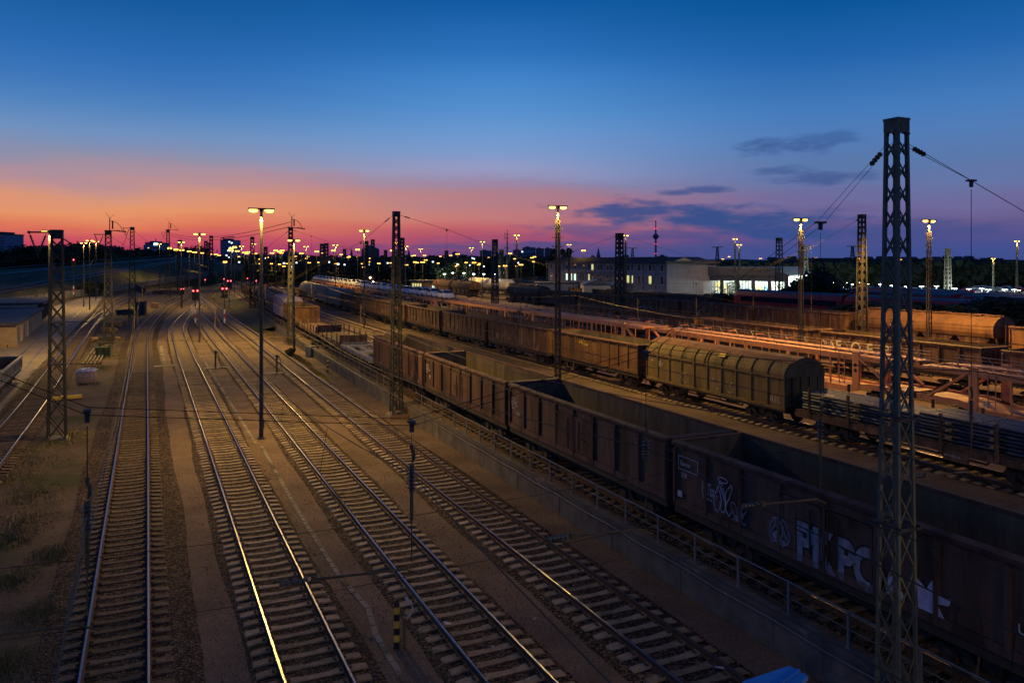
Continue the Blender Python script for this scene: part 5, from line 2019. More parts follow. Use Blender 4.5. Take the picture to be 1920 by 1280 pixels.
def passenger_car(m):
    root = empty('white_car')
    side = [(-2.15, .32), (-2.2, .62), (-2.12, .95), (-1.75, 1.02), (-1.62, 1.05), (-1.2, 1.40), (-.6, 1.50), (.35, 1.47), (.95, 1.08), (1.75, .92), (2.1, .72), (2.15, .35)]
    b = MB()
    n = len(side)
    secs = []
    for x, sc_, zz in ((-.86, 1.0, 0), (-.78, 1.0, 1), (.78, 1.0, 1), (.86, 1.0, 0)):
        for (y, z) in side:
            inset = .16 * max(0, (z - .95) / .55) if abs(x) > .8 else .10 * max(0, (z - .95) / .55)
            b.v.append(((x - math.copysign(inset, x)), y * (1.0 if zz else .985), z - (0.0 if zz else .03) * (z > .9)))
    for k in range(3):
        for j in range(n):
            b.f.append((k * n + j, k * n + (j + 1) % n, (k + 1) * n + (j + 1) % n, (k + 1) * n + j))
            b.m.append(0)
    b.f += [tuple(range(n)), tuple(range(4 * n - 1, 3 * n - 1, -1))]
    b.m += [0, 0]
    b.build('body', m, root)
    for s_ in (-1, 1):
        b = MB()
        b.prism_x([(-1.55, 1.0), (-1.15, 1.36), (-.6, 1.45), (.3, 1.42), (.9, 1.0)], s_ * .82 - .03, s_ * .82 + .03)
        b.build('side_window', 'glass_dark', root)
    b = MB()
    b.add([(-.66, .36, 1.485), (.66, .36, 1.485), (.78, .98, 1.12), (-.78, .98, 1.12)], [(0, 1, 2, 3)])
    b.build('windscreen', 'glass_dark', root)
    b = MB()
    b.add([(-.66, -1.18, 1.44), (.66, -1.18, 1.44), (.76, -1.68, 1.09), (-.76, -1.68, 1.09)], [(3, 2, 1, 0)])
    b.build('rear_window', 'glass_dark', root)
    for s_ in (-1, 1):
        for y in (-1.35, 1.35):
            b = MB()
            b.lathe([(.2, -.1), (.31, -.1), (.31, .1), (.2, .1)], 12, (s_ * .78, y, .31), axis='x')
            b.build('wheel', 'tyre', root)
    return root


cr = passenger_car('car_silver')
used_c = set()
k = 0
for i in range(4, 9):
    for j in range(5):
        y = CY[i] - 13.5 + 2.9 + j * 5.3
        lab = ORD[k] + ' pale car from the near end of the upper carrier deck'
        place(cr, XC, y, lab, 'car', 'pale cars on the upper carrier deck', used_c, flip=(k % 3 == 1), z=RZ + 2.99 - (.06 if j in (0, 4) else 0))
        k += 1
k = 0
for i in (4, 5):
    for j in range(5):
        y = CY[i] - 13.5 + 3.6 + j * 4.8
        place(cr, XC, y, ORD[k] + ' pale car from the near end of the lower carrier deck', 'car', 'pale cars on the lower carrier deck', used_c, z=RZ + .78)
        k += 1

# --- rows behind
g9 = 'open wagons in the row right behind the car carriers'
o9 = open_wagon('open_wagon', 'wagon_brown', ribs=9, L=14.2, detail=False)
for i in range(5):
    o = place(o9, 53.2, 27.0 + i * 15.6, ['open wagon behind the SITPA carrier at the right edge', 'open wagon with big pale FOFS graffiti behind the carriers', 'open wagon behind the carriers, left of the FOFS graffiti',
                                            'open wagon behind the third car carrier', 'leftmost open wagon of the row behind the carriers'][i], 'open wagon', g9, used_w)
    if i == 1:
        for k, ch in enumerate('FOFS'):
            text(ch, 1.25, (-1.56, 5.4 - k * 1.55, 1.75), 'graffiti_black', o, 'graffiti', ext=.004, off=.06)
            text(ch, 1.25, (-1.58, 5.4 - k * 1.55, 1.77), 'clad_cream', o, 'graffiti', ext=.004, off=.02)
        for k in range(5):
            scribble(o, 'clad_cream', 6.9 + k * -.35, 1.6, .3, .9, 90 + k, x=-1.56, n=1, r_=.03)
    if i == 0:
        for k in range(3):
            scribble(o, 'wagon_rust', 3 - k * 1.2, 1.7, .9, .8, 70 + k, x=-1.54, n=2, r_=.02)
g10 = 'wagons in the row with the long domed hopper'
o10 = open_wagon('open_wagon', 'wagon_brown', ribs=9, L=12.6, detail=False)
h10 = hopper_wagon('domed_wagon', 'wagon_rust', L=15.4, detail=False)
o10b = open_wagon('open_wagon', 'wagon_rust', ribs=9, L=12.6, detail=False)
Z10 = RZ + .55
place(h10, 66.0, 50.3, 'long orange brown domed hopper wagon behind the tall near mast', 'domed wagon', g10, used_w, z=Z10)
text('F5', .5, (-1.3, 6.3, 2.35), 'marking_white', h10)
scribble(h10, 'marking_white', 3.0, 2.4, .7, .9, 12, x=-1.52, n=2, r_=.02)
place(o10b, 66.0, 35.6, 'open wagon at the right edge next to the domed hopper', 'open wagon', g10, used_w, z=Z10)
for i, lab in enumerate(['open wagon directly left of the long domed hopper wagon', 'open wagon under the depot hall with a small white scrawl', 'open wagon below the right end of the long grey building', 'open wagon below the middle of the long grey building',
                         'open wagon below the left end of the long grey building']):
    o = place(o10, 66.0, 65.6 + i * 13.9, lab, 'open wagon', g10, used_w, z=Z10)
    if i == 1:
        scribble(o, 'marking_white', 3.2, 1.5, .9, .9, 15, x=-1.55, n=2, r_=.03)
    if i == 2:
        scribble(o, 'graffiti_silver', 2.5, 1.3, 3.5, .9, 16, x=-1.55, n=5, r_=.03)
place(h10, 66.0, 136.0, 'domed hopper wagon right of the tall middle lamp mast', 'domed wagon', g10, used_w, z=Z10)
h10c = hopper_wagon('domed_wagon', 'wagon_brown', L=14.5, detail=False)
place(h10c, 66.0, 172.0, 'dark domed wagon in front of the low station building', 'domed wagon', g10, used_w, z=Z10)
place(h10c, 66.0, 187.2, 'dark domed wagon left of the low station building, behind the cars', 'domed wagon', g10, used_w, z=Z10)
g11 = 'wagons in the row with the white tank wagons'
tk = tank_wagon('tank_wagon', 'tank_white', L=15.5, R=1.5)
for i, (y, lab) in enumerate([(198, 'cream white tank wagon nearest the brown open wagons'), (215, 'second white tank wagon, touching the lamp')]):
    place(tk, 85.5, y, lab, 'tank wagon', g11, used_w)
for i in range(6):
    place(o10, 85.5, 182.0 - i * 14.2, ['rusty open wagon touching the cream white tank wagon', 'second open wagon right of the white tank wagons', 'third open wagon right of the white tank wagons', 'fourth open wagon right of the white tank wagons',
                                         'fifth open wagon right of the white tank wagons', 'sixth open wagon right of the white tank wagons'][i], 'open wagon', g11, used_w)
# box wagon and far locomotive
bw = covered_wagon('box_wagon', 'wagon_brown', L=9.0, split=False, panels=5, detail=False, roof_ribs=False, zt=3.3)
x, y = G(396, 527, .3)
bw.location = (x, y, .3)
bw.rotation_euler = (0, 0, -.25)
tag(bw, 'small brown box wagon standing alone in the track fan, below the blue tower', 'box wagon')
lo = covered_wagon('shunting_locomotive', 'wagon_rust', L=11, split=False, panels=4, detail=False, roof_ribs=False, zt=3.7)
x, y = PD(694, 285)
lo.location = (x, y, RZ)
lo.rotation_euler = (0, 0, -math.atan2(x, y))
tag(lo, 'approaching locomotive with three glowing headlights below the dark trees', 'locomotive')
for (dx, z) in ((-1.0, 1.5), (1.1, 1.5), (0, 3.1)):
    b = MB()
    b.lathe([(.3, -5.75), (.3, -5.6)], 12, (dx, 0, z), axis='y')
    b.build('headlight', 'head_lamp', lo)
rt = None


# ------------------------------------------------------------------ signals
def signal(px_, yl, ybase, zb, label, D=None, sz=1.0, twin=True, post='white_paint', lens=.10):
    if D is None:
        D = F * (CZ - zb) / (ybase - HZ)
    x, y = PD(px_, D)
    z = zat(yl, D) - zb
    root = empty('railway_signal', (x, y, zb), -math.atan2(x, y), label, 'railway signal')
    b = MB()
    b.tube([(0, .12, 0), (0, .12, z - .3)], .07 * sz, 6)
    b.build('post', 'dark_steel', root)
    if sz >= .9:
        b = MB()
        b.box(-.12, .12, -.02, .04, 0.5, 1.2)
        b.box(-.12, .12, -.02, .04, 1.9, 2.6)
        b.build('mast_plate', 'white_paint', root)
        b = MB()
        b.box(-.12, .12, -.02, .04, 1.2, 1.9)
        b.build('mast_plate', 'red_paint', root)
    b = MB()
    b.box(-.5 * sz, .5 * sz, 0, .2, z - 1.5 * sz, z + .7 * sz)
    b.box(-.55 * sz, .55 * sz, -.2, .2, z + .7 * sz, z + .74 * sz)
    b.build('signal_head', 'black_paint', root)
    for s_ in ((-1, 1) if twin else (0,)):
        b = MB()
        b.lathe([(lens * 1.7 * sz, -.06), (lens * sz * 1.6, -.10), (.03, -.12)], 12, (s_ * .3 * sz, 0, z), axis='y')
        b.build('red_light', 'red_lamp', root)
        b = MB()
        b.lathe([(lens * .9 * sz, -.121), (lens * sz * .8, -.15), (.02, -.16)], 10, (s_ * .3 * sz, 0, z), axis='y')
        b.build('lens_core', 'red_lamp_core', root)
    return root


signal(366.3, 545, 611, 0, 'red twin light signal in the middle of the track fan, striped mast')
signal(421, 541, 611, 0, 'red twin light signal between the fourth track and the wall')
signal(430, 526.5, 577, .2, 'dark signal with two red lights close to the violet covered wagon')
signal(342, 541.5, 577, 0, 'small dim red signal left of the central red signal', sz=.8, lens=.10)
signal(138, 487, 0, 1.5, 'single red signal by the raised road on the left embankment', D=190, twin=False, sz=1.1)
for i, (px_, yl, D, lab) in enumerate([(384.5, 524.5, 320, 'tiny red signal light left of the brown box wagon'), (410, 504.5, 420, 'tiny red signal high in the distance above the box wagon'), (420, 523, 330, 'tiny red signal right of the brown box wagon'),
                                       (464, 522, 330, 'tiny red signal left of the mast down the wall'), (480.5, 526.5, 300, 'tiny red signal between the mast down the wall and the lamp pole'), (512, 521, 310, 'tiny red signal left of the grey tank wagon'),
                                       (528, 517.5, 330, 'rightmost tiny red signal by the grey tank wagon'), (449.5, 510.5, 400, 'tiny red signal in the far track fan below the blue tower'), (433, 508, 430, 'faintest tiny red signal in the far track fan')]):
    zb = min(.5, zat(yl, D) - .9)
    signal(px_, yl, 0, zb, lab, D=D, twin=False, sz=.9, lens=.16)
# yellow lit marker boards far off
for i, (px_, yy, D, w_, h_, lab) in enumerate([(372.5, 507, 420, 1.9, 1.9, 'yellow square board beside the far lamp pole'), (417.5, 501, 400, 1.2, .8, 'small yellow board on a post below the blue tower'), (430.5, 496, 420, 1.1, 1.0, 'round yellow marker on a post below the blue tower')]):
    x, y = PD(px_, D)
    z = zat(yy, D)
    root = empty('marker_board', (x, y, .3), -math.atan2(x, y), lab, 'sign')
    b = MB()
    b.bar((0, .05, 0), (0, .05, z - .3), .15)
    b.build('post', 'dark_steel', root)
    b = MB()
    if i == 2:
        b.lathe([(w_ * .5, -.05), (w_ * .5, 0)], 12, (0, 0, z - .3), axis='y')
    else:
        b.box(-w_ / 2, w_ / 2, -.05, 0, z - .3 - h_ / 2, z - .3 + h_ / 2)
    b.build('board', 'sign_yellow', root)

# ------------------------------------------------------------------ small things in the near yard
def standpipe(px_, py, label, slab=True, hose=True):
    x, y = G(px_, py)
    root = empty('standpipe', (x, y, 0), 0, label, 'hydrant')
    if slab:
        b = MB()
        b.box(-1.1, 1.1, -.5, .5, -.1, .06)
        b.build('slab', 'concrete', root)
    b = MB()
    b.tube([(0, 0, .05), (0, 0, 1.5)], .085, 8)
    b.tube([(0, 0, 1.35), (.22, 0, 1.55), (.3, 0, 1.25)], .04, 6)
    b.lathe([(.14, 1.5), (.14, 1.62), (.05, 1.7)], 8)
    b.build('post', 'dark_steel', root)
    if hose:
        b = MB()
        b.tube([(.3, 0, 1.25), (.35, -.1, .6), (.5, -.3, .08), (1.1, -.9, .04), (1.9, -1.5, .04), (2.2, -.9, .04), (1.5, .2, .04), (.9, .5, .04), (.2, -.6, .05), (-.3, -1.2, .04)], .035, 5)
        b.build('hose', 'black_paint', root)
    return root


standpipe(404, 690, 'standpipe with a coiled black hose on a slab between the second and third tracks')
standpipe(519, 700, 'standpipe with a loose hose between the third and fourth tracks')


def bollard(px_, py, label, h=1.15, cablebox=False):
    x, y = G(px_, py)
    root = empty('striped_post', (x, y, 0), math.radians(-25), label, 'marker post')
    n = 7
    prev = None
    ya, bl = MB(), MB()
    for i in range(n):
        z0, z1 = h * i / n, h * (i + 1) / n
        t = (ya if i % 2 else bl)
        if i == n - 1:
            t.add([(-.07, -.07, z0), (.07, -.07, z0), (.07, .07, z0), (-.07, .07, z0), (-.03, -.03, z1), (.03, -.03, z1), (.03, .03, z1), (-.03, .03, z1)],
                  [(0, 1, 5, 4), (1, 2, 6, 5), (2, 3, 7, 6), (3, 0, 4, 7), (4, 5, 6, 7)])
        else:
            t.prism_z([(-.07, -.07), (.07, -.07), (.07, .07), (-.07, .07)], z0, z1)
    ya.build('yellow_bands', 'sign_yellow', root)
    bl.build('black_bands', 'black_paint', root)
    if cablebox:
        b = MB()
        b.bar((.2, .02, 0), (.2, .02, .72), .09)
        b.bar((.2, .02, .72), (.24, .02, .78), .15, .15)
        b.build('bracket', 'rod_steel', root)
        b = MB()
        b.tube([(.24, .02, .76), (.36, .02, .88), (.42, .02, 1.05), (.36, .02, 1.2), (.26, .02, 1.3)], .022, 6)
        b.tube([(.29, .02, 1.22), (.24, .02, 1.33)], .045, 6)
        b.build('cable_end', 'marking_white', root)
    return root


bollard(744, 1214, 'tall yellow and black striped post with a curled cable in the foreground walkway', 1.28, True)
bollard(614.5, 697, 'small yellow and black striped post at the foot of the retaining wall', 1.3)
x, y = G(585, 668)
root = empty('concrete_block', (x, y, 0), .5, 'broken pale concrete block in the weeds below the retaining wall', 'concrete block')
b = MB()
b.prism_z([(-.55, -.5), (.6, -.4), (.5, .5), (-.5, .45)], 0, 1.1)
b.build('block', 'concrete', root)
b = MB()
b.box(-.25, .3, -.62, -.5, .35, .9)
b.build('niche', 'dark_steel', root)
# litter
for i, (px_, py, m, lab) in enumerate([(839, 1170, 'bag_white', 'crumpled white paper on the sleepers of the third track'), (1351, 1251, 'bag_white', 'torn white plastic scrap on the rightmost near sleepers'), (834, 909, 'marking_white', 'small pale scrap on the fourth track'),
                                       (1005, 1160, 'bag_white', 'tiny pink scrap on the walkway right of the third track'), (663, 751, 'sign_yellow', 'small yellow scrap beside the fourth track'), (925, 1214, 'bag_white', 'pale crumb of litter between the third track rails')]):
    x, y = G(px_, py, .1)
    rr = random.Random(i)
    b = MB()
    s_ = .17 if i < 2 else .08
    P_ = [(x + rr.uniform(-s_, s_), y + rr.uniform(-s_, s_), .07 + rr.uniform(0, .09)) for _ in range(7)]
    b.add(P_, [(0, 1, 2), (1, 3, 2), (2, 3, 4), (4, 3, 5), (5, 6, 4), (0, 2, 6)])
    tag(b.build('litter', m), lab, 'litter')

# bulk bag, beam, pipes, pallets on the left
x, y = G(162, 716)
root = empty('bulk_bag', (x, y, 0), math.radians(-12), 'big square bulk bag topped with white plastic, beside the left lattice mast', 'bulk bag')
rr = random.Random(4)
b = MB()
n = 14
for (z, r_) in ((0, .66), (.2, .74), (.55, .77), (.85, .72), (.98, .66)):
    for i in range(n):
        a = 2 * math.pi * i / n
        q = 1 / max(abs(math.cos(a)), abs(math.sin(a))) ** .8
        b.v.append((r_ * q * math.cos(a) * rr.uniform(.96, 1.04), r_ * q * math.sin(a) * rr.uniform(.96, 1.04), z))
for k in range(4):
    for i in range(n):
        b.f.append((k * n + i, k * n + (i + 1) % n, (k + 1) * n + (i + 1) % n, (k + 1) * n + i))
        b.m.append(0)
b.build('bag', 'bag_tan', root)
b = MB()
for i in range(10):
    for j in range(10):
        b.v.append((-.75 + 1.5 * i / 9, -.75 + 1.5 * j / 9, .98 + rr.uniform(-.02, .2) * (1 if 0 < i < 9 and 0 < j < 9 else -.4)))
for i in range(9):
    for j in range(9):
        b.f.append((i * 10 + j, (i + 1) * 10 + j, (i + 1) * 10 + j + 1, i * 10 + j + 1))
        b.m.append(0)
b.build('plastic_cover', 'bag_white', root)
x, y = G(126, 748)
b = MB()
b.bar((x - 1.0, y - .2, .13), (x + .95, y + .1, .16), .3, .22)
tag(b.build('beam', 'sign_yellow'), 'short yellow painted beam lying beside the left lattice mast', 'beam')
a, c = G(154, 687), G(176, 657)
for i in range(5):
    b = MB()
    b.tube([(a[0] + i * .34, a[1], .2), (c[0] + i * .34, c[1], .22)], .07, 7)
    tag(b.build('pipe', 'concrete'), 'pale pipe, one of five lying side by side behind the bulk bag', 'pipe', 'five pale pipes')
b = MB()
for u in (.15, .8):
    q = (a[0] + (c[0] - a[0]) * u, a[1] + (c[1] - a[1]) * u)
    b.bar((q[0] - .2, q[1], .06), (q[0] + 1.6, q[1], .06), .15, .13)
tag(b.build('timber_bearer', 'timber'), 'pair of timber bearers under the five pale pipes', 'timber')
x, y = G(162, 700)
b = MB()
for s_ in (0, 1.7):
    b.bar((x - .8 + s_, y + 2.0, 0), (x - .8 + s_, y + 2.0, .9), .07)
b.bar((x - .8, y + 2.0, .9), (x + .9, y + 2.0, .9), .08)
b.bar((x - .8, y + 2.0, .5), (x + .9, y + 2.0, .5), .06)
tag(b.build('trestle', 'sign_yellow'), 'low yellow trestle behind the bulk bag', 'trestle')
rr = random.Random(9)
used_p = set()
b = MB()
for k in range(7):
    b.box(-.6, .6, -.4 + k * .125, -.31 + k * .125, .12, .14)
for k in (-.55, 0, .55):
    b.box(k - .05, k + .05, -.4, .4, 0, .12)
pal = b.build('pallet', 'timber')
heap = [(186, 640, 3), (187, 636, 2), (205, 622, 4), (215, 612, 5), (222, 606, 3), (202, 612, 2), (210, 634, 1)]
kk = 0
for (px_, py, n) in heap:
    x, y = G(px_, py)
    for j in range(n):
        put(pal, (x + rr.uniform(-.1, .1), y + rr.uniform(-.1, .1), j * .145 + .02), rr.uniform(-.3, .6), 'wooden pallet in the pile around the foot of the second left mast', 'pallet', 'pallets piled at the mast foot', used_p, scale=(1.5, 1.5, 1))
        kk += 1
for i, (px_, py, w_, h_, m, lab) in enumerate([(200, 648, 1.6, 1.1, 'dark_steel', 'dark steel tub below the pallet pile'), (194, 668, 1.3, 1.0, 'foliage_dark', 'dark overgrown crate right of the pale pipes'), (235, 590, 3.0, 1.0, 'dark_steel', 'low dark container beyond the pallet pile'),
                                               (264, 590, 1.6, 2.4, 'dark_steel', 'dark upright cabinet right of the third left mast'), (290, 577, 1.5, 1.0, 'timber', 'tan crate beside the slim lamp pole'), (320, 551, 5.0, 1.2, 'dark_steel', 'long dark stack of sleepers left of the red signals'),
                                               (300, 551, 4.0, 1.0, 'dark_steel', 'dark heap of rail parts near the far left mast'), (362, 522, 16.0, 2.6, 'undergear', 'long dark row of stored flat frames behind the signals')]):
    x, y = G(px_, py)
    rr = random.Random(40 + i)
    root = empty('storage_crate', (x, y, 0), rr.uniform(-.3, .3), lab, 'crate')
    b = MB()
    b.box(-w_ / 2, w_ / 2, -.6, .6, .1, h_)
    for k in range(int(w_ / .5) + 1):
        xx = -w_ / 2 + k * w_ / (int(w_ / .5) or 1)
        b.box(xx - .05, xx + .05, -.66, .66, 0, h_ + rr.uniform(.0, .3))
    b.build('crate_body', m, root)
# tilted board on a post
x, y = G(262, 594)
root = empty('tilted_sign', (x, y, 0), 0, 'tilted dark board on a post between the left masts', 'sign')
b = MB()
b.bar((0, 0, 0), (0, 0, 4.6), .12)
b.build('post', 'dark_steel', root)
b = MB()
b.bar((-.9, -.1, 5.4), (.9, -.1, 4.5), .12, 1.1)
b.build('board', 'dark_steel', root)
# small white kilometre posts, blue box
for (px_, py, h_, m, lab, z_) in ((43, 532, 2.0, 'white_paint', 'white marker post on the left embankment slope', 3.2), (52, 556, 2.4, 'blue_paint', 'blue painted box on the strip below the left embankment', .4), (138.5, 523, 2.0, 'white_paint', 'white marker post on the embankment near the red signal', 3.6)):
    D = F * (CZ - z_) / (py - HZ)
    x, y = PD(px_, D)
    b = MB()
    b.box(-.3, .3, -.2, .2, -.8, h_)
    b.box(-.35, .35, -.25, .25, h_, h_ + .1)
    o = b.build('marker_post', m, loc=(x, y, z_))
    tag(o, lab, 'marker post')

# ------------------------------------------------------------------ low shed and open wagon at far left
p1, p2 = Vector(G(30, 648)), Vector(G(97, 592))
d = (p2 - p1)
L = d.length + 1.0
rz = math.atan2(-d.x, d.y)
root = empty('ramp_shed', (p1.x, p1.y, 0), rz, 'long low flat roofed shed with pale doors on the paved ramp', 'shed')
b = MB()
b.box(-9.5, 0, 0, L * .62, 0, 2.45)
b.box(-9.5, -.6, L * .62, L, 0, 3.1)
b.build('wall', 'shed_wall', root)
b = MB()
b.box(-9.9, .35, -.4, L * .62, 2.45, 2.75)
b.box(-9.9, .25, L * .62 + .01, L + .4, 3.1, 3.45)
b.build('roof', 'roof_felt', root)
for k, y in enumerate((1.5, 6.0, 8.4, 13.2, 15.4, 19.0)):
    if y < L * .6:
        b = MB()
        b.box(.0, .05, y, y + (.7 if k % 2 else 1.9), .05, 2.1)
        b.build('door', 'clad_cream' if k in (1, 3) else 'clad_grey', root)
b = MB()
for k in range(14):
    y = L * .63 + k * (L * .36) / 14
    b.box(-.6, -.45, y, y + .25, .2, 3.0)
b.build('grille', 'dark_steel', root)
b = MB()
b.box(-6, -4.8, 2.5, 3.7, 2.75, 3.25)
b.build('roof_vent', 'galvanised', root)
for k in range(5):
    b = MB()
    b.box(-5 + k * 1.1, -4 + k * 1.1, -2.2, -1.0, 0, .35)
    o = b.build('timber_stack', 'timber', loc=(p1.x, p1.y, 0))
    o.rotation_euler = (0, 0, rz)
    tag(o, 'flat stack of timber lying before the end wall of the ramp shed', 'timber', 'timber stacks by the shed')
wl = open_wagon('open_wagon', 'wagon_grey', L=12.0, zt=2.0, zb=.95, ribs=9, doors=False)
x, y = G(30, 712, .1)
wl.location = (x, y, 0.05)
q = TRACKS[8]
dd = min(range(len(q) - 1), key=lambda i: (q[i] - Vector((x, y))).length)
dv = (q[dd + 1] - q[dd]).normalized()
ang = math.atan2(-dv.x, dv.y)
c = q[dd] - dv * 6.6
wl.location = (c.x, c.y, .05)
wl.rotation_euler = (0, 0, ang)
tag(wl, 'low sided grey wagon cut off by the left picture edge on the paved ramp', 'open wagon')

# blue board at the bottom edge, held by a bracket on the near bridge
ZP = CZ - 2.72
q = [G(px_, py, ZP) for px_, py in ((1480, 1247), (1515, 1266), (1452, 1330), (1340, 1330), (1395, 1275))]
x, y = q[0]
root = empty('blue_panel', (x, y, ZP), 0, 'bright blue folded panel poking in at the bottom edge', 'panel')
b = MB()
b.prism_z([(a - x, c - y) for a, c in q][::-1], -.03, 0)
b.build('panel', 'blue_board', root)
b = MB()
m0, m1 = [( (q[0][0] + q[1][0]) / 2 - x, (q[0][1] + q[1][1]) / 2 - y), ((q[2][0] + q[3][0]) / 2 - x, (q[2][1] + q[3][1]) / 2 - y)]
b.bar((m0[0], m0[1], .006), (m1[0], m1[1], .006), .02, .012)
b.build('seam', 'blue_paint', root)
b = MB()
b.bar((m1[0], m1[1], -.04), (m1[0] - .5, m1[1] - 1.0, -1.0), .05)
b.build('bracket', 'galvanised', root)

# ------------------------------------------------------------------ long grey building
def xf(o, x, y, z=0, rz=0):
    o.location = (x, y, z)
    o.rotation_euler = (0, 0, rz)


BX, BY0, BY1, BH = 108.0, 149.0, 208.0, 9.7
bd = empty('office_building', (BX, BY0, UZ), 0, 'long two storey pale grey building with a flat dark roof and a few lit windows', 'building')
LB = BY1 - BY0
b = MB()
b.box(0, 14, 0, LB, 0, BH - 1.0)
b.box(-.5, 0, 0, LB, 0, .9)
for k in range(13):
    b.box(-.14, 0, k * LB / 12 - .25 + (.25 if k == 0 else 0), k * LB / 12 + .25 - (.25 if k == 12 else 0), .9, BH - 1.0)
b.box(-.5, 0, LB * .36, LB * .72, 6.2, 6.35)
b.build('wall', 'render_grey', bd)
b = MB()
b.box(-.7, 14.6, -.6, LB + .6, BH - 1.0, BH - .45)
b.prism_x([(-.6, BH - .45), (LB + .6, BH - .45), (LB - 4, BH + .55), (4, BH + .55)], 1.5, 12)
b.build('roof', 'roof_dark', bd)
b = MB()
b.prism_y([(-.2, BH - 1.0), (-.2, BH - .9), (4.5, BH + .4), (8, BH - .9), (8, BH - 1.0)], -.4, -.1)
b.build('gable', 'shed_wall', bd)
nw = 24
lit_low = {2: 'lit_yellow', 5: 'lit_yellow', 6: 'lit_yellow', 14: 'lit_yellow', 17: 'lit_white', 18: 'lit_white', 19: 'lit_white', 21: 'lit_yellow', 22: 'lit_yellow'}
for i in range(nw):
    y = 1.2 + (LB - 2.4) * (i + .5) / nw + (.35 if i % 2 else -.35)
    for (z0, z1) in ((.9, 2.3), (3.9, 5.7), (6.9, 8.4)):
        low = 3 < z0 < 5
        f = MB()
        f.box(-.06, .04, y - .62, y + .62, z0 - .12, z1 + .08)
        f.box(-.16, -.06, y - .66, y + .66, z0 - .2, z0 - .12)
        fo = f.build('window', 'clad_cream', bd)
        p_ = MB()
        p_.box(-.075, -.061, y - .5, y - .03, z0, z1)
        p_.box(-.075, -.061, y + .03, y + .5, z0, z1)
        mm = lit_low.get(i) if low else ('lit_yellow' if i == 13 and z0 > 6 else None)
        p_.build('pane', mm or 'glass_dark', fo)
for k, y in enumerate((18, 40)):
    b = MB()
    b.box(-2.2, -.16, y, y + 3.2, 0, 3.4)
    b.box(-2.4, -.15, y - .2, y + 3.4, 3.4, 3.6)
    b.build('porch', 'render_grey', bd)
b = MB()
for k in range(10):
    b.box(3 + (k % 3) * 3, 3.6 + (k % 3) * 3, 5 + k * 5.5, 5.8 + k * 5.5, BH - .4, BH + .8 + (k % 2) * .3)
b.build('chimney', 'roof_dark', bd)

# ------------------------------------------------------------------ depot hall
a = Vector(PD(1297, 188))
c = Vector(PD(1474, 176))
d = c - a
L = d.length
rz = math.atan2(d.y, d.x)
hall = empty('depot_hall', (a.x, a.y, UZ), rz, 'brightly lit depot hall with open gates and a glass sloped roof', 'building')
H = 5.9
b = MB()
nb = 6
for i in range(nb + 1):
    x = L * i / nb
    b.box(x - .45, x + .45, 0, .5, 0, H - 1.2)
b.box(-.45, L + .45, 0, .5, H - 1.2, H)
b.build('front_frame', 'clad_grey', hall)
b = MB()
for i in range(nb):
    for j in range(1, 4):
        x = L * i / nb + .45 + (L / nb - .9) * j / 4
        b.box(x - .05, x + .05, .2, .3, 0, H - 1.2)
    for z in (1.6, 3.2):
        b.box(L * i / nb + .45, L * (i + 1) / nb - .45, .301, .36, z, z + .08)
b.build('glazing_bar', 'dark_steel', hall)
b = MB()
b.box(-8.5, -.46, .3, 22, 0, H - .6)
for k in range(8):
    b.box(-8.55, -.5, .2, .3, .5 + k * .6, .56 + k * .6)
b.build('side_wall', 'clad_grey', hall)
b = MB()
b.box(-9, -.46, -.1, 22.3, H - .6, H - .3)
b.build('side_roof', 'roof_dark', hall)
b = MB()
b.prism_y([(-.8, H), (L + .8, H), (L + .8, H + .15), (L - 3, H + 2.0), (1.5, H + 2.0), (-.8, H + .4)], -.4, 24)
b.build('roof', 'clad_grey', hall)
b = MB()
for k in range(26):
    x = .6 + k * (L - 4) / 26
    b.bar((x, -.46, H + .35), (x + 1.1, -.46, H + 1.75), .12, .05)
b.build('roof_glazing_bar', 'galvanised', hall)
b = MB()
b.box(-.4, L + .4, 20, 20.3, 0, H)
b.box(-.4, L + .4, .6, 20, .0, .05)
b.box(-.4, L + .4, .6, 20, H - .15, H - .02)
b.build('inner_wall', 'hall_white', hall)
rr = random.Random(21)
for i in range(nb):
    for j in range(2):
        b = MB()
        x = L * i / nb + 1.0 + j * 2.4
        b.box(x, x + 1.4, 4 + j * 5, 4.2 + j * 5, H - .5, H - .4)
        b.build('ceiling_light', 'white_tube', hall)
    pl = bpy.data.lights.new('hall_light', 'POINT')
    pl.energy = (1100, 1500, 1900, 3600, 4600, 3600)[i]
    pl.color = (.88, 1.0, .84)
    pl.shadow_soft_size = .6
    lo_ = bpy.data.objects.new('hall_light', pl)
    col.objects.link(lo_)
    lo_.parent = hall
    lo_.location = (L * (i + .5) / nb, 7, H - 1.2)
cols = ['sign_yellow', 'blue_paint', 'clad_grey', 'dark_steel', 'red_paint', 'dark_steel', 'clad_cream', 'sign_yellow', 'undergear']
for k in range(22):
    x = rr.uniform(.6, L - .6)
    y = rr.uniform(1.5, 16)
    root = empty('workshop_rack', (hall.matrix_basis @ Vector((x, y, 0))), rz)
    b = MB()
    h_, w_ = rr.uniform(1.2, 4.2), rr.uniform(.5, 1.6)
    for s_ in (-1, 1):
        b.box(s_ * w_ / 2 - .05, s_ * w_ / 2 + .05, -.3, .3, 0, h_)
    for z in range(int(h_ / .7) + 1):
        b.box(-w_ / 2, w_ / 2, -.3, .3, z * .7 + .1, z * .7 + .1 + rr.uniform(.06, .5))
    b.build('shelf', cols[k % len(cols)], root)
    root.location.z = UZ
    x_, y_ = hall.location.x + x * math.cos(rz) - y * math.sin(rz), hall.location.y + x * math.sin(rz) + y * math.cos(rz)
    root.location = (x_, y_, UZ)
    tag(root, 'piece of workshop equipment standing inside the lit depot hall', 'workshop rack', 'equipment inside the depot hall')
b = MB()
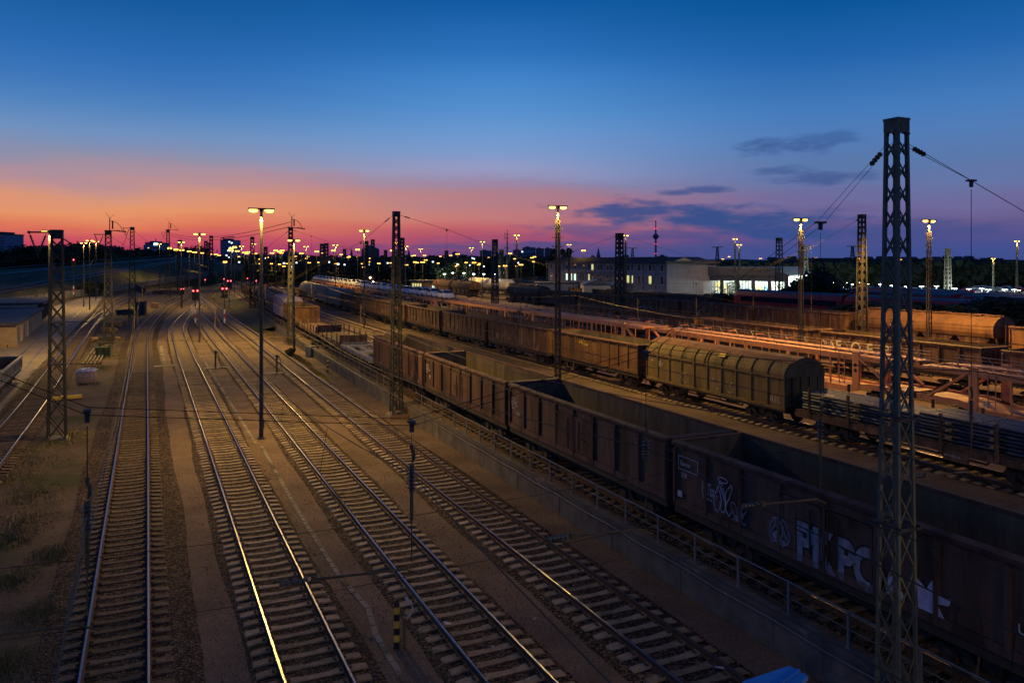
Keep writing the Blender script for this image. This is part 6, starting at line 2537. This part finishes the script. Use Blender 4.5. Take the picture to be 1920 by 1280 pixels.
b.box(-5.6, -1.6, -.9, -.5, .1, 1.5)
o = b.build('skip_container', 'sign_yellow', loc=(hall.location.x, hall.location.y, UZ))
o.rotation_euler = (0, 0, rz)
tag(o, 'yellow skip standing against the dark side wall of the depot hall', 'skip')

# sheds and containers between the wagons and the grey building
for i, (p0, p1_, yt, D, m, mr, nm, lab) in enumerate([(1007, 1083, 527.5, 175, 'clad_cream', 'roof_felt', 'shed', 'long cream shed left of the white container hall'), (1095, 1145, 528.5, 165, 'clad_cream', 'clad_grey', 'shed', 'white walled hall with a pale gabled roof before the grey building'),
                                                     (1147, 1187, 531, 168, 'clad_grey', 'clad_grey', 'shed', 'grey metal hall right of the white hall'), (1187, 1228, 545, 150, 'concrete', 'concrete', 'low_wall', 'low pale concrete store in front of the grey building'),
                                                     (1228, 1262, 548, 150, 'clad_grey', 'clad_grey', 'low_wall', 'low grey store beside the depot side wall')]):
    x0, y0 = PD(p0, D)
    x1, y1 = PD(p1_, D)
    L_ = math.hypot(x1 - x0, y1 - y0)
    root = empty(nm, (x0, y0, UZ), math.atan2(y1 - y0, x1 - x0), lab, 'shed')
    h_ = zat(yt, D) - UZ
    b = MB()
    b.box(0, L_, 0, 8, 0, h_ - .5)
    for k in range(int(L_ / .8)):
        b.box(.2 + k * .8, .26 + k * .8, -.03, 0, .1, h_ - .55)
    b.build('wall', m, root)
    b = MB()
    if i in (1, 2):
        b.prism_y([(-.3, h_ - .499), (L_ + .3, h_ - .499), (L_ * .5, h_ + .45)], -.3, 8.3)
    else:
        b.box(-.3, L_ + .3, -.3, 8.3, h_ - .5, h_ - .25)
    b.build('roof', mr, root)
for i, (px_, yy, D, m, lab) in enumerate([(1199, 541, 158, 'orange_paint', 'orange truck cab between the low stores and the grey building'), (1217, 542, 158, 'blue_paint', 'dark blue van beside the orange truck')]):
    x, y = PD(px_, D)
    root = empty('parked_van', (x, y, UZ), math.radians(60), lab, 'van')
    b = MB()
    b.prism_x([(-2.6, .4), (-2.6, 2.2), (1.0, 2.3), (1.7, 1.3), (2.6, 1.1), (2.6, .4)], -.95, .95)
    b.build('body', m, root)
    b = MB()
    b.prism_x([(.1, 1.35), (.1, 2.1), (.9, 2.15), (1.5, 1.35)], -.97, .97)
    b.build('side_window', 'glass_dark', root)
    for sx in (-1, 1):
        for sy in (-1.6, 1.6):
            b = MB()
            b.lathe([(.2, -.12), (.38, -.12), (.38, .12), (.2, .12)], 10, (sx * .85, sy, .38), axis='x')
            b.build('wheel', 'tyre', root)

# low station building with lit windows
a = Vector(PD(770, 235))
c = Vector(PD(851, 225))
d = c - a
L = d.length
rz = math.atan2(d.y, d.x)
stn = empty('signal_house', (a.x, a.y, UZ), rz, 'low flat roofed building with a row of lit yellow windows behind the loaded car carriers', 'building')
b = MB()
b.box(0, L, 0, 6, 0, 3.2)
b.build('wall', 'shed_wall', stn)
b = MB()
b.box(-1.5, L + .3, -1.2, 6.5, 3.2, 3.55)
b.build('roof', 'roof_felt', stn)
for k in range(4):
    b = MB()
    b.box(.7 + k * 1.0, 1.3 + k * 1.0, -.05, 0, .8, 2.6)
    b.build('window', 'lit_yellow', stn)
b = MB()
b.box(8.6, 9.6, -.05, 0, 1.4, 2.1)
b.build('window', 'lit_white', stn)

# ------------------------------------------------------------------ red trains and the depot car park
def coach(L=24.0, cab=True):
    root = empty('red_train')
    prof = [(-1.42, .55), (-1.46, 1.2), (-1.44, 3.0), (-1.25, 3.65), (-.7, 3.95), (.7, 3.95), (1.25, 3.65), (1.44, 3.0), (1.46, 1.2), (1.42, .55)]
    b = MB()
    b.prism_y(prof, -L / 2, L / 2)
    if cab:
        n = len(prof)
        b.v += [(x * .82, -L / 2 - 1.1, .7 + (z - .55) * .8) for x, z in prof]
        o_ = len(b.v) - n
        for i in range(n):
            b.f.append((i, (i + 1) % n, o_ + (i + 1) % n, o_ + i))
            b.m.append(0)
        b.f.append(tuple(range(o_, o_ + n)))
        b.m.append(0)
    b.build('body', 'red_paint', root)
    b = MB()
    b.prism_y([(-1.28, 3.66), (-.72, 3.97), (.72, 3.97), (1.28, 3.66)], -L / 2 + .1, L / 2 - .1)
    b.build('roof', 'clad_grey', root)
    b = MB()
    for s_ in (-1, 1):
        b.box(s_ * 1.455 - .02, s_ * 1.455 + .02, -L / 2 + 1, L / 2 - 1, 1.95, 2.8)
    b.build('window_band', 'glass_dark', root)
    b = MB()
    for s_ in (-1, 1):
        b.box(s_ * 1.47 - .02, s_ * 1.47 + .02, -L / 2 + .6, L / 2 - .6, 1.15, 1.3)
    b.build('stripe', 'white_paint', root)
    b = MB()
    b.box(-1.2, 1.2, -L / 2 + 1, L / 2 - 1, .25, .55)
    b.build('underframe', 'undergear', root)
    return root


rt = coach()
used_r = set()
gr_ = 'red trains beside the depot'
for i, (X, Y, lab) in enumerate([(99.5, 102, 'red railcar with its cab next to the lit depot hall'), (99.5, 77, 'dark red railcar to the left of the tall near mast'), (107, 62, 'red railcar with a white striped front right of the tall near mast'),
                                 (115, 95, 'second red railcar behind the first, under the white lights'), (115, 69, 'far red railcar right of the tall near mast under the white lights'), (123, 84, 'red railcar in the farthest line under the white lights'), (131, 104, 'red railcar in the last line, half hidden left of the near mast'), (131, 76, 'red railcar in the last line, right of the near mast')]):
    put(rt, (upx(X, Y) if X < 100 else X, Y, UZ + .2), math.pi if i != 2 else 0, lab, 'train', gr_, used_r)
lg = bpy.data.lights.new('depot_light', 'POINT')
lg.energy = 1500
lg.color = (.88, 1.0, .84)
lg.shadow_soft_size = .4
gan = empty('depot_lamp')
b = MB()
b.bar((0, 0, 0), (0, 0, .97), .12)
b.build('post', 'dark_steel', gan)
b = MB()
b.box(-.5, .5, -.12, .12, .985, 1.0)
b.build('lamp_tube', 'white_tube', gan)
used_g = set()
wl_ = [(1474, 530), (1560, 529.5), (1586, 530), (1582, 536.5), (1597, 533), (1614, 529.5), (1626, 532), (1614, 537), (1619, 537.5), (1650.5, 532.5), (1668, 541), (1728, 536.5), (1756, 536), (1750.5, 544), (1790, 540.5), (1789.5, 544),
       (1817, 541.5), (1841, 541), (1853, 543), (1884, 543), (1902, 543), (1908, 543.5), (1540, 531), (1673, 535), (1700, 537)]
for i, (px_, yy) in enumerate(wl_):
    D = 205 - (yy - 529) * 3.2
    x, y = PD(px_, D)
    h = zat(yy, D) - UZ
    side = 'left of' if px_ < 1660 else 'right of'
    o = put(gan, (x, y, UZ), -TH - math.radians(12), 'white glowing strip lamp over the depot yard, ' + side + ' the tall near mast', 'lamp', 'white strip lamps ' + side + ' the tall near mast', used_g, scale=(.8 if yy < 535 else 1.0, 1, h))
    l = bpy.data.objects.new('lamp_light', lg)
    col.objects.link(l)
    l.parent = o
    l.location = (0, 0, .93)
park = passenger_car('car_silver')
redc = passenger_car('red_paint')
used_k = set()
rr = random.Random(77)
for i in range(70):
    px_ = rr.uniform(1545, 1905)
    D = rr.uniform(178, 250)
    x, y = PD(px_, D)
    rd = rr.random() < .3
    side = 'left of' if px_ < 1680 else 'right of'
    o = put(redc if rd else park, (x, y, UZ), rr.choice((.3, 1.87, 3.4)) + rr.uniform(-.1, .1), ('red' if rd else 'pale') + ' car parked under the white depot lamps ' + side + ' the near mast', 'car',
            ('red' if rd else 'pale') + ' parked cars ' + side + ' the near mast', used_k)

# ------------------------------------------------------------------ trees
def tree_mesh(name, h, rw, seed, m='foliage', n=900, tall=False, leaf=.55, squat=1.0):
    rr = random.Random(seed)
    root = empty(name)
    b = MB()
    b.tube([(0, 0, -1), (.1, 0, h * .3), (0, .1, h * .7)], [.05 * h * .5, .035 * h * .5, .01 * h], 6)
    blobs = []
    for k in range(11 if not tall else 9):
        a = rr.uniform(0, 6.28)
        if tall:
            z = h * (.15 + .8 * k / 9)
            q = rw * (.75 if k < 7 else .5)
            blobs.append((Vector((rr.uniform(-.2, .2) * rw, rr.uniform(-.2, .2) * rw, z)), q * rr.uniform(.7, 1)))
        else:
            z = h * rr.uniform(.3, .84)
            q = rr.uniform(.1, .75) * rw * (1.15 - .6 * abs(z / h - .5))
            blobs.append((Vector((q * math.cos(a), q * math.sin(a), z)), rw * rr.uniform(.3, .55)))
            b.bar((0, 0, h * .3), blobs[-1][0], .05 * h * .12)
    b.build('trunk', 'bark', root)
    b = MB()
    for i in range(n):
        c_, r_ = blobs[rr.randrange(len(blobs))]
        v = Vector((rr.gauss(0, 1), rr.gauss(0, 1), rr.gauss(0, .8))).normalized() * r_ * rr.uniform(.55, 1.12)
        p = c_ + v
        s_ = leaf * rr.uniform(.5, 1.3)
        u = Vector((rr.gauss(0, 1), rr.gauss(0, 1), rr.gauss(0, 1))).normalized()
        w_ = u.cross(Vector((rr.gauss(0, 1), rr.gauss(0, 1), rr.gauss(0, 1)))).normalized()
        b.add([tuple(p - u * s_), tuple(p + w_ * s_ * .7), tuple(p + u * s_ * .9), tuple(p - w_ * s_ * .6)], [(0, 1, 2, 3)])
    b.build('crown', m, root)
    return root


TR = [tree_mesh('broadleaf_tree', 11, 5.2, 1, n=2200), tree_mesh('broadleaf_tree', 11, 6.2, 2, n=2400), tree_mesh('broadleaf_tree', 11, 4.4, 3, n=2000, m='foliage_dark'), tree_mesh('broadleaf_tree', 11, 5.6, 5, n=2200, m='foliage_dark')]
TP = tree_mesh('poplar_tree', 14, 2.0, 4, n=1600, tall=True, m='foliage_dark')
used_t = set()
rr = random.Random(5)


def tree(px_, ytop, D, zb, label, group=None, proto=None, wide=1.0):
    x, y = PD(px_, D)
    p = proto or TR[rr.randrange(4)]
    hh = (zat(ytop, D) - zb) / (14 if p is TP else 11)
    return put(p, (x, y, zb), rr.uniform(0, 6.28), label, 'tree', group, used_t, scale=(hh * wide, hh * wide, hh))


gt = 'trees behind the raised road on the left'
lefts = [(10, 474, 310), (38, 468, 330), (62, 461, 300), (80, 465, 320), (96, 470, 310), (120, 466, 335), (135, 459, 340), (150, 456, 350), (168, 462, 345), (185, 466, 360), (205, 469, 380), (222, 464, 400), (238, 467, 400), (252, 472, 420), (-12, 470, 300),
         (-30, 465, 300), (24, 476, 290), (110, 474, 300), (176, 470, 340), (262, 478, 430), (272, 482, 440), (285, 483, 450), (298, 480, 450), (50, 474, 295), (143, 470, 330), (195, 474, 360), (230, 475, 395)]
for i, (px_, yt, D) in enumerate(lefts):
    tree(px_, yt, D, 3.0, 'dark tree in the belt behind the raised road on the left', gt, wide=1.35)
for i, (px_, yt, D, lab) in enumerate([(357, 464, 520, 'rounded dark tree right of the lamp before the far left masts'), (408, 482, 430, 'dark tree at the foot of the blue office tower'), (352, 484, 410, 'small bush tree left of the far lamp pole'),
                                       (367, 487, 400, 'yellowish lit tree beside the far lamp pole'), (396, 484, 420, 'lit tree left of the blue tower foot'), (450, 482, 450, 'dark tree right of the blue tower')]):
    tree(px_, yt, D, .5, lab, wide=1.3)
# middle belt
gm = 'dark trees across the middle horizon'
for i in range(64):
    px_ = 480 + i * 8.9 + rr.uniform(-3, 3)
    D = rr.uniform(330, 520)
    tree(px_, rr.uniform(482, 489), D, UZ, 'dark tree in the long belt below the middle horizon', gm, wide=1.6)
gb = 'scrub between the yard and the city'
for i in range(34):
    px_ = 500 + i * 9.5 + rr.uniform(-4, 4)
    D = rr.uniform(290, 330)
    tree(px_, rr.uniform(493, 503), D, UZ, 'low dark scrub in front of the middle tree belt', gb, wide=2.0)
tree(1038.5, 461, 250, UZ, 'slim poplar left of the lamp before the long grey building', 'pair of poplars behind the grey building', TP, wide=1.0)
tree(1056, 461, 250, UZ, 'second slim poplar, touching the lamp before the grey building', 'pair of poplars behind the grey building', TP)
tree(1066, 460, 254, UZ, 'third slim poplar just right of the lamp before the grey building', 'pair of poplars behind the grey building', TP)
tree(1524, 499, 140, UZ, 'dark rounded tree between the lit depot and the domed hopper', None, TR[2])
tree(1512, 520, 136, UZ, 'lower bush left of the rounded tree at the depot', None, TR[0], wide=1.3)
tree(1545, 518, 136, UZ, 'lower bush right of the rounded tree at the depot', None, TR[3], wide=1.3)
tree(1716, 486, 330, UZ, 'dark tree rising above the ridge right of the tall near mast', None, TR[1])
tree(1728, 487, 330, UZ, 'second dark tree above the ridge right of the tall near mast', None, TR[3])
for i in range(24):
    px_ = 1590 + i * 14.5 + rr.uniform(-5, 5)
    tree(px_, rr.uniform(568, 578) - (10 if px_ > 1850 else 0), rr.uniform(93, 100), UZ, 'bushy hedge plant behind the domed hopper row', 'bushes behind the domed hopper row', TR[rr.randrange(4)], wide=2.2)
for (px_, yt, lab) in ((1340, 550, 'shrub in front of the depot hall, left'), (1368, 548, 'shrub in front of the depot hall, centre'), (1395, 550, 'shrub in front of the depot hall beside the lamp'), (1470, 556, 'shrub at the right end of the depot hall'), (1490, 550, 'shrub under the mast right of the depot hall')):
    tree(px_, yt, 150, UZ, lab, None, TR[0], wide=2.2)
for (px_, py, h_, lab) in ((600, 660, 1.5, 'weedy bush beside the broken concrete block'), (610, 668, 1.0, 'small weed clump below the retaining wall'), (135, 552, 4, 'lit yellow green bush beside the three lamp poles'), (160, 556, 4.5, 'bush at the foot of the three lamp poles'),
                           (186, 553, 4, 'dark bush right of the three lamp poles'), (545, 668, 1.0, 'weeds at the foot of the mast with the switch')):
    x, y = G(px_, py)
    put(TR[0], (x, y, 0), rr.uniform(0, 6), lab, 'bush', None, used_t, scale=(h_ / 11 * 1.3, h_ / 11 * 1.3, h_ / 11))


# woods too far to count, over the right hand ridge and behind the depot
def wood(pxs, D0, D1, yt0, yt1, n, seed, name, leaf=1.4, m='foliage_dark', zb=UZ):
    rr = random.Random(seed)
    b = MB()
    for i in range(n):
        px_ = rr.uniform(*pxs)
        D = rr.uniform(D0, D1)
        x, y = PD(px_, D)
        top = zat(rr.uniform(yt0, yt1) + 1.5 * math.sin(px_ * .09) + 1.0 * math.sin(px_ * .31), D)
        z = zb + (top - zb) * rr.random() ** .55
        s_ = leaf * rr.uniform(.6, 1.6)
        u = Vector((rr.gauss(0, 1), rr.gauss(0, 1), rr.gauss(0, 1))).normalized()
        w_ = u.cross(Vector((rr.gauss(0, 1), rr.gauss(0, 1), rr.gauss(0, 1)))).normalized()
        p = Vector((x, y, z))
        b.add([tuple(p - u * s_), tuple(p + w_ * s_ * .8), tuple(p + u * s_ * .9), tuple(p - w_ * s_ * .7)], [(0, 1, 2, 3)])
    o = b.build(name, m)
    tag(o, kind='stuff')


wood((1290, 2000), 270, 330, 494, 500, 26000, 1, 'woodland', leaf=1.3)
wood((470, 1030), 520, 640, 484, 489, 14000, 2, 'woodland', leaf=2.2)
wood((-60, 330), 420, 520, 470, 482, 12000, 3, 'woodland', leaf=1.8, zb=3.0)
wood((330, 480), 460, 560, 484, 492, 5000, 4, 'woodland', leaf=1.6, zb=0)

# weeds and grass near the camera on the left
def grass(name, areas, n, seed, m='grass', hmax=.35):
    rr = random.Random(seed)
    b = MB()
    for i in range(n):
        cx, cy, rx, ry = areas[rr.randrange(len(areas))]
        a, q = rr.uniform(0, 6.28), rr.random() ** .7
        x, y = cx + rx * q * math.cos(a), cy + ry * q * math.sin(a)
        h_ = hmax * rr.uniform(.25, 1) * (1.15 - q)
        t = rr.uniform(0, 6.28)
        dx, dy = math.cos(t) * .022, math.sin(t) * .022
        lx, ly = rr.uniform(-.5, .5) * h_, rr.uniform(-.5, .5) * h_
        b.add([(x - dx, y - dy, 0), (x + dx, y + dy, 0), (x + lx, y + ly, h_)], [(0, 1, 2)])
    o = b.build(name, m)
    tag(o, kind='stuff')


ar = []
for (px_, py, rx, ry) in ((15, 1090, 1.0, 1.6), (40, 980, 1.6, 2.2), (10, 900, 1.8, 2.4), (60, 930, 1.6, 2.5), (20, 1010, 1.0, 1.6), (200, 670, 2.5, 4), (185, 690, 2.0, 3), (215, 640, 2.2, 6), (105, 830, 2.2, 2.4), (130, 815, 1.4, 2), (30, 850, 2.0, 3), (70, 1150, 1.2, 1.5), (95, 1040, .8, 1.2), (60, 870, 2.5, 2.5), (5, 1250, 1, 1.2), (250, 580, 3, 12)):
    x, y = G(px_, py)
    ar.append((x, y, rx, ry))
grass('grass', ar, 15000, 8, hmax=.2)
x0, y0 = G(395, 560)
grass('grass', [(16.0, 150, 2.2, 18), (15.2, 120, 1.0, 14), (14.2, 84, .7, 9), (13.9, 72, .5, 5), (x0, y0, 2.5, 30), (17.5, 175, 3, 18)], 16000, 9, hmax=.35)

rr = random.Random(61)
b = MB()
for i in range(15000):
    k = rr.randrange(5)
    X = (-.72, 3.73, 8.08, 12.28, 17.3)[k]
    y = 8 + 34 * rr.random() ** 1.5
    u = rr.choice((-1, 1)) * (rr.uniform(1.25, 2.1) if rr.random() < .6 else rr.uniform(0, .68))
    x = X + u
    z = (.02 if abs(u) < 1.5 else -.01) + (UZ if k == 4 else 0)
    if k == 4 and u < -1.7:
        continue
    s_ = rr.uniform(.018, .042)
    a = rr.uniform(0, 6.28)
    ca, sa = math.cos(a) * s_, math.sin(a) * s_
    h_ = s_ * rr.uniform(.7, 1.3)
    b.add([(x + ca, y + sa, z), (x - sa, y + ca, z), (x - ca * .8, y - sa * .8, z), (x + sa, y - ca, z), (x + ca * .3, y + sa * .4, z + h_)], [(0, 1, 4), (1, 2, 4), (2, 3, 4), (3, 0, 4)])
tag(b.build('loose_stones', 'stone'), kind='stuff')

# ------------------------------------------------------------------ skyline
def building(px0, px1, ytop, D, label, m='city_dark', lit=0, seed=0, floors=0, name='city_building', zb=0.0, roof='flat', litm='lit_city', group=None, depth=14):
    rr = random.Random(seed)
    x0, y0 = PD(px0, D)
    x1, y1 = PD(px1, D)
    L_ = math.hypot(x1 - x0, y1 - y0)
    h_ = zat(ytop, D) - zb
    root = empty(name, (x0, y0, zb), math.atan2(y1 - y0, x1 - x0), label, 'building', group)
    b = MB()
    b.box(0, L_, 0, depth, 0, h_)
    b.build('wall', m, root)
    b = MB()
    if roof == 'flat':
        b.box(L_ * .2, L_ * .55, 3, depth - 3, h_, h_ * 1.04 + .4)
        b.box(-.3, L_ + .3, -.3, depth + .3, h_ - .25, h_ + .25)
    else:
        b.prism_x([(-.5, h_), (depth + .5, h_), (depth / 2, h_ + 3.2)], -.4, L_ + .4)
    b.build('roof', 'roof_dark', root)
    if floors:
        b = MB()
        for k in range(floors):
            z = h_ * (k + .5) / floors
            b.box(.5, L_ - .5, -.06, 0, z, z + h_ / floors * .38)
        b.build('window_band', 'glass_dark', root)
    for k in range(lit):
        b = MB()
        px_, pz = rr.uniform(.1, .85) * L_, rr.uniform(.15, .92) * h_
        s_ = max(.5, D * .0016)
        b.box(px_, px_ + s_ * 1.2, -.2, -.08, pz, pz + s_)
        b.build('lit_window', litm, root)
    return root


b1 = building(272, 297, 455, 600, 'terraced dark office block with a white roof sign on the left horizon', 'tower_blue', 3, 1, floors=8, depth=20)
L_ = 25 * 600 / F
b = MB()
b.box(L_ * .66, L_ * .95, -.4, -.1, zat(456, 600) - 1.5, zat(456, 600) + .2)
b.build('roof_sign', 'lit_cool', b1)
b = MB()
b.box(L_ * .3, L_ * .66, 4, 12, zat(455, 600), zat(452, 600))
b.bar((L_ * .45, 8, zat(452, 600)), (L_ * .45, 8, zat(447, 600)), .5)
b.box(-1.2, 0, 0, 16, 0, zat(459, 600))
b.build('roof_block', 'tower_blue', b1)
b2 = building(413, 437.5, 450, 900, 'tall blue office tower on the left horizon, flat top', 'tower_blue', 9, 2, floors=14, depth=24, litm='lit_cool')
building(-14, 9.5, 439, 420, 'tall blue slab block at the left picture edge', 'tower_blue', 2, 3, floors=16, depth=16)
building(180, 190, 461, 600, 'small blue block above the trees by the three lamps', 'tower_blue', 0, 4, depth=10)
building(250, 266, 472, 800, 'low grey block with a little turret left of the terraced office block', 'city_dark', 0, 5, depth=10)
# round gas holder
x, y = PD(694.5, 900)
gh = empty('gas_holder', (x, y, 0), 0, 'big round dark gas holder on the horizon', 'gas holder')
R_ = 16 * 900 / F
zt_ = zat(467.5, 900)
b = MB()
b.lathe([(R_, 0), (R_, zt_)], 28)
for k in range(14):
    a_ = k * math.pi / 7
    b.bar((R_ * 1.02 * math.cos(a_), R_ * 1.02 * math.sin(a_), 0), (R_ * 1.02 * math.cos(a_), R_ * 1.02 * math.sin(a_), zt_ + .4), .5)
b.build('drum', 'city_dark', gh)
b = MB()
b.lathe([(R_ * 1.03, zt_), (R_ * .8, zat(464.8, 900)), (R_ * .4, zat(463.3, 900)), (R_ * .25, zat(463, 900)), (R_ * .25, zat(460.5, 900)), (.5, zat(459.5, 900))], 28)
b.build('dome', 'city_dark', gh)
# tv tower
x, y = PD(1229.5, 2600)
tv = empty('television_tower', (x, y, 0), 0, 'tall television tower with red lights on the right horizon', 'tower')


def zt(yy):
    return zat(yy, 2600)


b = MB()
b.lathe([(4.6, 0), (3.7, zt(484)), (3.0, zt(447))], 14)
b.build('shaft', 'tower_blue', tv)
b = MB()
b.lathe([(3.0, zt(449)), (7.5, zt(446.5)), (10.5, zt(444)), (10.5, zt(442.2)), (8, zt(441.5)), (8, zt(440)), (3.5, zt(438.5))], 18)
b.build('pod', 'city_dark', tv)
b = MB()
b.lathe([(3.0, zt(438.5)), (3.0, zt(430)), (3.6, zt(429.6)), (3.6, zt(428.8)), (1.9, zt(428.5)), (1.5, zt(412))], 10)
b.build('antenna', 'tower_blue', tv)
for yy in (475.5, 457.5, 428.5, 429.5, 411.5):
    b = MB()
    r_ = 4.4 if yy > 440 else (3.7 if yy > 420 else 1.9)
    b.lathe([(r_, zt(yy + .22)), (r_, zt(yy - .22))], 12)
    b.build('warning_light', 'red_lamp', tv)
# city blocks
rr = random.Random(31)
blocks = [(500, 512, 479), (515, 528, 476), (532, 545, 472), (543, 556, 474), (558, 568, 477), (470, 482, 478), (484, 498, 480), (572, 590, 480), (594, 606, 481), (615, 628, 480), (640, 652, 479), (657, 672, 481), (712, 722, 480), (726, 742, 482), (756, 764, 479),
          (768, 786, 482), (800, 820, 481), (822, 840, 480), (848, 860, 473), (860, 876, 478), (900, 921, 470), (878, 893, 480), (925, 942, 476), (962, 982, 469), (980, 1004, 464), (1005, 1020, 466), (1022, 1036, 466), (946, 962, 478)]
for i, (a_, c_, yt) in enumerate(blocks):
    D = rr.uniform(900, 1500)
    where = 'left of the round gas holder' if c_ < 690 else ('between the gas holder and the tank wagons' if c_ < 900 else 'above the white tank wagons')
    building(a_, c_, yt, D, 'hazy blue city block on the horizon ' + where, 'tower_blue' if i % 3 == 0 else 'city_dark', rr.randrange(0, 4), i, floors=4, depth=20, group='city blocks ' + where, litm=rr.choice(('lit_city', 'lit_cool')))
for (px_, yb, yt, lab) in ((659, 488, 466, 'thin church spire left of the round gas holder'), (766.5, 488, 467, 'thin spire right of the wall mast'), (1122, 488, 464, 'thin radio mast right of the poplars')):
    x, y = PD(px_, 1400)
    b = MB()
    z1 = zat(yt, 1400)
    b.lathe([(4, 0), (4, z1 * .55), (3, z1 * .6), (.3, z1)], 8)
    o = b.build('spire', 'city_dark', loc=(x, y, 0))
    tag(o, lab, 'tower')
for (px_, ytop, D, lab) in ((951, 430, 240, 'slender radio pole with small antennas beside the white tank wagons'),):
    x, y = PD(px_, D)
    root = empty('radio_pole', (x, y, UZ), 0, lab, 'radio pole')
    h_ = zat(ytop, D) - UZ
    b = MB()
    b.tube([(0, 0, 0), (0, 0, h_ * .6), (0, 0, h_)], [.42, .3, .08], 8)
    b.build('pole', 'clad_grey', root)
    b = MB()
    for k in (.92, .86, .7):
        b.bar((-.8, 0, h_ * k), (.8, 0, h_ * k), .12)
        b.bar((-.8, 0, h_ * k - .5), (-.8, 0, h_ * k + .6), .1)
    b.build('antenna', 'dark_steel', root)
# pylons with cross arms
for (px_, yt, D, lab) in ((1345, 463, 520, 'distant pylon with a flat crossarm above the depot hall'), (1186, 465, 560, 'distant pylon behind the grey building right of the lamp'), (1598.5, 461.5, 480, 'distant pylon just left of the mast at the domed hopper')):
    root = lattice(zat(yt, D), 3.2, .9, 9, 'power_pylon', 'dark_steel', base=False, cap=False, leg=.3, brace=.2)
    x, y = PD(px_, D)
    root.location = (x, y, 0)
    root.rotation_euler = (0, 0, -TH)
    tag(root, lab, 'pylon')
    b = MB()
    h_ = zat(yt, D)
    b.bar((-3.6, 0, h_), (3.6, 0, h_), .35)
    for s_ in (-3.4, -1.8, 1.8, 3.4):
        b.bar((s_, 0, h_), (s_, 0, h_ - 1.0), .15)
    b.build('crossarm', 'dark_steel', root)
# right hand ridge with a long roof line and houses
b = MB()
n = 60
for i in range(n + 1):
    px_ = 1240 + i * 16
    yt = 487 - 1.2 * math.sin(i * .3) - .8 * math.sin(i * .83)
    for (D, z) in ((900, -1), (1000, zat(yt + 2.5, 1000)), (1100, zat(yt, 1100)), (1500, zat(yt + 1, 1500))):
        x, y = PD(px_, D)
        b.v.append((x, y, z))
for i in range(n):
    for j in range(3):
        b.f.append((i * 4 + j, (i + 1) * 4 + j, (i + 1) * 4 + j + 1, i * 4 + j + 1))
        b.m.append(0)
structure(b, 'ridge_terrain', 'ridge')
building(1508, 1652, 486, 520, 'very long dark flat roof along the ridge left of the tall near mast', 'ridge', 0, 1, depth=30)
building(1760, 1905, 487.5, 480, 'very long dark flat roof along the ridge at the right edge', 'ridge', 0, 2, depth=30)
for i in range(22):
    px_ = 1440 + i * 21 + rr.uniform(-6, 6)
    building(px_, px_ + rr.uniform(8, 14), rr.uniform(487, 491), rr.uniform(560, 760), 'small gabled house among the trees on the right ridge', 'render_grey' if i % 3 == 0 else 'city_dark', 1 if i % 5 == 0 else 0, i, roof='gable', depth=9, name='house', group='houses on the right ridge', zb=1)
# hills far left, the blue of distance haze put into their colour
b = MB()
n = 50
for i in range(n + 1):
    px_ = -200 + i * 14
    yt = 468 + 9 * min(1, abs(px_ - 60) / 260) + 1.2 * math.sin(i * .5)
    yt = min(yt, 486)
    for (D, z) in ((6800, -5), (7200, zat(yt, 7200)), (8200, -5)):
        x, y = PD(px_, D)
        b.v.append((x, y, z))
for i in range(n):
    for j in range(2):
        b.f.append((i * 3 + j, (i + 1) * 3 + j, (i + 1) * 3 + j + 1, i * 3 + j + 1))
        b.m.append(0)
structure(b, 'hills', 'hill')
# tower cranes by the blue tower
for (px_, yt, a0, lab) in ((419, 446, 12, 'tower crane jib above the blue office tower'), (407, 468, -13, 'small crane left of the blue office tower')):
    x, y = PD(px_, 950)
    b = MB()
    z1 = zat(yt, 950)
    b.bar((0, 0, 0), (0, 0, z1), .9)
    b.bar((-3, 2, z1), (a0, -a0 * .4, z1 + (1.5 if a0 > 0 else 0)), 1.1)
    o = b.build('tower_crane', 'dark_steel', loc=(x, y, 0))
    tag(o, lab, 'crane')
# crossing road lights beyond the tank wagons
for i in range(12):
    px_ = 822 + i * 9.5 + rr.uniform(-2, 2)
    x, y = PD(px_, rr.uniform(285, 325))
    o = put(park, (x, y, UZ), rr.uniform(0, 3), 'distant parked car behind the white tank wagons', 'car', 'cars behind the white tank wagons', used_k)
    if i % 2 == 0:
        b = MB()
        b.bar((0, 0, 0), (0, 0, 4.2), .15)
        root = empty('street_lamp', (x + 2, y, UZ), 0, 'tiny white street lamp behind the white tank wagons', 'lamp', 'white street lamps behind the tank wagons')
        b.build('pole', 'dark_steel', root)
        b = MB()
        b.box(-.45, .45, -.2, .2, 4.2, 4.4)
        b.build('lamp_head', 'white_tube', root)
        l = bpy.data.objects.new('lamp_light', lg)
        col.objects.link(l)
        l.parent = root
        l.location = (0, 0, 4.0)

# prototypes that were never placed would stand at the origin: drop them
for o in [o for o in bpy.data.objects if o.parent is None and o.type == 'EMPTY' and not o.get('label')]:
    for ch in list(o.children_recursive):
        bpy.data.objects.remove(ch)
    bpy.data.objects.remove(o)
